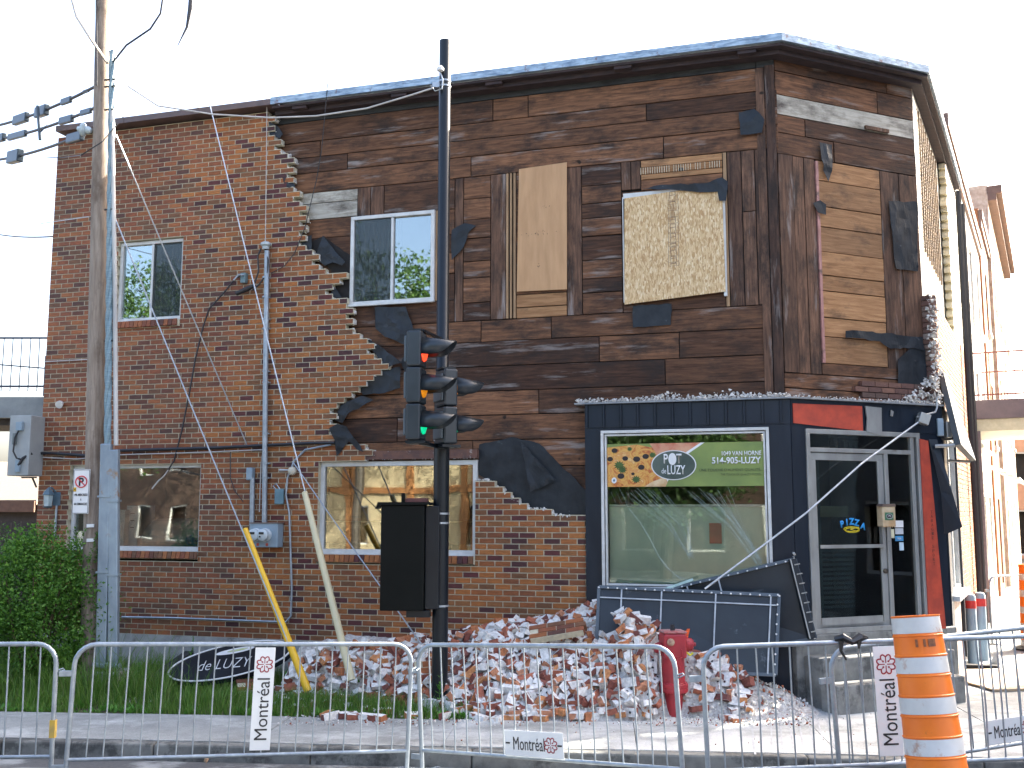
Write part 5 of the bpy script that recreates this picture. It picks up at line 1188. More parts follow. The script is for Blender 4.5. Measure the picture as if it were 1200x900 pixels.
bB = barrier(FP(96, 8.42, .15), FP(481, 9.12, .065), 'steel crowd barrier with an upright name plate in front of the grass', seed=2)
bC = barrier(FP(499, 9.3, .03), FP(794, 8.02, .175), 'steel crowd barrier with a low name plate in front of the rubble heap', seed=3, H=1.10)
bD = barrier(FP(822, 7.86, .20), Vector((4.12, 8.0, .27)), 'steel crowd barrier with an upright name plate beside the orange marker', seed=4)
bE = barrier(FP(971, 8.0, .17), FP(1262, 8.72, .305), 'steel crowd barrier set at an angle behind another at the right edge', seed=5)
plate(bB[0], bB[1], (lambda L_: .545*L_)(bB[2]), .655, .165, .83, True)
plate(bC[0], bC[1], bC[2]*.475, .315, .56, .205, False)
plate(bD[0], bD[1], bD[2]*.518, .66, .185, .80, True)
plate(bE[0], bE[1], bE[2]*.65, .32, .50, .19, False)
m = MB(); m.box(-.022, .022, -.022, .022, -.07, .07); m.build('tape_band', M_('yellow_tape', (.65, .42, .05), (.4, .3, .1), 9), bA[0], bA[1] @ Matrix.Translation((bA[2], 0, .42)))
m = MB(); rnd = random.Random(5); 
L_ = bD[2]; x0 = .48*L_-.17
m.tube([(x0-.1, 0, 1.12), (x0-.04, -.02, 1.135), (x0+.02, -.03, 1.10), (x0+.10, 0, 1.13), (x0+.16, .01, 1.12)], [.02, .03, .026, .034, .012], 7); m.tube([(x0-.06, -.03, 1.11), (x0-.07, -.035, 1.04), (x0-.03, -.03, .97)], [.02, .012, .008], 6); m.tube([(x0+.08, -.03, 1.11), (x0+.07, -.03, 1.05)], [.018, .008], 6)
tag(m.build('tied_bag', M_('black_plastic', (.02, .02, .022), rough=.3), None, bD[1]), 'black plastic bag knotted round the top rail of the right barrier', 'bag')
# ================================================================== ORANGE MARKERS
def drum(name, top_c, base_c, r0, r1, lab, nband=10, first_white=True, seed=0):
    t_, b_ = Vector(top_c), Vector(base_c); ax = (t_-b_); H = ax.length; z = ax.normalized(); x = z.cross(Vector((0, 1, 0))).normalized()*-1; x = Vector((1, 0, 0))-z*z.x; x.normalize(); y = z.cross(x)
    M = Matrix(((x.x, y.x, z.x, b_.x), (x.y, y.y, z.y, b_.y), (x.z, y.z, z.z, b_.z), (0, 0, 0, 1)))
    t = thing(name, lab, 'traffic marker', m=M)
    OR = M_('marker_orange', (.85, .20, .012), (.75, .15, .01), 3, rough=.45, bmp=.03, dirt=.64, dirt_c=(.35, .12, .03), dirt_scale=7)
    WH = M_('marker_white', (.62, .63, .62), (.5, .5, .48), 3, rough=.35, bmp=.03, dirt=.57, dirt_c=(.42, .28, .22), dirt_scale=6)
    prof = []; m = MB()
    body = [(r0*.97, 0)]
    hb_ = H/nband
    rr = lambda zz: r0+(r1-r0)*zz/H
    bodyp = [(rr(0), 0)]
    for i in range(nband):
        z0, z1 = i*hb_, (i+1)*hb_; bodyp += [(rr(z0)+.0, z0+.004), (rr(z1), z1-.012), (rr(z1)-.012, z1-.004), (rr(z1)-.012, z1)] if False else [(rr(z0), z0+.004), (rr(z1), z1-.010), (rr(z1)+.006, z1-.008), (rr(z1)+.006, z1-.001)]
    bodyp += [(rr(H)-.03, H), (rr(H)-.035, H-.05)]
    m.lathe(bodyp, 40); m.build('body', OR, t, smooth=True)
    for i in range(nband):
        if (nband-1-i) % 2 == (0 if first_white else 1):
            z0, z1 = i*hb_, (i+1)*hb_; s = MB(); n = 40; vs = []
            for zz in (z0+.012, z1-.014):
                for k in range(n): a = 2*math.pi*k/n; r_ = rr(zz)+.002; vs.append((r_*math.cos(a), r_*math.sin(a), zz))
            s.add(vs, [(k, (k+1) % n, (k+1) % n+n, k+n) for k in range(n)]); s.build('reflective_band', WH, t, smooth=True)
    m = MB(); m.lathe([(r0+.13, 0), (r0+.13, .04), (r0+.02, .07)], 8, Matrix.Translation((0, 0, -.05))); m.build('rubber_base', INK, t)
    return t, M, rr
tp = P(1072, 721, 7.2); bs_ = P(1108, 985, 7.05); bs_.z = .30
dr_ = drum('traffic_drum', tp, bs_, .205, .155, 'tall leaning orange and white striped marker in the right foreground', 10)
m = MB(); H_ = (tp-bs_).length
for k, a in enumerate((-.45, -.15, .1, .25)):
    r_ = .163+.004; z = H_*.86
    m.box(-.008-.01*(k == 2), .008+.01*(k == 2), -.001, .001, -.025, .025, 0, Matrix.Translation((r_*math.sin(a), -r_*math.cos(a), z)) @ Matrix.Rotation(a, 4, 'Z'))
m.build('stencil_marks', M_('worn_black', (.10, .04, .02), (.3, .1, .03), 30, bmp=0), dr_[0], dr_[1])
b_ = G(1214, 762, ZS); drum('traffic_drum', (b_.x-.02, b_.y, b_.z+1.33), (b_.x, b_.y, ZS+.05), .21, .16, 'orange and white striped marker far off at the right edge by the street', 10, False)
# far barrier and bollards on the side street
fb1 = G(1163, 755, ZS); bF = barrier((fb1.x, fb1.y, ZS), (fb1.x+2.4, fb1.y+1.2, ZS), 'single steel crowd barrier far down the side street sidewalk', seed=8)
for k, (u, v, lab) in enumerate(((1141, 778, 'nearer grey steel bollard with a red band beside the side wall'), (1152.5, 774, 'farther grey steel bollard with a red band beside the side wall'))):
    p = G(u, v, ZS); t = thing('bollard', lab, 'bollard', (p.x, p.y, ZS), group='bollards along the side wall')
    r_ = .075; hh_ = .98; m = MB(); m.lathe([(r_, 0), (r_, hh_-.04), (r_*.8, hh_-.01), (r_*.3, hh_)], 20); m.build('post', GREYBLUE, t, smooth=True)
    m = MB(); m.lathe([(r_+.003, hh_-.20), (r_+.004, hh_-.19), (r_+.004, hh_-.10), (r_+.003, hh_-.09)], 20); m.build('red_band', M_('red_band', (.55, .03, .03), bmp=0), t)
p = G(1185, 800, ZS+.03); m = MB(); m.box(-.2, 2.2, -.55, .95, 0, .018); m.box(-.2, 2.2, -.57, -.55, -.01, .016)
tag(m.build('plywood_sheet', M_('weathered_ply', (.42, .33, .22), (.30, .22, .14), 3, (1, 6, 1), dirt=.6, dirt_c=(.14, .1, .07), dirt_scale=6), None, Matrix.Translation(G(1150, 800, ZS+.02)) @ Matrix.Rotation(R(8), 4, 'Z')), 'weathered plywood sheet lying on the sidewalk at the right edge', 'board')
m = MB(); m.box(-.3, .3, -.07, .07, 0, .05); tag(m.build('timber_offcut', BLACKBK, None, Matrix.Translation(G(1143, 783, ZS)) @ Matrix.Rotation(R(-14), 4, 'Z')), 'dark piece of timber on the ground before the grey bollards', 'timber')
m = MB(); crumb(m, 0, 0, .06, .14); tag(m.build('stone', CONC, None, Matrix.Translation(G(1167, 778, ZS))), 'grey lump of concrete beside the bollards', 'stone')
# ================================================================== HYDRANT
hp = G(790, 838, ZS); t = thing('fire_hydrant', 'dusty red fire hydrant at the front of the rubble heap', 'fire hydrant', (hp.x, hp.y, ZS), (0, 0, R(6)))
HR = M_('hydrant_red', (.40, .025, .035), (.28, .02, .028), 5, rough=.45, bmp=.15, dirt=.64, dirt_c=(.4, .22, .2), dirt_scale=7)
m = MB(); m.lathe([(.10, -.05), (.10, .24), (.15, .245), (.155, .27), (.15, .29), (.155, .295), (.155, .33), (.125, .345), (.12, .6), (.125, .62), (.125, .63)], 24); m.build('barrel', HR, t, smooth=True, bevel=.003)
for k in range(8):
    m = MB(); a = k*math.pi/4; m.lathe([(.011, .235), (.011, .345)], 6, Matrix.Translation((.137*math.cos(a), .137*math.sin(a), 0))); m.build('flange_bolt', HR, t)
m = MB(); m.box(-.125, .125, -.12, .12, .60, .86); m.build('head', HR, t, bevel=.022)
m = MB(); m.box(-.128, .128, -.123, .123, .862, .885); m.build('cap', M_('dusty_cap', (.45, .3, .29), (.3, .05, .05), 6), t, bevel=.01)
m = MB(); m.lathe([(.026, .885), (.022, .945)], 5); m.build('operating_nut', INK, t)
for sgn, r_, ln, nm in ((1, .066, .12, 'large_nozzle'), (-1, .05, .10, 'small_nozzle')):
    Mx = Matrix.Translation((0, 0, .735 if sgn > 0 else .70)) @ Matrix.Rotation(R(90)*sgn, 4, 'Y')
    m = MB(); m.lathe([(r_*.8, .1), (r_*.9, .13), (r_*1.25, .135), (r_*1.25, .165), (r_*1.05, .17), (r_*1.05, .13+ln*.6), (r_*.7, .13+ln*.75), (r_*.3, .13+ln*.78), (r_*.3, .13+ln), (r_*.1, .13+ln)], 18, Mx); m.build(nm, HR, t, smooth=True)
m = MB(); m.lathe([(.04, 0), (.04, .015), (.02, .02), (.018, .04), (.005, .042)], 12, Matrix.Translation((-.055, -.122, .775)) @ Matrix.Rotation(R(90), 4, 'X')); m.build('front_plug', M_('brass_dust', (.5, .42, .28), (.3, .12, .08), 9), t)
m = MB(); m.tube([(.02, -.135, .62), (.0, -.14, .56), (.015, -.135, .49), (.03, -.13, .44), (.035, -.13, .52)], .007, 5); m.tube([(.06, -.13, .70), (.07, -.13, .62), (.02, -.135, .6)], .006, 5); m.build('chain', HR, t)
m = MB(); m.prism([(.125, .86), (.165, .90), (.19, .90), (.165, .80), (.14, .79)], -.01, -.004); tag(m.build('marker_flag', M_('flag_orange', (.85, .12, .02), bmp=0), t), None)
m = MB(); m.tube([(.13, -.06, .66), (.17, -.07, .63), (.2, -.07, .655)], .012, 6); m.build('yellow_tag', M_('tag_yellow', (.7, .65, .03), bmp=0), t)
# ================================================================== FALLEN SIGN PANELS
def panel(name, tl, tr, br, bl, lab, ribs, hor=(), th=.05, rim_pts=True):
    t = thing(name, lab, 'sign panel', tuple((Vector(bl)+Vector(br))/2)); M0 = Matrix.Translation(t.location)
    tl, tr, br, bl = [Vector(q)-t.location for q in (tl, tr, br, bl)]; n_ = (tr-tl).cross(bl-tl).normalized()
    if n_.y > 0: n_ = -n_
    m = MB(); q = [tl, tr, br, bl]; m.add(q+[v-n_*th for v in q], [(0, 1, 2, 3), (7, 6, 5, 4), (0, 4, 5, 1), (1, 5, 6, 2), (2, 6, 7, 3), (3, 7, 4, 0)])
    m.build('sheet', M_('panel_black', (.006, .012, .02), (.016, .026, .036), 1.6, rough=.4, bmp=.05, dirt=.62, dirt_c=(.12, .145, .165), dirt_scale=4), t)
    pt = lambda a, b: (tl*(1-a)+tr*a)*(1-b)+(bl*(1-a)+br*a)*b
    m = MB(); e = n_*.022
    for a, b in ((tl, tr), (tr, br), (br, bl), (bl, tl)): m.bar(a+e*.6, b+e*.6, .035, .03, n_)
    m.build('rim', M_('rim_dark', (.05, .07, .09), (.09, .11, .13), 6, rough=.4), t)
    m = MB()
    for r_ in ribs: m.bar(pt(r_, .0)+e*.9, pt(r_, 1)+e*.9, .016, .016, n_)
    for r_ in hor: m.bar(pt(.0, r_)+e*.9, pt(1, r_)+e*.9, .014, .014, n_)
    m.build('ribs', M_('rib_grey', (.5, .53, .55), (.3, .33, .36), 7, metal=.3), t)
    m = MB(); cnt = int((tr-tl).length/.105)
    for i in range(cnt+1): m.lathe([(.012, 0), (.009, .008)], 6, Matrix.Translation(pt(i/cnt, .012)+e*1.7) @ n_.to_track_quat('Z', 'Y').to_matrix().to_4x4())
    cnt = int((br-tr).length/.10)
    for i in range(cnt+1): m.lathe([(.012, 0), (.009, .008)], 6, Matrix.Translation(pt(.992, i/cnt)+e*1.7) @ n_.to_track_quat('Z', 'Y').to_matrix().to_4x4())
    m.build('rivets', WHITEP, t)
    return t
panel('fallen_sign_board', P(702, 688, 11.95), P(913, 698, 11.62), P(909, 791, 11.45), P(698, 785, 11.7), 'long black sign panel with rivets lying against the rubble under the shop window', (.13, .355, .655, .955), (.13,))
PN2 = panel('fallen_sign_board', P(778, 692, 12.2), P(932, 655, 11.78), P(956, 748, 11.72), P(800, 775, 12.0), 'tilted black sign panel leaning behind the long one beside the entrance', (.18, .42,), (), th=.04)
m = MB(); a_, b_ = P(928, 655, 11.74), P(951, 748, 11.68); m.bar(a_, b_, .075, .09, (0, -1, 0)); m.build('edge_frame', M_('frame_black', (.010, .014, .02), bmp=.05), PN2, Matrix.Identity(4)); t = PN2
m = MB(); d = (b_-a_)
for i in range(8): q = a_+d*(i+.6)/8.3+Vector((-.0, -.05, 0)); m.bar(q, q+Vector((.06, -.005, .012)), .012, .012)
m.bar(a_+Vector((-.03, -.05, 0)), b_+Vector((-.03, -.05, 0)), .012, .012, (0, -1, 0)); rnd = random.Random(2); [crumb(m, a_.x+.01, a_.y-.05, a_.z+.01+.02*i, .022) for i in range(4)]
m.build('pegs', ALUG, PN2, Matrix.Identity(4))
# long thin rod from the broken panel up to the entrance fascia
fx = C.w(CX(1071, 490), y_s-.10, CZ(489)); rod = MB(); e_ = P(826, 690, 11.5); rod.tube([e_, P(880, 650, 11.53), P(945, 601, 11.6), P(1010, 543, 12.0), fx], .011, 7)
t = tag(rod.build('fallen_rod', M_('rod_white', (.6, .62, .63), (.4, .42, .44), 8, metal=.3), smooth=True), 'long pale rod slanting from the fallen panels up to the entrance fascia', 'rod')
br = thing('wall_bracket', 'small grey box and bent pipe hanging at the right end of the entrance fascia', 'bracket', tuple(fx))
m = MB(); m.box(-.06, .07, -.06, .06, -.06, .07, 0, Matrix.Rotation(R(20), 4, 'Y')); m.build('box', ALUG, br, bevel=.006)
q = lambda u, v, o=y_s-.09: C.w(C.px(u, v, o)[0], o, C.px(u, v, o)[1])-fx
m = MB(); m.tube([q(1074, 489), q(1085, 486), q(1096, 483), q(1098, 478), q(1098, 466)], .012, 8); m.build('pipe', ALUG, br, smooth=True)
t = thing('broken_glass_strip', 'pale glass strip lying on the top edge of the long black panel', 'glass strip', P(775, 690, 11.86)); 
m = MB(); m.bar(P(772, 693, 11.9)-t.location, P(812, 679, 11.9)-t.location, .03, .008, (0, -1, .3)); m.build('strip', M_('glass_edge', (.45, .6, .55), (.3, .42, .38), 9, rough=.2), t)
# fallen oval sign in the grass
c0 = P(268, 776, 13.0); c0.z -= 0
xa = (P(342, 762, 13.05)-P(197, 790, 12.9)); L2 = xa.length; xa.normalize(); za = Vector((-.35, .88, .42)); za = (za-xa*za.dot(xa)).normalized(); ya = za.cross(xa)
c0 = (P(342, 762, 13.05)+P(197, 790, 12.9))/2
M = Matrix(((xa.x, ya.x, za.x, c0.x), (xa.y, ya.y, za.y, c0.y), (xa.z, ya.z, za.z, c0.z), (0, 0, 0, 1)))
t = thing('oval_sign', 'fallen black oval sign with white lettering lying in the grass against the footing', 'sign', m=M)
rx, rz = L2/2, .36
m = MB(); m.prism([(rx*math.cos(i*math.pi/24), rz*math.sin(i*math.pi/24)) for i in range(48)], -.02, .04); m.build('board', M_('sign_black', (.006, .007, .010), (.014, .018, .024), 2, spec=.25, rough=.4), t)
m = MB(); m.tube([(rx*.985*math.cos(i*math.pi/24), -.024, rz*.97*math.sin(i*math.pi/24)) for i in range(49)], .012, 6, cap=False); m.build('white_rim', PLATE, t)
text_part('lettering', 'de LUZY', PLATE, t, M @ Matrix.Translation((-.06, -.026, -.05)) @ Matrix(((1, 0, .35, 0), (0, 1, 0, 0), (0, 0, 1, 0), (0, 0, 0, 1))), width=rx*.85, height=.19, bold=-.012)
m = MB(); m.prism([(.05+.24*math.cos(i*.3), .19+.055*math.sin(i*.3)) for i in range(21)], -.028, -.024); ov = m.build('white_oval', PLATE, t)
m = MB(); m.prism([(.08+.13*math.cos(i*.3), .19+.022*math.sin(i*.3)) for i in range(21)], -.032, -.029); m.build('green_garnish', M_('leafgreen', (.35, .45, .12), (.5, .5, .4), 10, bmp=0), ov)
m = MB(); a_, b_ = P(172, 800, 12.9), P(222, 765, 13.9); m.bar(a_, b_, .12, .05); tag(m.build('timber_offcut', WD), 'dark timber lying against the footing left of the fallen oval sign', 'timber')
# ================================================================== SIGNAL POLE
D = 11.2; pb_ = G(515, 832, ZS); 
def PT(u, v, y=None): return P(u, v, y or pb_.y)
sx = (519-600)/FPX*pb_.y; sx = pb_.x
t = thing('signal_pole', 'tall straight black steel pole carrying the traffic signals', 'pole', (sx, pb_.y, ZS))
htop = P(522, 48, pb_.y).z-ZS
m = MB(); m.lathe([(.088, -.05), (.088, 3.62), (.088, 3.621), (.072, 3.64), (.068, htop), (.03, htop+.01)], 24); m.build('shaft', PAINTBLK, t, smooth=True)
def band(z, r_=.09): 
    m = MB(); m.lathe([(r_, z), (r_+.003, z+.002), (r_+.003, z+.02), (r_, z+.022)], 24); m.build('steel_band', WIRE, t, smooth=True)
def zof(v): return P(516, v, pb_.y).z-ZS
for v in (517, 603, 614, 711, 518-5): band(zof(v))
for v in (97, 103): band(zof(v), .071)
cab = thing('control_cabinet', 'dull black control cabinet strapped to the left of the signal pole', 'cabinet', tuple(PT(477, 714, pb_.y-.02)))
w_ = 62/FPX*pb_.y; h_ = 122/FPX*pb_.y
m = MB(); m.box(-w_/2+.02, w_/2-.10, -.2, .16, 0, h_-.03); m.build('body', PAINTBLK2, cab, bevel=.012)
m = MB(); m.box(w_/2-.098, w_/2+.06, -.12, .12, .01, h_-.04); m.build('back_box', PAINTBLK, cab, bevel=.01)
m = MB(); m.prism([(-w_/2-.045, h_-.075), (-w_/2-.015, h_), (w_/2-.03, h_), (w_/2-.03, h_-.03), (-w_/2+.01, h_-.035)], -.23, .19); m.build('lid', PAINTBLK2, cab, bevel=.004)
m = MB(); m.box(.08-.15, .12-.15, -.1, -.05, h_, h_+.1); m.box(-.03, .22, -.08, .1, h_, h_+.045, 1); m.build('bracket', [PAINTBLK2, M_('rust_red', (.16, .05, .04), (.1, .04, .035))], cab, bevel=.004)
m = MB(); m.box(.0, .26, -.1, .1, -.08, -.004); m.build('cable_box', PAINTBLK, cab, bevel=.005)
for k in range(8):
    m = MB(); m.box(-w_/2+.012, -w_/2+.0195, -.17, .1, .1+k*.12, .108+k*.12); m.build('hinge', INK, cab)
# signal heads
def lens_mat(name, c, e):
    m_, t_, bs, L = nmat(name); bs.inputs['Base Color'].default_value = (*c, 1); bs.inputs['Roughness'].default_value = .25
    if e: bs.inputs['Emission Color'].default_value = (*c, 1); bs.inputs['Emission Strength'].default_value = e
    return m_
LR, LA, LG = lens_mat('lens_red', (.9, .06, .02), .35), lens_mat('lens_amber', (.9, .3, .01), .08), lens_mat('lens_green', (.0, .5, .22), .22)
VIS = M_('visor_blue_black', (.012, .018, .024), (.022, .03, .038), 3, rough=.35, bmp=.02); VISI = M_('visor_inside', (.01, .009, .008), rough=.8, bmp=0)
HB_ = M_('signal_back', (.05, .07, .085), (.07, .09, .105), 3, rough=.35, bmp=.02)
def head(loc, az, secs, lenses, lab, hs, W_=.30, vl=.36, dep=.16):
    t = thing('traffic_signal', lab, 'traffic signal', loc, (0, 0, az))      # local +x is where the lamp shines
    n = secs
    for i in range(n):
        z = -(i+.5)*hs; m = MB(); m.box(-dep, 0, -W_/2, W_/2, z-hs/2+.004, z+hs/2-.004); b = m.build('lamp_housing', VIS, t, bevel=.02)
        m = MB(); m.box(-dep-.03, -dep+.001, -W_*.42, W_*.42, z-hs*.36, z+hs*.36); m.build('back_cover', HB_, b, bevel=.01)
        Mx = Matrix.Translation((.0, 0, z)) @ Matrix.Rotation(R(90), 4, 'Y')
        r_ = W_*.45; m = MB(); k = 28; vs = []; o_ = 25
        for j in range(k+1):
            a = R(-o_)+(math.pi+2*R(o_))*j/k; cy_, cz_ = math.cos(a), math.sin(a); top_ = (math.sin(a)+math.sin(R(o_)))/(1+math.sin(R(o_))); ln = vl*(.22+.78*max(0, top_)**.45)
            vs += [(0, cy_*r_, z+cz_*r_), (ln, cy_*r_*.97, z+cz_*r_*.95-ln*.12)]
        m.add(vs, [(2*j, 2*j+2, 2*j+3, 2*j+1) for j in range(k)]); v = m.build('visor', VIS, b, smooth=True); s = v.modifiers.new('s', 'SOLIDIFY'); s.thickness = .006
        m = MB(); m.lathe([(r_*.96, .0), (r_*.9, .015), (r_*.5, .035), (.01, .042)], 24, Mx); m.build('lens', lenses[i], b, smooth=True)
    m = MB(); m.box(-dep-.005, .05, -W_*.4, W_*.4, -n*hs-.03, -n*hs-.002); m.box(-dep-.01, -.01, -W_*.35, W_*.35, .0, .02); m.build('bracket', PAINTBLK, t)
    # arm to the pole
    return t
hs = 43.2/FPX*10.95
ph = P(497, 389, 10.95); head(tuple(ph), R(-8), 3, (LR, LA, LG), 'three-lamp traffic signal with red amber and green lenses facing right', hs)
ph2 = P(531, 434, 11.35); head((ph2.x, ph2.y, ph2.z), R(25), 2, (LA, LG), 'two-lamp traffic signal behind the black pole facing away to the right', hs*1.06)
m = MB(); m.bar((ph.x-.02, ph.y, ph.z-3*hs-.02), (sx, pb_.y, ph.z-3*hs-.03), .05, .04); m.bar((ph.x-.02, ph.y, ph.z+.015), (sx, pb_.y, ph.z+.015), .04, .03)
m.build('signal_arm', PAINTBLK, t, Matrix.Identity(4))
# ================================================================== UTILITY POLE
ub = G(106, 812, ZS-.02); ut = P(122, -60, ub.y); ax = (ut-ub); Lp = ax.length
z = ax.normalized(); x = (Vector((1, 0, 0))-z*z.x).normalized(); y = z.cross(x)
UM = Matrix(((x.x, y.x, z.x, ub.x), (x.y, y.y, z.y, ub.y), (x.z, y.z, z.z, ub.z), (0, 0, 0, 1)))
t = thing('utility_pole', 'weathered wooden utility pole with grey steel cable guards', 'pole', m=UM)
UW = wood('pole_timber', (.17, .13, .10), (.36, .31, .26), 1, 0, .58, (.10, .07, .05), .68, (.5, .47, .42))
m = MB(); rr = random.Random(6); pts = [(0, 0, Lp*i/14) for i in range(15)]; rad = [.128-.042*i/14+rr.uniform(-.003, .003) for i in range(15)]; m.tube(pts, rad, 18); m.build('shaft', UW, t, smooth=True)
def uu(u, v): p = UM.inverted() @ P(u, v, ub.y-.12); return p
# steel guards with flared feet
for (u0, v0, u1, v1, w_, nm) in ((119, 782, 125, 520, .13, 'cable_guard'), (133, 782, 134, 527, .12, 'cable_guard')):
    a, b = UM.inverted() @ P(u0, v0, ub.y-.15), UM.inverted() @ P(u1, v1, ub.y-.15); m = MB(); m.bar(a, b, w_, .09, (0, -1, 0)); m.bar(a-Vector((.01, 0, .0)), a+(b-a)*.02, w_+.06, .12, (0, -1, 0)); g_ = m.build(nm, GALVD, t, bevel=.015)
    for k in (.42, .76): q = a+(b-a)*k; s = MB(); s.box(q.x-w_*.6, q.x+w_*.6, q.y-.055, q.y+.05, q.z-.012, q.z+.012); s.build('strap', GALVD, g_)
m = MB(); a = UM.inverted() @ P(128, 786, ub.y-.15); m.box(a.x-.19, a.x+.17, -.26, .08, .0, a.z+.0); m.build('base_box', M_('rusted_base', (.25, .34, .36), (.3, .25, .2), 3, dirt=.6, dirt_c=(.2, .1, .05), dirt_scale=5), t, bevel=.02)
# blue-grey wrapped cable riser above the guards
m = MB(); a, b = UM.inverted() @ P(126, 522, ub.y-.13), UM.inverted() @ P(132, 60, ub.y-.10)
for k in range(3):
    pts = []
    for i in range(60):
        q = a+(b-a)*i/59; ph_ = i*.55+k*2.09; pts.append((q.x+.022*math.cos(ph_), q.y+.022*math.sin(ph_), q.z))
    m.tube(pts, .026, 7)
m.build('cable_riser', M_('riser_blue', (.22, .32, .36), (.13, .2, .24), 5, (2, 2, 20), rough=.5), t, smooth=True)
m = MB(); a, b = UM.inverted() @ P(136, 522, ub.y-.13), UM.inverted() @ P(131, 130, ub.y-.12); m.tube([a, (a+b)/2+Vector((.012, 0, 0)), b], .028, 10); m.build('conduit', M_('conduit_pale', (.5, .5, .48), (.35, .35, .34), 3, (1, 1, .4)), t, smooth=True)
m = MB()
for v, l in ((102, .10), (94, .1), (129, .08), (246, .08), (400, .07)): q = uu(118, v); m.tube([(q.x+.05, q.y, q.z), (q.x+.05+l*1.5, q.y-.02, q.z)], .012, 6)
m.build('pole_steps', M_('iron', (.05, .05, .05), metal=.5), t)
m = MB(); [m.box((q := uu(107, v)).x-.05, q.x+.04, -.14, -.125, q.z-.02, q.z+.02) for v in (616, 633)]; m.build('stapled_notes', PLATE, t)
# cables to the left with line hardware
def catenary(a, b, sag, n=16): return [a+(b-a)*(i/n)+Vector((0, 0, -sag*4*(i/n)*(1-i/n))) for i in range(n+1)]
def line(name, pts, r_, mat, lab, cat='cable', grp=None, label_extra=None):
    m = MB(); m.tube(pts, r_, 6); return tag(m.build(name, mat, smooth=True), lab, cat, grp)
DB = M_('hardware_dark', (.02, .035, .05), (.03, .05, .07), 5, rough=.4)
sp_ = [((114, 100), (-30, 152), 'upper'), ((114, 125), (-30, 166), 'middle'), ((114, 150), (-30, 190), 'lower')]
for (a2, b2, nm), plugs in zip(sp_, (((.80, .035, .10), (.93, .02, .06), (.62, .06, .12), (.45, .055, .16), (.18, .06, .06)), ((.93, .03, .1), (.80, .04, .13), (.42, .04, .22), (.2, .05, .3)), ((.86, .05, .14), (.40, .075, .14)))):
    A = P(*a2, ub.y); Bq = P(*b2, 17.0); tt = thing('overhead_cable', f'{nm} of the three dark overhead cables left of the utility pole', 'cable', tuple(A), group='overhead cables left of the utility pole')
    pts = [p-A for p in catenary(A, Bq, .10)]; m = MB(); m.tube(pts, .021, 7); m.build('line', CABLE, tt, smooth=True)
    for k, hh_, ll in plugs:
        i = (1-k)*(len(pts)-1); j = int(i); q = pts[j]+(pts[min(j+1, len(pts)-1)]-pts[j])*(i-j); d = (pts[-1]-pts[0]).normalized(); m = MB(); m.bar(q-d*ll*2.0, q+d*ll*2.0, hh_*1.4, hh_*2.6, (0, 0, 1)); m.build('splice_box', DB, tt, bevel=.015)
spc = thing('cable_spacer', 'upright spacer bar across the three overhead cables at the left', 'spacer', tuple(P(46, 145, 14.2)))
m = MB(); m.tube([P(44, 124, 14.2)-spc.location, P(47, 164, 14.2)-spc.location], .022, 6); m.tube([P(47, 155, 14.2)-spc.location, P(55, 147, 14.2)-spc.location], .012, 5); m.build('bar', DB, spc)
ins = thing('insulator', 'white cup-shaped insulator left of the utility pole top', 'insulator', tuple(P(99, 152, ub.y-.05)), (0, R(-82), 0))
m = MB(); m.lathe([(.03, -.09), (.05, -.05), (.045, -.02), (.085, .0), (.09, .03), (.04, .035), (.03, .09)], 18); m.build('cup', M_('porcelain', (.5, .6, .64), rough=.2), ins, smooth=True)
sgn = MB()
line('hanging_cable', [P(82, -10, 12), P(90, 20, 12), P(104, 42, 12.05), P(126, 74, ub.y-.12)], .018, CABLEW, 'pale curved cable hanging left of the pole top')
line('hanging_cable', [P(192, -10, 12), P(188, 16, 12), P(176, 34, 12.05), P(148, 53, 12.1), P(133, 72, ub.y-.12)], .012, CABLE, 'thin dark cable curving right of the pole top')
line('hanging_cable', [P(224, -10, 12.1), P(223, 10, 12.1), P(219, 32, 12.1), P(208, 54, 12.1)], [.025, .03, .016, .004], CABLE, 'short dark cable end hanging alone in the sky right of the pole')
line('pole_cable', [P(113, -20, ub.y-.1), P(113, 60, ub.y-.13), P(113, 100, ub.y-.13)], .012, CABLE, 'dark cable running down the left of the pole top')
# no parking sign on the pole
sg = thing('parking_sign', 'white no-parking sign with a red ring fixed low on the utility pole', 'sign', tuple(P(95, 576, ub.y-.17)))
sw_, sh_ = 20.5/FPX*12, 54/FPX*12
m = MB(); m.box(-sw_/2, sw_/2, -.004, .0, -sh_/2, sh_/2); m.build('plate', PLATE, sg, bevel=.004)
m = MB(); k = .008
for a, b in (((-1, -1), (1, -1)), ((1, -1), (1, 1)), ((1, 1), (-1, 1)), ((-1, 1), (-1, -1))): m.bar((a[0]*(sw_/2-k), -.006, a[1]*(sh_/2-k)), (b[0]*(sw_/2-k), -.006, b[1]*(sh_/2-k)), .005, .002, (0, 1, 0))
m.build('border', INK, sg)
Ms = Matrix.Translation(sg.location)
text_part('lettering', 'P', INK, sg, Ms @ Matrix.Translation((0, -.007, sh_*.22)), width=.06, height=.10, bold=.03)
m = MB(); m.tube([(.068*math.cos(i*math.pi/14), -.009, sh_*.22+.068*math.sin(i*math.pi/14)) for i in range(29)], .007, 6, cap=False); m.bar((-.05, -.0095, sh_*.22+.05), (.05, -.0095, sh_*.22-.05), .012, .002, (0, 1, 0)); m.build('red_ring', M_('ring_red', (.6, .02, .03), bmp=0), sg)
m = MB(); m.box(-sw_/2+.012, -sw_/2+.045, -.0065, -.004, .0, .05); yt = m.build('yellow_label', M_('label_yellow', (.75, .45, .02), bmp=0), sg)
text_part('lettering', '4', INK, yt, Ms @ Matrix.Translation((-sw_/2+.028, -.008, .025)), height=.03)
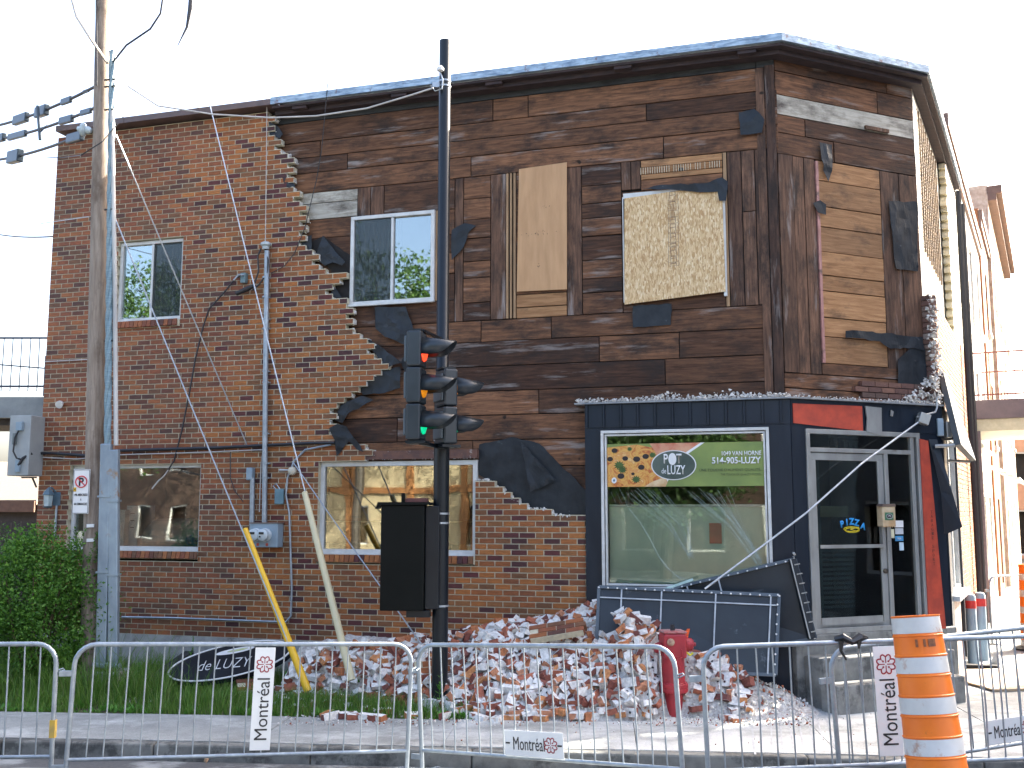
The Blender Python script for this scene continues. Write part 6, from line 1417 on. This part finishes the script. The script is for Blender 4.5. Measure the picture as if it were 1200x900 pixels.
for s, z in (('19h MERCREDI', -.04), ('À', -.095), ('6h DIMANCHE', -.15)): text_part('lettering', s, INK, sg, Ms @ Matrix.Translation((.004, -.007, z)), width=(.155 if len(s) > 1 else .012), height=.030, bold=.02)
wl = lambda u, v, off=OB-.04: F.w(*(lambda q: (q[0], off, q[1]))(F.px(u, v, off)))
# ------------------------------------------------------------------ guy wires and guards
def guy(a, b, lab, r_=.009, guard=None, gm=None, nm='guy_wire'):
    A, B = Vector(a), Vector(b); t = thing(nm, lab, 'guy wire', tuple(B)); m = MB(); m.tube([A-B, (A-B)*.5+Vector((0, 0, -.01)), Vector((0, 0, 0))], r_, 6); m.build('wire', WIRE, t, smooth=True)
    if guard:
        g0 = Vector(guard)-B; m = MB(); m.tube([g0*1.005, g0, Vector((0, 0, 0))], [.02, .036, .045], 10); m.build('guard', gm, t, smooth=True)
    return t
YG = M_('yellow_plastic', (.80, .48, .02), (.7, .4, .02), 3, rough=.4, bmp=.02, dirt=.7, dirt_c=(.4, .25, .05)); CG = M_('cream_plastic', (.62, .56, .36), (.55, .5, .33), 3, rough=.4, bmp=.02)
gy = P(361, 810, 11.7); gc = P(412, 797, 11.75)
UY = ub.y-.12
guy(P(135, 256, UY), gy, 'steel guy wire with a bright yellow guard', guard=P(287, 620, 12.1), gm=YG)
guy(wl(245, 119, OB-.25), gc, 'steel guy wire with a long cream guard', guard=P(357, 577, 12.3), gm=CG)
guy(P(136, 158, UY), G(397, 775, .2), 'long bare guy wire from high on the utility pole to the rubble')
guy(P(343, 541, 13.2), P(494, 755, 11.8), 'thin white cable slanting behind the black control cabinet', r_=.008, nm='slanting_cable')
wl = lambda u, v, off=OB-.04: F.w(*(lambda q: (q[0], off, q[1]))(F.px(u, v, off)))
line('drop_wire', [wl(313, 112, OB-.1), wl(312, 200, OB-.06), wl(311, 286, OB-.06)], .006, CABLEW, 'thin pale upright wire above the service mast')
line('drop_wire', [wl(384, 98, -.32), wl(377, 175, -.2), wl(371, 210, -.1), wl(357, 268, OB-.03), wl(345, 297, OB-.03), wl(333, 312, OB-.03), wl(318, 320, OB-.02)], .006, CABLE, 'thin dark wire hanging from the roof edge onto the torn bricks')
line('service_wire', [P(150, 101, 12.2), P(185, 124, 12.2), P(250, 134, 12.1), P(318, 138, 12.0), P(370, 136, 11.8), P(430, 127, 11.5), P(480, 112, 11.3), P(508, 103, 11.22)], .010, CABLEW, 'pale sagging service wire reaching the top of the signal pole')
cl_ = thing('cable_clamp', 'silver cable clamp and loops high on the signal pole', 'clamp', tuple(P(513, 100, pb_.y-.08)))
m = MB(); m.box(-.06, .02, -.03, .03, -.03, .03); m.tube([(-.08, 0, 0), (-.03, 0, -.07), (.05, -.02, -.05), (.06, -.02, .06), (.03, 0, .16)], .009, 6); m.build('clamp', WIRE, cl_); m = MB(); m.lathe([(.01, 0), (.04, .01), (.045, .04), (.02, .07)], 12, Matrix.Translation((.03, -.02, .16))); m.build('cap', WHITEP, cl_)
line('far_wire', catenary(P(-20, 271, 30), P(75, 276, 24), .1), .02, CABLE, 'single thin dark wire crossing the sky at the left edge')
line('stay_wire', [wl(48, 262, OB-.02), P(104, 254, UY)], .006, WIRE, 'thin steel wire from the left wall corner to the pole')
line('stay_wire', [wl(52, 424, OB-.03), wl(108, 421, OB-.03)], .008, CABLEW, 'white cable crossing the left wall at balcony height')
line('pole_cable', [P(138, 145, UY), P(120, 166, UY-.1), P(95, 182, UY), wl(70, 185), P(55, 184, 15)], .007, CABLE, 'thin dark wire from the pole top across the upper left wall corner')
# wall cables and meters
wc = lambda pts, r_, mat, nm, lab: line(nm, [wl(u, v) for u, v in pts], r_, mat, lab)
wc([(46, 531), (60, 531), (100, 534), (140, 528), (250, 525), (330, 521), (372, 519), (392, 519)], .024, CABLE, 'wall_cable', 'thick black cable running across the wall between the storeys')
wc([(50, 536), (90, 538), (140, 533), (240, 530), (308, 527), (306, 545), (304, 600)], .009, CABLEW, 'wall_conduit', 'thin white conduit under the thick black wall cable turning down by the mast')
wc([(143, 723), (200, 724), (335, 729), (341, 722), (342, 690), (339, 600), (335, 580), (337, 560), (345, 540), (358, 527), (388, 521)], .014, GALV, 'wall_conduit', 'grey conduit low on the wall rising beside the meters')
wc([(283, 323), (276, 326), (264, 341), (245, 362), (238, 383), (229, 420), (222, 460), (213, 505), (204, 540), (197, 551)], .011, CABLE, 'wall_cable', 'loose black cable hanging down the wall left of the service mast')
line('cable_end', [wl(197, 551), P(192, 558, 13.6), P(186, 563, 13.6), P(178, 573, 13.6)], .009, CABLEW, 'frayed pale end of the hanging black cable before the lower left window')
wc([(270, 530), (270, 560), (275, 575), (285, 588)], .007, CABLE, 'wall_cable', 'thin dark cable curving down left of the meters')
ms = thing('service_mast', 'tall grey conduit mast with a weatherhead fixed to the brick wall', 'service mast', tuple(wl(310, 612)))
o_ = Vector(ms.location); m = MB(); m.tube([wl(310, 612, OB-.06)-o_, wl(311, 450, OB-.06)-o_, wl(313, 294, OB-.06)-o_], .036, 12); m.build('conduit', GALV, ms, smooth=True)
m = MB(); hd = wl(311.5, 289, OB-.07)-o_; m.lathe([(.045, -.04), (.05, .0), (.075, .02), (.07, .05), (.03, .07)], 16, Matrix.Translation(hd)); m.build('weatherhead', M_('head_grey', (.42, .48, .5), rough=.4), ms, smooth=True)
for v in (325, 348, 374, 385, 435, 448, 508, 543, 560):
    q = wl(311, v, OB-.06)-o_; m = MB(); m.box(-.05, .05, -.0, .06, -.010, .010); m.lathe([(.040, -.012), (.040, .012)], 12); m.build('pipe_strap', GALV, ms, Matrix.Translation(o_+q) @ F.m.to_3x3().to_4x4())
m = MB(); m.tube([wl(u, v, OB-.08)-o_ for u, v in ((306, 291), (302, 300), (303, 318), (299, 330), (294, 338))], .012, 7); m.tube([wl(u, v, OB-.08)-o_ for u, v in ((311, 291), (314, 305), (313, 320), (304, 333), (296, 340))], .012, 7); m.build('feed_cables', CABLE, ms, smooth=True)
m = MB(); m.tube([wl(297, 335, OB-.08)-o_, wl(291, 338, OB-.08)-o_, wl(277, 344, OB-.08)-o_], [.02, .035, .03], 10); m.build('splice_sleeve', CABLE, ms, smooth=True)
jb = thing('junction_box', 'small teal-grey cable bracket on the wall left of the service mast', 'junction box', tuple(wl(285, 326)))
m = MB(); m.box(-.03, .05, -.03, .04, -.07, .07); m.build('plate', M_('teal_grey', (.16, .25, .27)), jb, F.m.to_3x3().to_4x4() and Matrix.Translation(jb.location) @ F.m.to_3x3().to_4x4(), bevel=.005); m = MB(); m.tube([(-.12, -.04, -.04), (-.05, -.05, .04), (.02, -.05, .03)], .012, 6); m.build('clip', GALV, jb)
mt = thing('electric_meters', 'grey meter cabinet with two round glass electricity meters at the foot of the mast', 'meter cabinet', tuple(wl(314, 641)))
MMt = Matrix.Translation(mt.location) @ F.m.to_3x3().to_4x4(); S_ = 14/FPX*.985
cw, ch = 36*S_*1.0, 27*S_
m = MB(); m.box(-cw/2, cw/2, -.12, .03, 0, ch); m.build('cabinet', GREYBLUE, mt, MMt, bevel=.008)
m = MB(); m.box(-cw/2-.01, cw/2+.012, -.13, .03, ch, ch+.012); m.build('rain_lip', M_('rusty_lip', (.25, .2, .17), (.15, .1, .08)), mt, MMt)
for dx in (-cw*.20, cw*.20-.03):
    m = MB(); Mx = MMt @ Matrix.Translation((dx-.02, -.12, ch*.52)) @ Matrix.Rotation(R(90), 4, 'X'); m.lathe([(.088, 0), (.088, .03), (.078, .04), (.078, .10), (.06, .115), (.01, .12)], 22, Mx); mg = m.build('meter', M_('meter_glass', (.45, .5, .52), (.55, .6, .62), 3, rough=.15), mt, Matrix.Identity(4), smooth=True)
    m = MB(); m.box(-.035, .035, -.245, -.238, -.0, .03); m.box(-.03, -.01, -.245, -.238, -.04, -.02); m.build('dial', INK, mg, MMt @ Matrix.Translation((dx-.02, 0, ch*.55)))
    m = MB(); m.box(-.018, .018, -.002, 0, -.018, .018); m.build('red_tag', REDP, mt, MMt @ Matrix.Translation((dx-.0, -.121, .035)))
m = MB(); m.tube([wl(295, 625, OB-.06), wl(296, 560, OB-.06)], .034, 10); m.build('side_conduit', GALV, mt, Matrix.Identity(4), smooth=True); m = MB(); q = F.px(296, 556, OB); m.box(q[0]-.045, q[0]+.045, OB-.10, OB, q[1]-.08, q[1]+.09); m.build('conduit_head', GREYBLUE, mt, F.m, bevel=.015)
wlp = thing('wall_lamp', 'round bulkhead lamp with a short arm left of the lower right window', 'lamp', tuple(wl(343, 552)))
m = MB(); m.lathe([(.055, 0), (.06, .03), (.05, .07), (.02, .085)], 18, Matrix.Rotation(R(90), 4, 'X')); m.build('globe', M_('globe', (.6, .56, .45), rough=.3), wlp, smooth=True); m = MB(); m.tube([(-.17, -.02, .01), (-.05, -.02, .01)], [.022, .014], 8); m.build('sensor', ALUG, wlp)
nb_ = thing('phone_box', 'small teal-grey utility box below the bulkhead lamp', 'utility box', tuple(wl(328, 582)))
m = MB(); m.box(-.06, .06, -.06, .02, -.1, .1); m.build('case', M_('teal_box', (.12, .22, .27), (.08, .16, .2)), nb_, bevel=.01); m = MB(); m.tube([(-.04, -.02, .08), (-.09, -.02, .14), (-.05, -.02, .17), (.0, -.02, .1)], .010, 6); m.build('hook', GALV, nb_)
# lantern, camera, grey box on the left of the wall
ln = thing('wall_lantern', 'blue-grey coach lantern on the wall above the shrub', 'lantern', tuple(wl(66, 585, OB)))
m = MB(); m.box(-.04, .07, -.03, .0, -.09, .10); m.build('back_plate', M_('lantern_grey', (.10, .16, .20), rough=.4), ln)
m = MB(); Mx = Matrix.Translation((-.06, -.13, 0)); m.lathe([(.035, .14), (.06, .11), (.085, .06), (.08, .055)], 6, Mx); m.lathe([(.012, .16), (.02, .15), (.035, .14)], 8, Mx); m.lathe([(.075, -.10), (.06, -.12), (.02, -.13)], 6, Mx); m.tube([(0, -.02, .09), (-.03, -.09, .16), (-.06, -.13, .16)], .012, 6); m.build('hood', MAT['lantern_grey'], ln)
m = MB(); m.lathe([(.055, -.10), (.07, .055)], 6, Mx); m.build('glass', M_('lantern_glass', (.4, .5, .52), rough=.15), ln)
m = MB(); m.tube([(.02, -.02, -.09), (.02, -.02, -.55)], .016, 8); m.build('conduit', GALV, ln)
sc = thing('security_light', 'small white spotlight on the upper left brick wall', 'spotlight', tuple(wl(72, 472, OB)))
m = MB(); m.lathe([(.03, 0), (.05, .05), (.055, .09), (.04, .092)], 12, Matrix.Rotation(R(115), 4, 'X')); m.build('lamp', WHITEP, sc, smooth=True); m = MB(); m.tube([(0, 0, 0), (-.02, -.04, -.07)], .01, 6); m.build('arm', INK, sc)
gb_ = thing('wall_cabinet', 'tall light grey utility cabinet hung at the left wall corner', 'cabinet', tuple(P(31, 558, 14.75)), (0, 0, R(-12)))
a_ = 14.75/FPX
m = MB(); m.box(-15*a_, 13*a_, -.18, .16, 0, 70*a_); m.build('body', M_('cabinet_grey', (.34, .36, .36), (.28, .3, .3), 3), gb_, bevel=.01)
m = MB(); m.box(-4*a_, 4*a_, -.23, -.18, 52*a_, 62*a_); m.box(-8*a_, -4*a_, -.22, -.18, 36*a_, 49*a_, 1); m.box(-3*a_, 3*a_, -.21, -.18, 4*a_, 18*a_); m.build('covers', [GREYBLUE, M_('darker_grey', (.15, .17, .17))], gb_, bevel=.005)
m = MB(); m.tube([(0, -.22, 52*a_), (-4*a_, -.23, 44*a_), (-5*a_, -.23, 28*a_), (0, -.23, 20*a_), (4*a_, -.22, 19*a_)], .012, 7); m.tube([(1*a_, -.2, 12*a_), (6*a_, -.2, 20*a_), (13*a_, -.12, 26*a_)], .02, 7); m.build('cable', CABLE, gb_, smooth=True)
m = MB(); m.bar((-6*a_, 0, -.02), (13*a_, 0, -.02), .03, .02); m.bar((8*a_, 0, -.02), (14*a_, 0, -.16), .02, .02); m.build('bracket', M_('iron', (.05, .05, .05)), gb_)
# ================================================================== LEFT BACKGROUND
def PW(u, v, y): return P(u, v, y)
rbk = thing('rear_balcony', 'concrete balcony with a dark blue-black railing behind the left end of the wall', 'balcony', tuple(P(10, 478, 17)))
o_ = Vector(rbk.location); a_ = 17/FPX
m = MB(); m.box(-3.5, 50*a_, 0, 1.6, -13*a_*.9, 13*a_); m.build('slab', M_('balcony_concrete', (.32, .34, .33), (.22, .24, .24), 3), rbk)
m = MB(); m.box(-3.5, 50*a_, .25, 1.6, -19*a_, -13*a_*.9-.003); m.build('beam', M_('beam_dark', (.07, .06, .06)), rbk)
RB_ = M_('railing_navy', (.015, .025, .06), rough=.4, bmp=0)
m = MB(); m.bar((-3.5, .05, 84*a_), (41*a_, .05, 84*a_), .03, .03); m.bar((-3.5, .05, 26*a_), (41*a_, .05, 26*a_), .03, .03); m.build('rails', RB_, rbk)
for i in range(22): m = MB(); x = 41*a_-i*.15; m.tube([(x, .05, 20*a_), (x, .05, 84*a_)], .008, 5); m.build('baluster', RB_, rbk)
m = MB(); m.bar((-3.5, 0, 70*a_), (41*a_, 0, 47*a_), .02, .02); m.tube([(41*a_, 0, 14*a_), (41*a_, 0, 62*a_)], .02, 6); m.build('stair_rail', RB_, rbk)
hb_ = thing('garden_shed', 'low building with a pale tan shingle roof beyond the shrub', 'shed', tuple(P(0, 620, 24))); a_ = 24/FPX; o_ = Vector(hb_.location); o_.z = 0; hb_.location.z = 0
z_ = lambda v, y=24: P(0, v, y).z
m = MB(); m.box(-6, 42*a_, 0, 4, .1, z_(586)); m.build('wall', M_('shed_dark', (.05, .04, .04)), hb_)
m = MB(); m.add([(-6, -.2, z_(586)), (45*a_, -.2, z_(586)), (45*a_, 3.2, z_(541, 27.2)), (-6, 3.2, z_(541, 27.2)), (-6, -.2, z_(592)), (45*a_, -.2, z_(592)), (45*a_, 3.2, z_(548, 27.2)), (-6, 3.2, z_(548, 27.2))], [(0, 1, 2, 3), (7, 6, 5, 4), (0, 4, 5, 1), (1, 5, 6, 2), (2, 6, 7, 3), (3, 7, 4, 0)]); m.build('roof', M_('tan_shingle', (.22, .18, .13), (.15, .12, .09), 30), hb_)
m = MB(); m.box(-6, 44*a_, -.26, -.2, z_(600), z_(587)); m.build('eaves_board', M_('eaves_brown', (.16, .08, .05)), hb_)
ff = thing('board_fence', 'dark board fence behind the shrub at the left edge', 'fence', (-9.6, 15.7, .1))
m = MB(); [m.box(-4+i*.15, -4+i*.15+.14, -.012, .012, .05, 2.05+.02*math.sin(i*3)) for i in range(45)]; m.build('boards', M_('fence_dark', (.05, .035, .028), (.03, .02, .018), 4, (4, 1, 1)), ff)
m = MB(); m.box(-4, 2.75, .012, .06, .5, .6); m.box(-4, 2.75, .012, .06, 1.6, 1.7); m.build('rails', MAT['fence_dark'], ff)
# ================================================================== SIDE STREET
# slanted dark awning frame hanging over the side window
aw = thing('shop_awning', 'slanted dark sign board hanging over the side street window', 'awning', tuple(S.w(.2, -.3, h_hdr)))
o_ = Vector(aw.location)
m = MB(); A = [S.w(.05, OB-.02, S.px(1100, 438)[1]), S.w(2.1, OB-.02, S.px(1108, 445)[1]), S.w(2.1, -.85, h_hdr-.55), S.w(.05, -.62, h_hdr-.50)]
A = [P(1099, 438, 13.0), P(1103, 440, 13.9), P(1137, 541, 13.4), P(1119, 522, 12.5)]
A = [v-o_ for v in A]; n_ = (A[1]-A[0]).cross(A[3]-A[0]).normalized()*.07
m.add(A+[v-n_ for v in A], [(0, 1, 2, 3), (7, 6, 5, 4), (0, 4, 5, 1), (1, 5, 6, 2), (2, 6, 7, 3), (3, 7, 4, 0)]); m.build('board', M_('awning_grey', (.03, .036, .04), (.05, .058, .062), 3), aw)
m = MB(); m.tube([A[3]-Vector((0, 0, .0)), P(1096, 523, 12.6)-o_], .025, 6); m.tube([A[2], P(1112, 540, 13.4)-o_], .02, 6); m.build('struts', ALUG, aw)
fl2 = thing('floodlight', 'pair of grey floodlights under the slanted awning board', 'floodlight', tuple(P(1104, 500, 12.75)))
m = MB(); m.box(-.08, .0, -.06, .06, -.12, .1); m.build('lamp', GREYBLUE, fl2, bevel=.01); m = MB(); m.box(.03, .10, -.06, .06, -.14, .06); m.build('lamp', ALUG, fl2, bevel=.01); m = MB(); m.tube([(-.1, .05, -.14), (.14, .05, -.14)], .03, 6); m.build('arm', INK, fl2)
# neighbours: three storey row along the side street
WHT = M_('white_painted_brick', (.62, .60, .55), (.48, .45, .40), 5, rough=.8, bmp=.2, dirt=.64, dirt_c=(.2, .13, .08), dirt_scale=3)
def SP(x, y, z): return S.w(x, y, z)
def rowhouse(name, x0, x1, h, mat, lab, y0=0.0, win=True, cor=None, floors=3):
    t = thing(name, lab, 'building', m=S.m @ Matrix.Translation((x0, 0, 0))); L_ = x1-x0; hol = []
    fh = (h-.8)/floors
    for f_ in range(floors):
        n_ = max(1, int(L_/2.4))
        for k in range(n_):
            cx_ = (k+.5)*L_/n_; z0 = .9+f_*fh if f_ else .35
            hol.append((cx_-.5, cx_+.5, z0, z0+(1.7 if f_ else 2.3)))
    m = MB(); wall_holes(m, 0, L_, -.2, h, y0, y0+.3, hol); m.build('wall', mat, t, S.m @ Matrix.Translation((x0, 0, 0)))
    Mw = S.m @ Matrix.Translation((x0, 0, 0))
    m = MB(); m.box(0, .25, y0+.3, 8, -.2, h); m.box(L_-.25, L_, y0+.3, 8, -.2, h); m.box(0, L_, 8, 8.3, -.2, h); m.box(.25, L_-.25, y0+.3, 8, h-.4, h-.2); m.build('side_walls', mat, t, Mw)
    for hh_ in hol:
        door = hh_[2] < .5; m = MB(); frame(m, hh_, y0+.06, y0+.14, .07); m.box((hh_[0]+hh_[1])/2-.025, (hh_[0]+hh_[1])/2+.025, y0+.07, y0+.13, hh_[2]+.07, hh_[3]-.07) if not door else m.box(hh_[0]+.07, hh_[1]-.07, y0+.08, y0+.12, hh_[2]+.07, hh_[2]+1.0)
        if not door: m.box(hh_[0]-.08, hh_[1]+.08, y0-.08, y0+.1, hh_[2]-.1, hh_[2]-.003)
        w__ = m.build('door' if door else 'window', ALU, t, Mw); g = MB(); g.box(hh_[0]+.07, hh_[1]-.07, y0+.10, y0+.11, hh_[2]+.07, hh_[3]-.07); g.build('pane', GLU, w__, Mw)
    m = MB(); pj = cor or .35
    m.prism([(0, 0), (L_, 0), (L_, .25), (0, .25)], y0-pj, y0+.02, 0, Matrix.Translation((0, 0, h-.3))); m.box(0, L_, y0-pj*.6, y0, h-.5, h-.303); m.build('cornice', M_('cornice_brown', (.18, .10, .07), (.12, .07, .05), 4), t, Mw)
    return t
hN = S.px(1117, 176)[1]; xN = SLEN
print('row heights', ROOF, S.px(1113, 172)[0], hN)
rowhouse('row_house', SLEN+.02, SLEN+10, 9.55, WHT, 'tall white-painted row house next along the side street', .05, cor=.1)
rowhouse('row_house', SLEN+10.02, SLEN+14, 10.4, BR1, 'red brick row house beyond the balconies on the side street', .0, cor=.1)
rowhouse('row_house', SLEN+14.02, SLEN+26, 12.2, M_('tan_render', (.62, .5, .38), (.36, .24, .16), 4), 'tan row house with a deep overhanging cornice far down the side street', -.1, cor=.4)
# brick pilaster and posts, drain pipes on the side wall
for i, (x, w_, mt_, nm, lab) in enumerate(((4.6, .05, CABLE, 'drain_pipe', 'dark drain pipe on the sunlit side wall, the nearer one'), (5.45, .05, CABLE, 'drain_pipe', 'dark drain pipe on the sunlit side wall, the farther one'))):
    m = MB(); m.tube([S.w(x, OB-.08, .2), S.w(x, OB-.08, ROOF-.3)], w_, 8); tag(m.build(nm, mt_, smooth=True), lab, 'drain pipe')
# balcony of the neighbour
bx0, bx1 = 8.6, 11.8; zb1 = P(1160, 478, 21.5).z; zb0 = P(1160, 503, 21.5).z
MBa = S.m @ Matrix.Translation((bx0, 0, zb0)); bc = thing('street_balcony', 'purple-brown balcony with a rust-red railing over the side street sidewalk', 'balcony', m=MBa)
hB = zb1-zb0; m = MB(); m.box(0, 3.2, -1.9, 0, .12, hB+.05); m.build('slab', M_('balcony_plum', (.13, .09, .10), (.09, .065, .075), 4), bc, bevel=.01)
m = MB(); m.box(.05, 3.15, -1.85, 0, -.12, .118); m.build('soffit', M_('soffit_cream', (.5, .44, .32), (.4, .35, .25), 8, (1, 1, 1)), bc)
RS = M_('railing_rust', (.25, .07, .05), (.16, .05, .04), 6, bmp=0)
m = MB(); 
for a, b in (((0, -1.85), (3.2, -1.85)), ((0, -1.85), (0, -.05)), ((3.2, -1.85), (3.2, -.05))):
    for z in (hB+.15, hB+1.0): m.bar((a[0], a[1], z), (b[0], b[1], z), .03, .03)
m.build('rails', RS, bc)
for i in range(13): m = MB(); y = -.05-i*.15; m.tube([(0, y, hB+.05), (0, y, hB+1.0)], .009, 5); m.build('baluster', RS, bc)
for i in range(1, 21): m = MB(); m.tube([(i*.15, -1.85, hB+.05), (i*.15, -1.85, hB+1.0)], .009, 5); m.build('baluster', RS, bc)
for y in (-.12, -1.75): m = MB(); m.box(.0, .14, y, y+.12, -zb0+.15, -.12); m.build('post', M_('post_plum', (.16, .11, .12)), bc)
ct = thing('white_awning', 'white slatted canopy over a doorway farther along the side street', 'awning', m=S.m @ Matrix.Translation((SLEN+6.5, 0, 2.7)))
m = MB(); 
for i in range(9): m.box(0, 3.5, -.18-i*.13, -.06-i*.13, .62-i*.07, .66-i*.07)
m.build('slats', WHITEP, ct)
for x_ in (0, 3.5): m = MB(); m.bar((x_, -.02, .68), (x_, -1.25, .0), .04, .05); m.build('side_arm', WHITEP, ct)
ob_ = thing('end_building', 'orange-tan building closing the far end of the side street', 'building', tuple(P(1225, 640, 48))); ob_.location.z = 0
m = MB(); wall_holes(m, -2.2, 9, 0, 7.5, 0, .4, [(-1.4, -.6, .3, 2.4), (.6, 2.2, .8, 2.3), (-1.3, -.3, 3.6, 5.1), (.8, 2.0, 3.6, 5.1)]); m.build('wall', M_('orange_tan', (.48, .26, .15), (.4, .21, .12), 3), ob_)
m = MB(); [frame(m, h_, .1, .2, .08) for h_ in [(-1.4, -.6, .3, 2.4), (.6, 2.2, .8, 2.3), (-1.3, -.3, 3.6, 5.1), (.8, 2.0, 3.6, 5.1)]]; m.build('frames', ALU, ob_)
m = MB(); m.box(-2, 8.9, .5, .6, 0, 7.3); m.build('inner_wall', INTD, ob_)
# ================================================================== OUT OF VIEW ACROSS THE STREETS, SOME OF IT ADDED (serves only as shade, bounced light and reflections)
def block(name, lab, cx_, cy_, ang, wx, h, mat, dep=8, nwin=5, floors=2, trim=None):
    M = Matrix.Translation((cx_, cy_, .15)) @ Matrix.Rotation(ang, 4, 'Z'); t = thing(name, lab, 'building', m=M); hol = []
    for f_ in range(floors):
        for k in range(nwin): c_ = -wx/2+(k+.5)*wx/nwin; z0 = (.8 if f_ == 0 else 1.0+f_*3.1); hol.append((c_-.65, c_+.65, z0, z0+1.6))
    m = MB(); wall_holes(m, -wx/2, wx/2, -.1, h, 0, .3, hol); m.build('wall', mat, t); m = MB(); m.box(-wx/2, wx/2, .6, dep, -.1, h-.05); m.build('core', mat, t)
    m = MB()
    for q in hol: frame(m, q, .05, .13, .07)
    m.build('window_frames', WHITEP, t); m = MB(); m.box(-wx/2-.1, wx/2+.1, -.25, .3, h, h+.3); m.build('cornice', trim or COPB, t); return t
BEI = M_('beige_render', (.55, .45, .28), (.42, .33, .2), 1.5, rough=.85, dirt=.6, dirt_c=(.3, .2, .1), dirt_scale=1)
block('opposite_building', 'two storey beige house across the main street behind the viewer', -19, -9.0, R(180), 15, 6.2, BEI)
OPP = [o for o in scn.objects if o.name.startswith('opposite_building')][0]
m = MB()
for x in (-6.3, -3.2, -2.6, .1, 3.1, 3.5, 6.2): m.box(x-.16, x+.16, -.12, -.005, 0, 5.6)  # strips added so the lower window reflects orange-brown bars
m.box(-7.4, 7.4, -.09, -.005, 2.9, 3.15); m.build('reflection_strips', M_('orange_strip', (.38, .17, .06), (.25, .11, .04), 3), OPP)
block('opposite_building', 'unseen dark house added far to the left to darken the lower left window reflection', -34, -9.5, R(180), 13, 6.0, M_('dark_house', (.10, .06, .045), (.06, .04, .03), 2), trim=COPB)  # added out of view so the lower left window reflects something dark
block('opposite_building', 'brick shop across the main street behind the viewer', -4, -9.5, R(180), 13, 6.5, MAT['dark_house'], trim=WHITEP)
block('shade_block', 'unseen three storey block added across the side street to shade the foreground', 14.5, 11.0, R(-90), 13.5, 11.0, M_('grey_stone', (.16, .16, .16), (.1, .1, .1), 2), dep=9, nwin=5, floors=3)  # added out of view, sized so its shadow covers the foreground
LEAFD = leafmat('tree_leaves', [(.02, .055, .010), (.035, .09, .014), (.055, .12, .02), (.03, .075, .012)])
def tree(x, y, h, r_, seed, lab):
    rt = random.Random(seed); t = thing('street_tree', lab, 'tree', (x, y, .2)); m = MB(); m.tube([(0, 0, 0), (.1, 0, h*.35), (.05, .1, h*.6)], [.22, .16, .08], 10)
    cs = []
    for i in range(9):
        a = rt.uniform(0, 6.28); e = Vector((math.cos(a)*r_*.7, math.sin(a)*r_*.7, h*rt.uniform(.5, .9))); m.tube([(.05, 0, h*.35), e*.5+Vector((0, 0, h*.25)), e], [.09, .05, .02], 6); cs.append(e)
    m.build('trunk', M_('tree_bark', (.05, .04, .03)), t); m = MB()
    for i in range(70): a = rt.uniform(0, 6.28); q = rt.random()**.5*r_; cs.append(Vector((q*math.cos(a), q*math.sin(a), h*.62+rt.uniform(-1, 1)*h*.32*math.sqrt(max(.05, 1-(q/r_)**2)))))
    for i in range(13000):
        c_ = rt.choice(cs); p = c_+Vector((rt.gauss(0, .35), rt.gauss(0, .35), rt.gauss(0, .3))); d = Vector((rt.gauss(0, 1), rt.gauss(0, 1), rt.gauss(0, 1))).normalized(); sd = d.cross(Vector((rt.gauss(0, 1), rt.gauss(0, 1), 1))).normalized(); l = .19
        m.add([p, p+d*l*.5+sd*l*.3, p+d*l, p+d*l*.5-sd*l*.3], [(0, 1, 2, 3)])
    m.build('crown', LEAFD, t)
for k, (x, y, h, r_, lab) in enumerate(((-30, -3, 13.5, 4.6, 'tall leafy tree behind the viewer far to the left'), (-18.5, -5, 13.5, 4.2, 'tall leafy tree in front of the beige house behind the viewer'), (-11, -6.5, 8.5, 3.2, 'leafy tree between the two houses behind the viewer'), (-38, -12, 15, 5, 'farthest leafy tree behind the viewer'), (-6.5, -6, 6.5, 2.4, 'small leafy tree before the brick shop behind the viewer'))): tree(x, y, h, r_, k+40, lab)
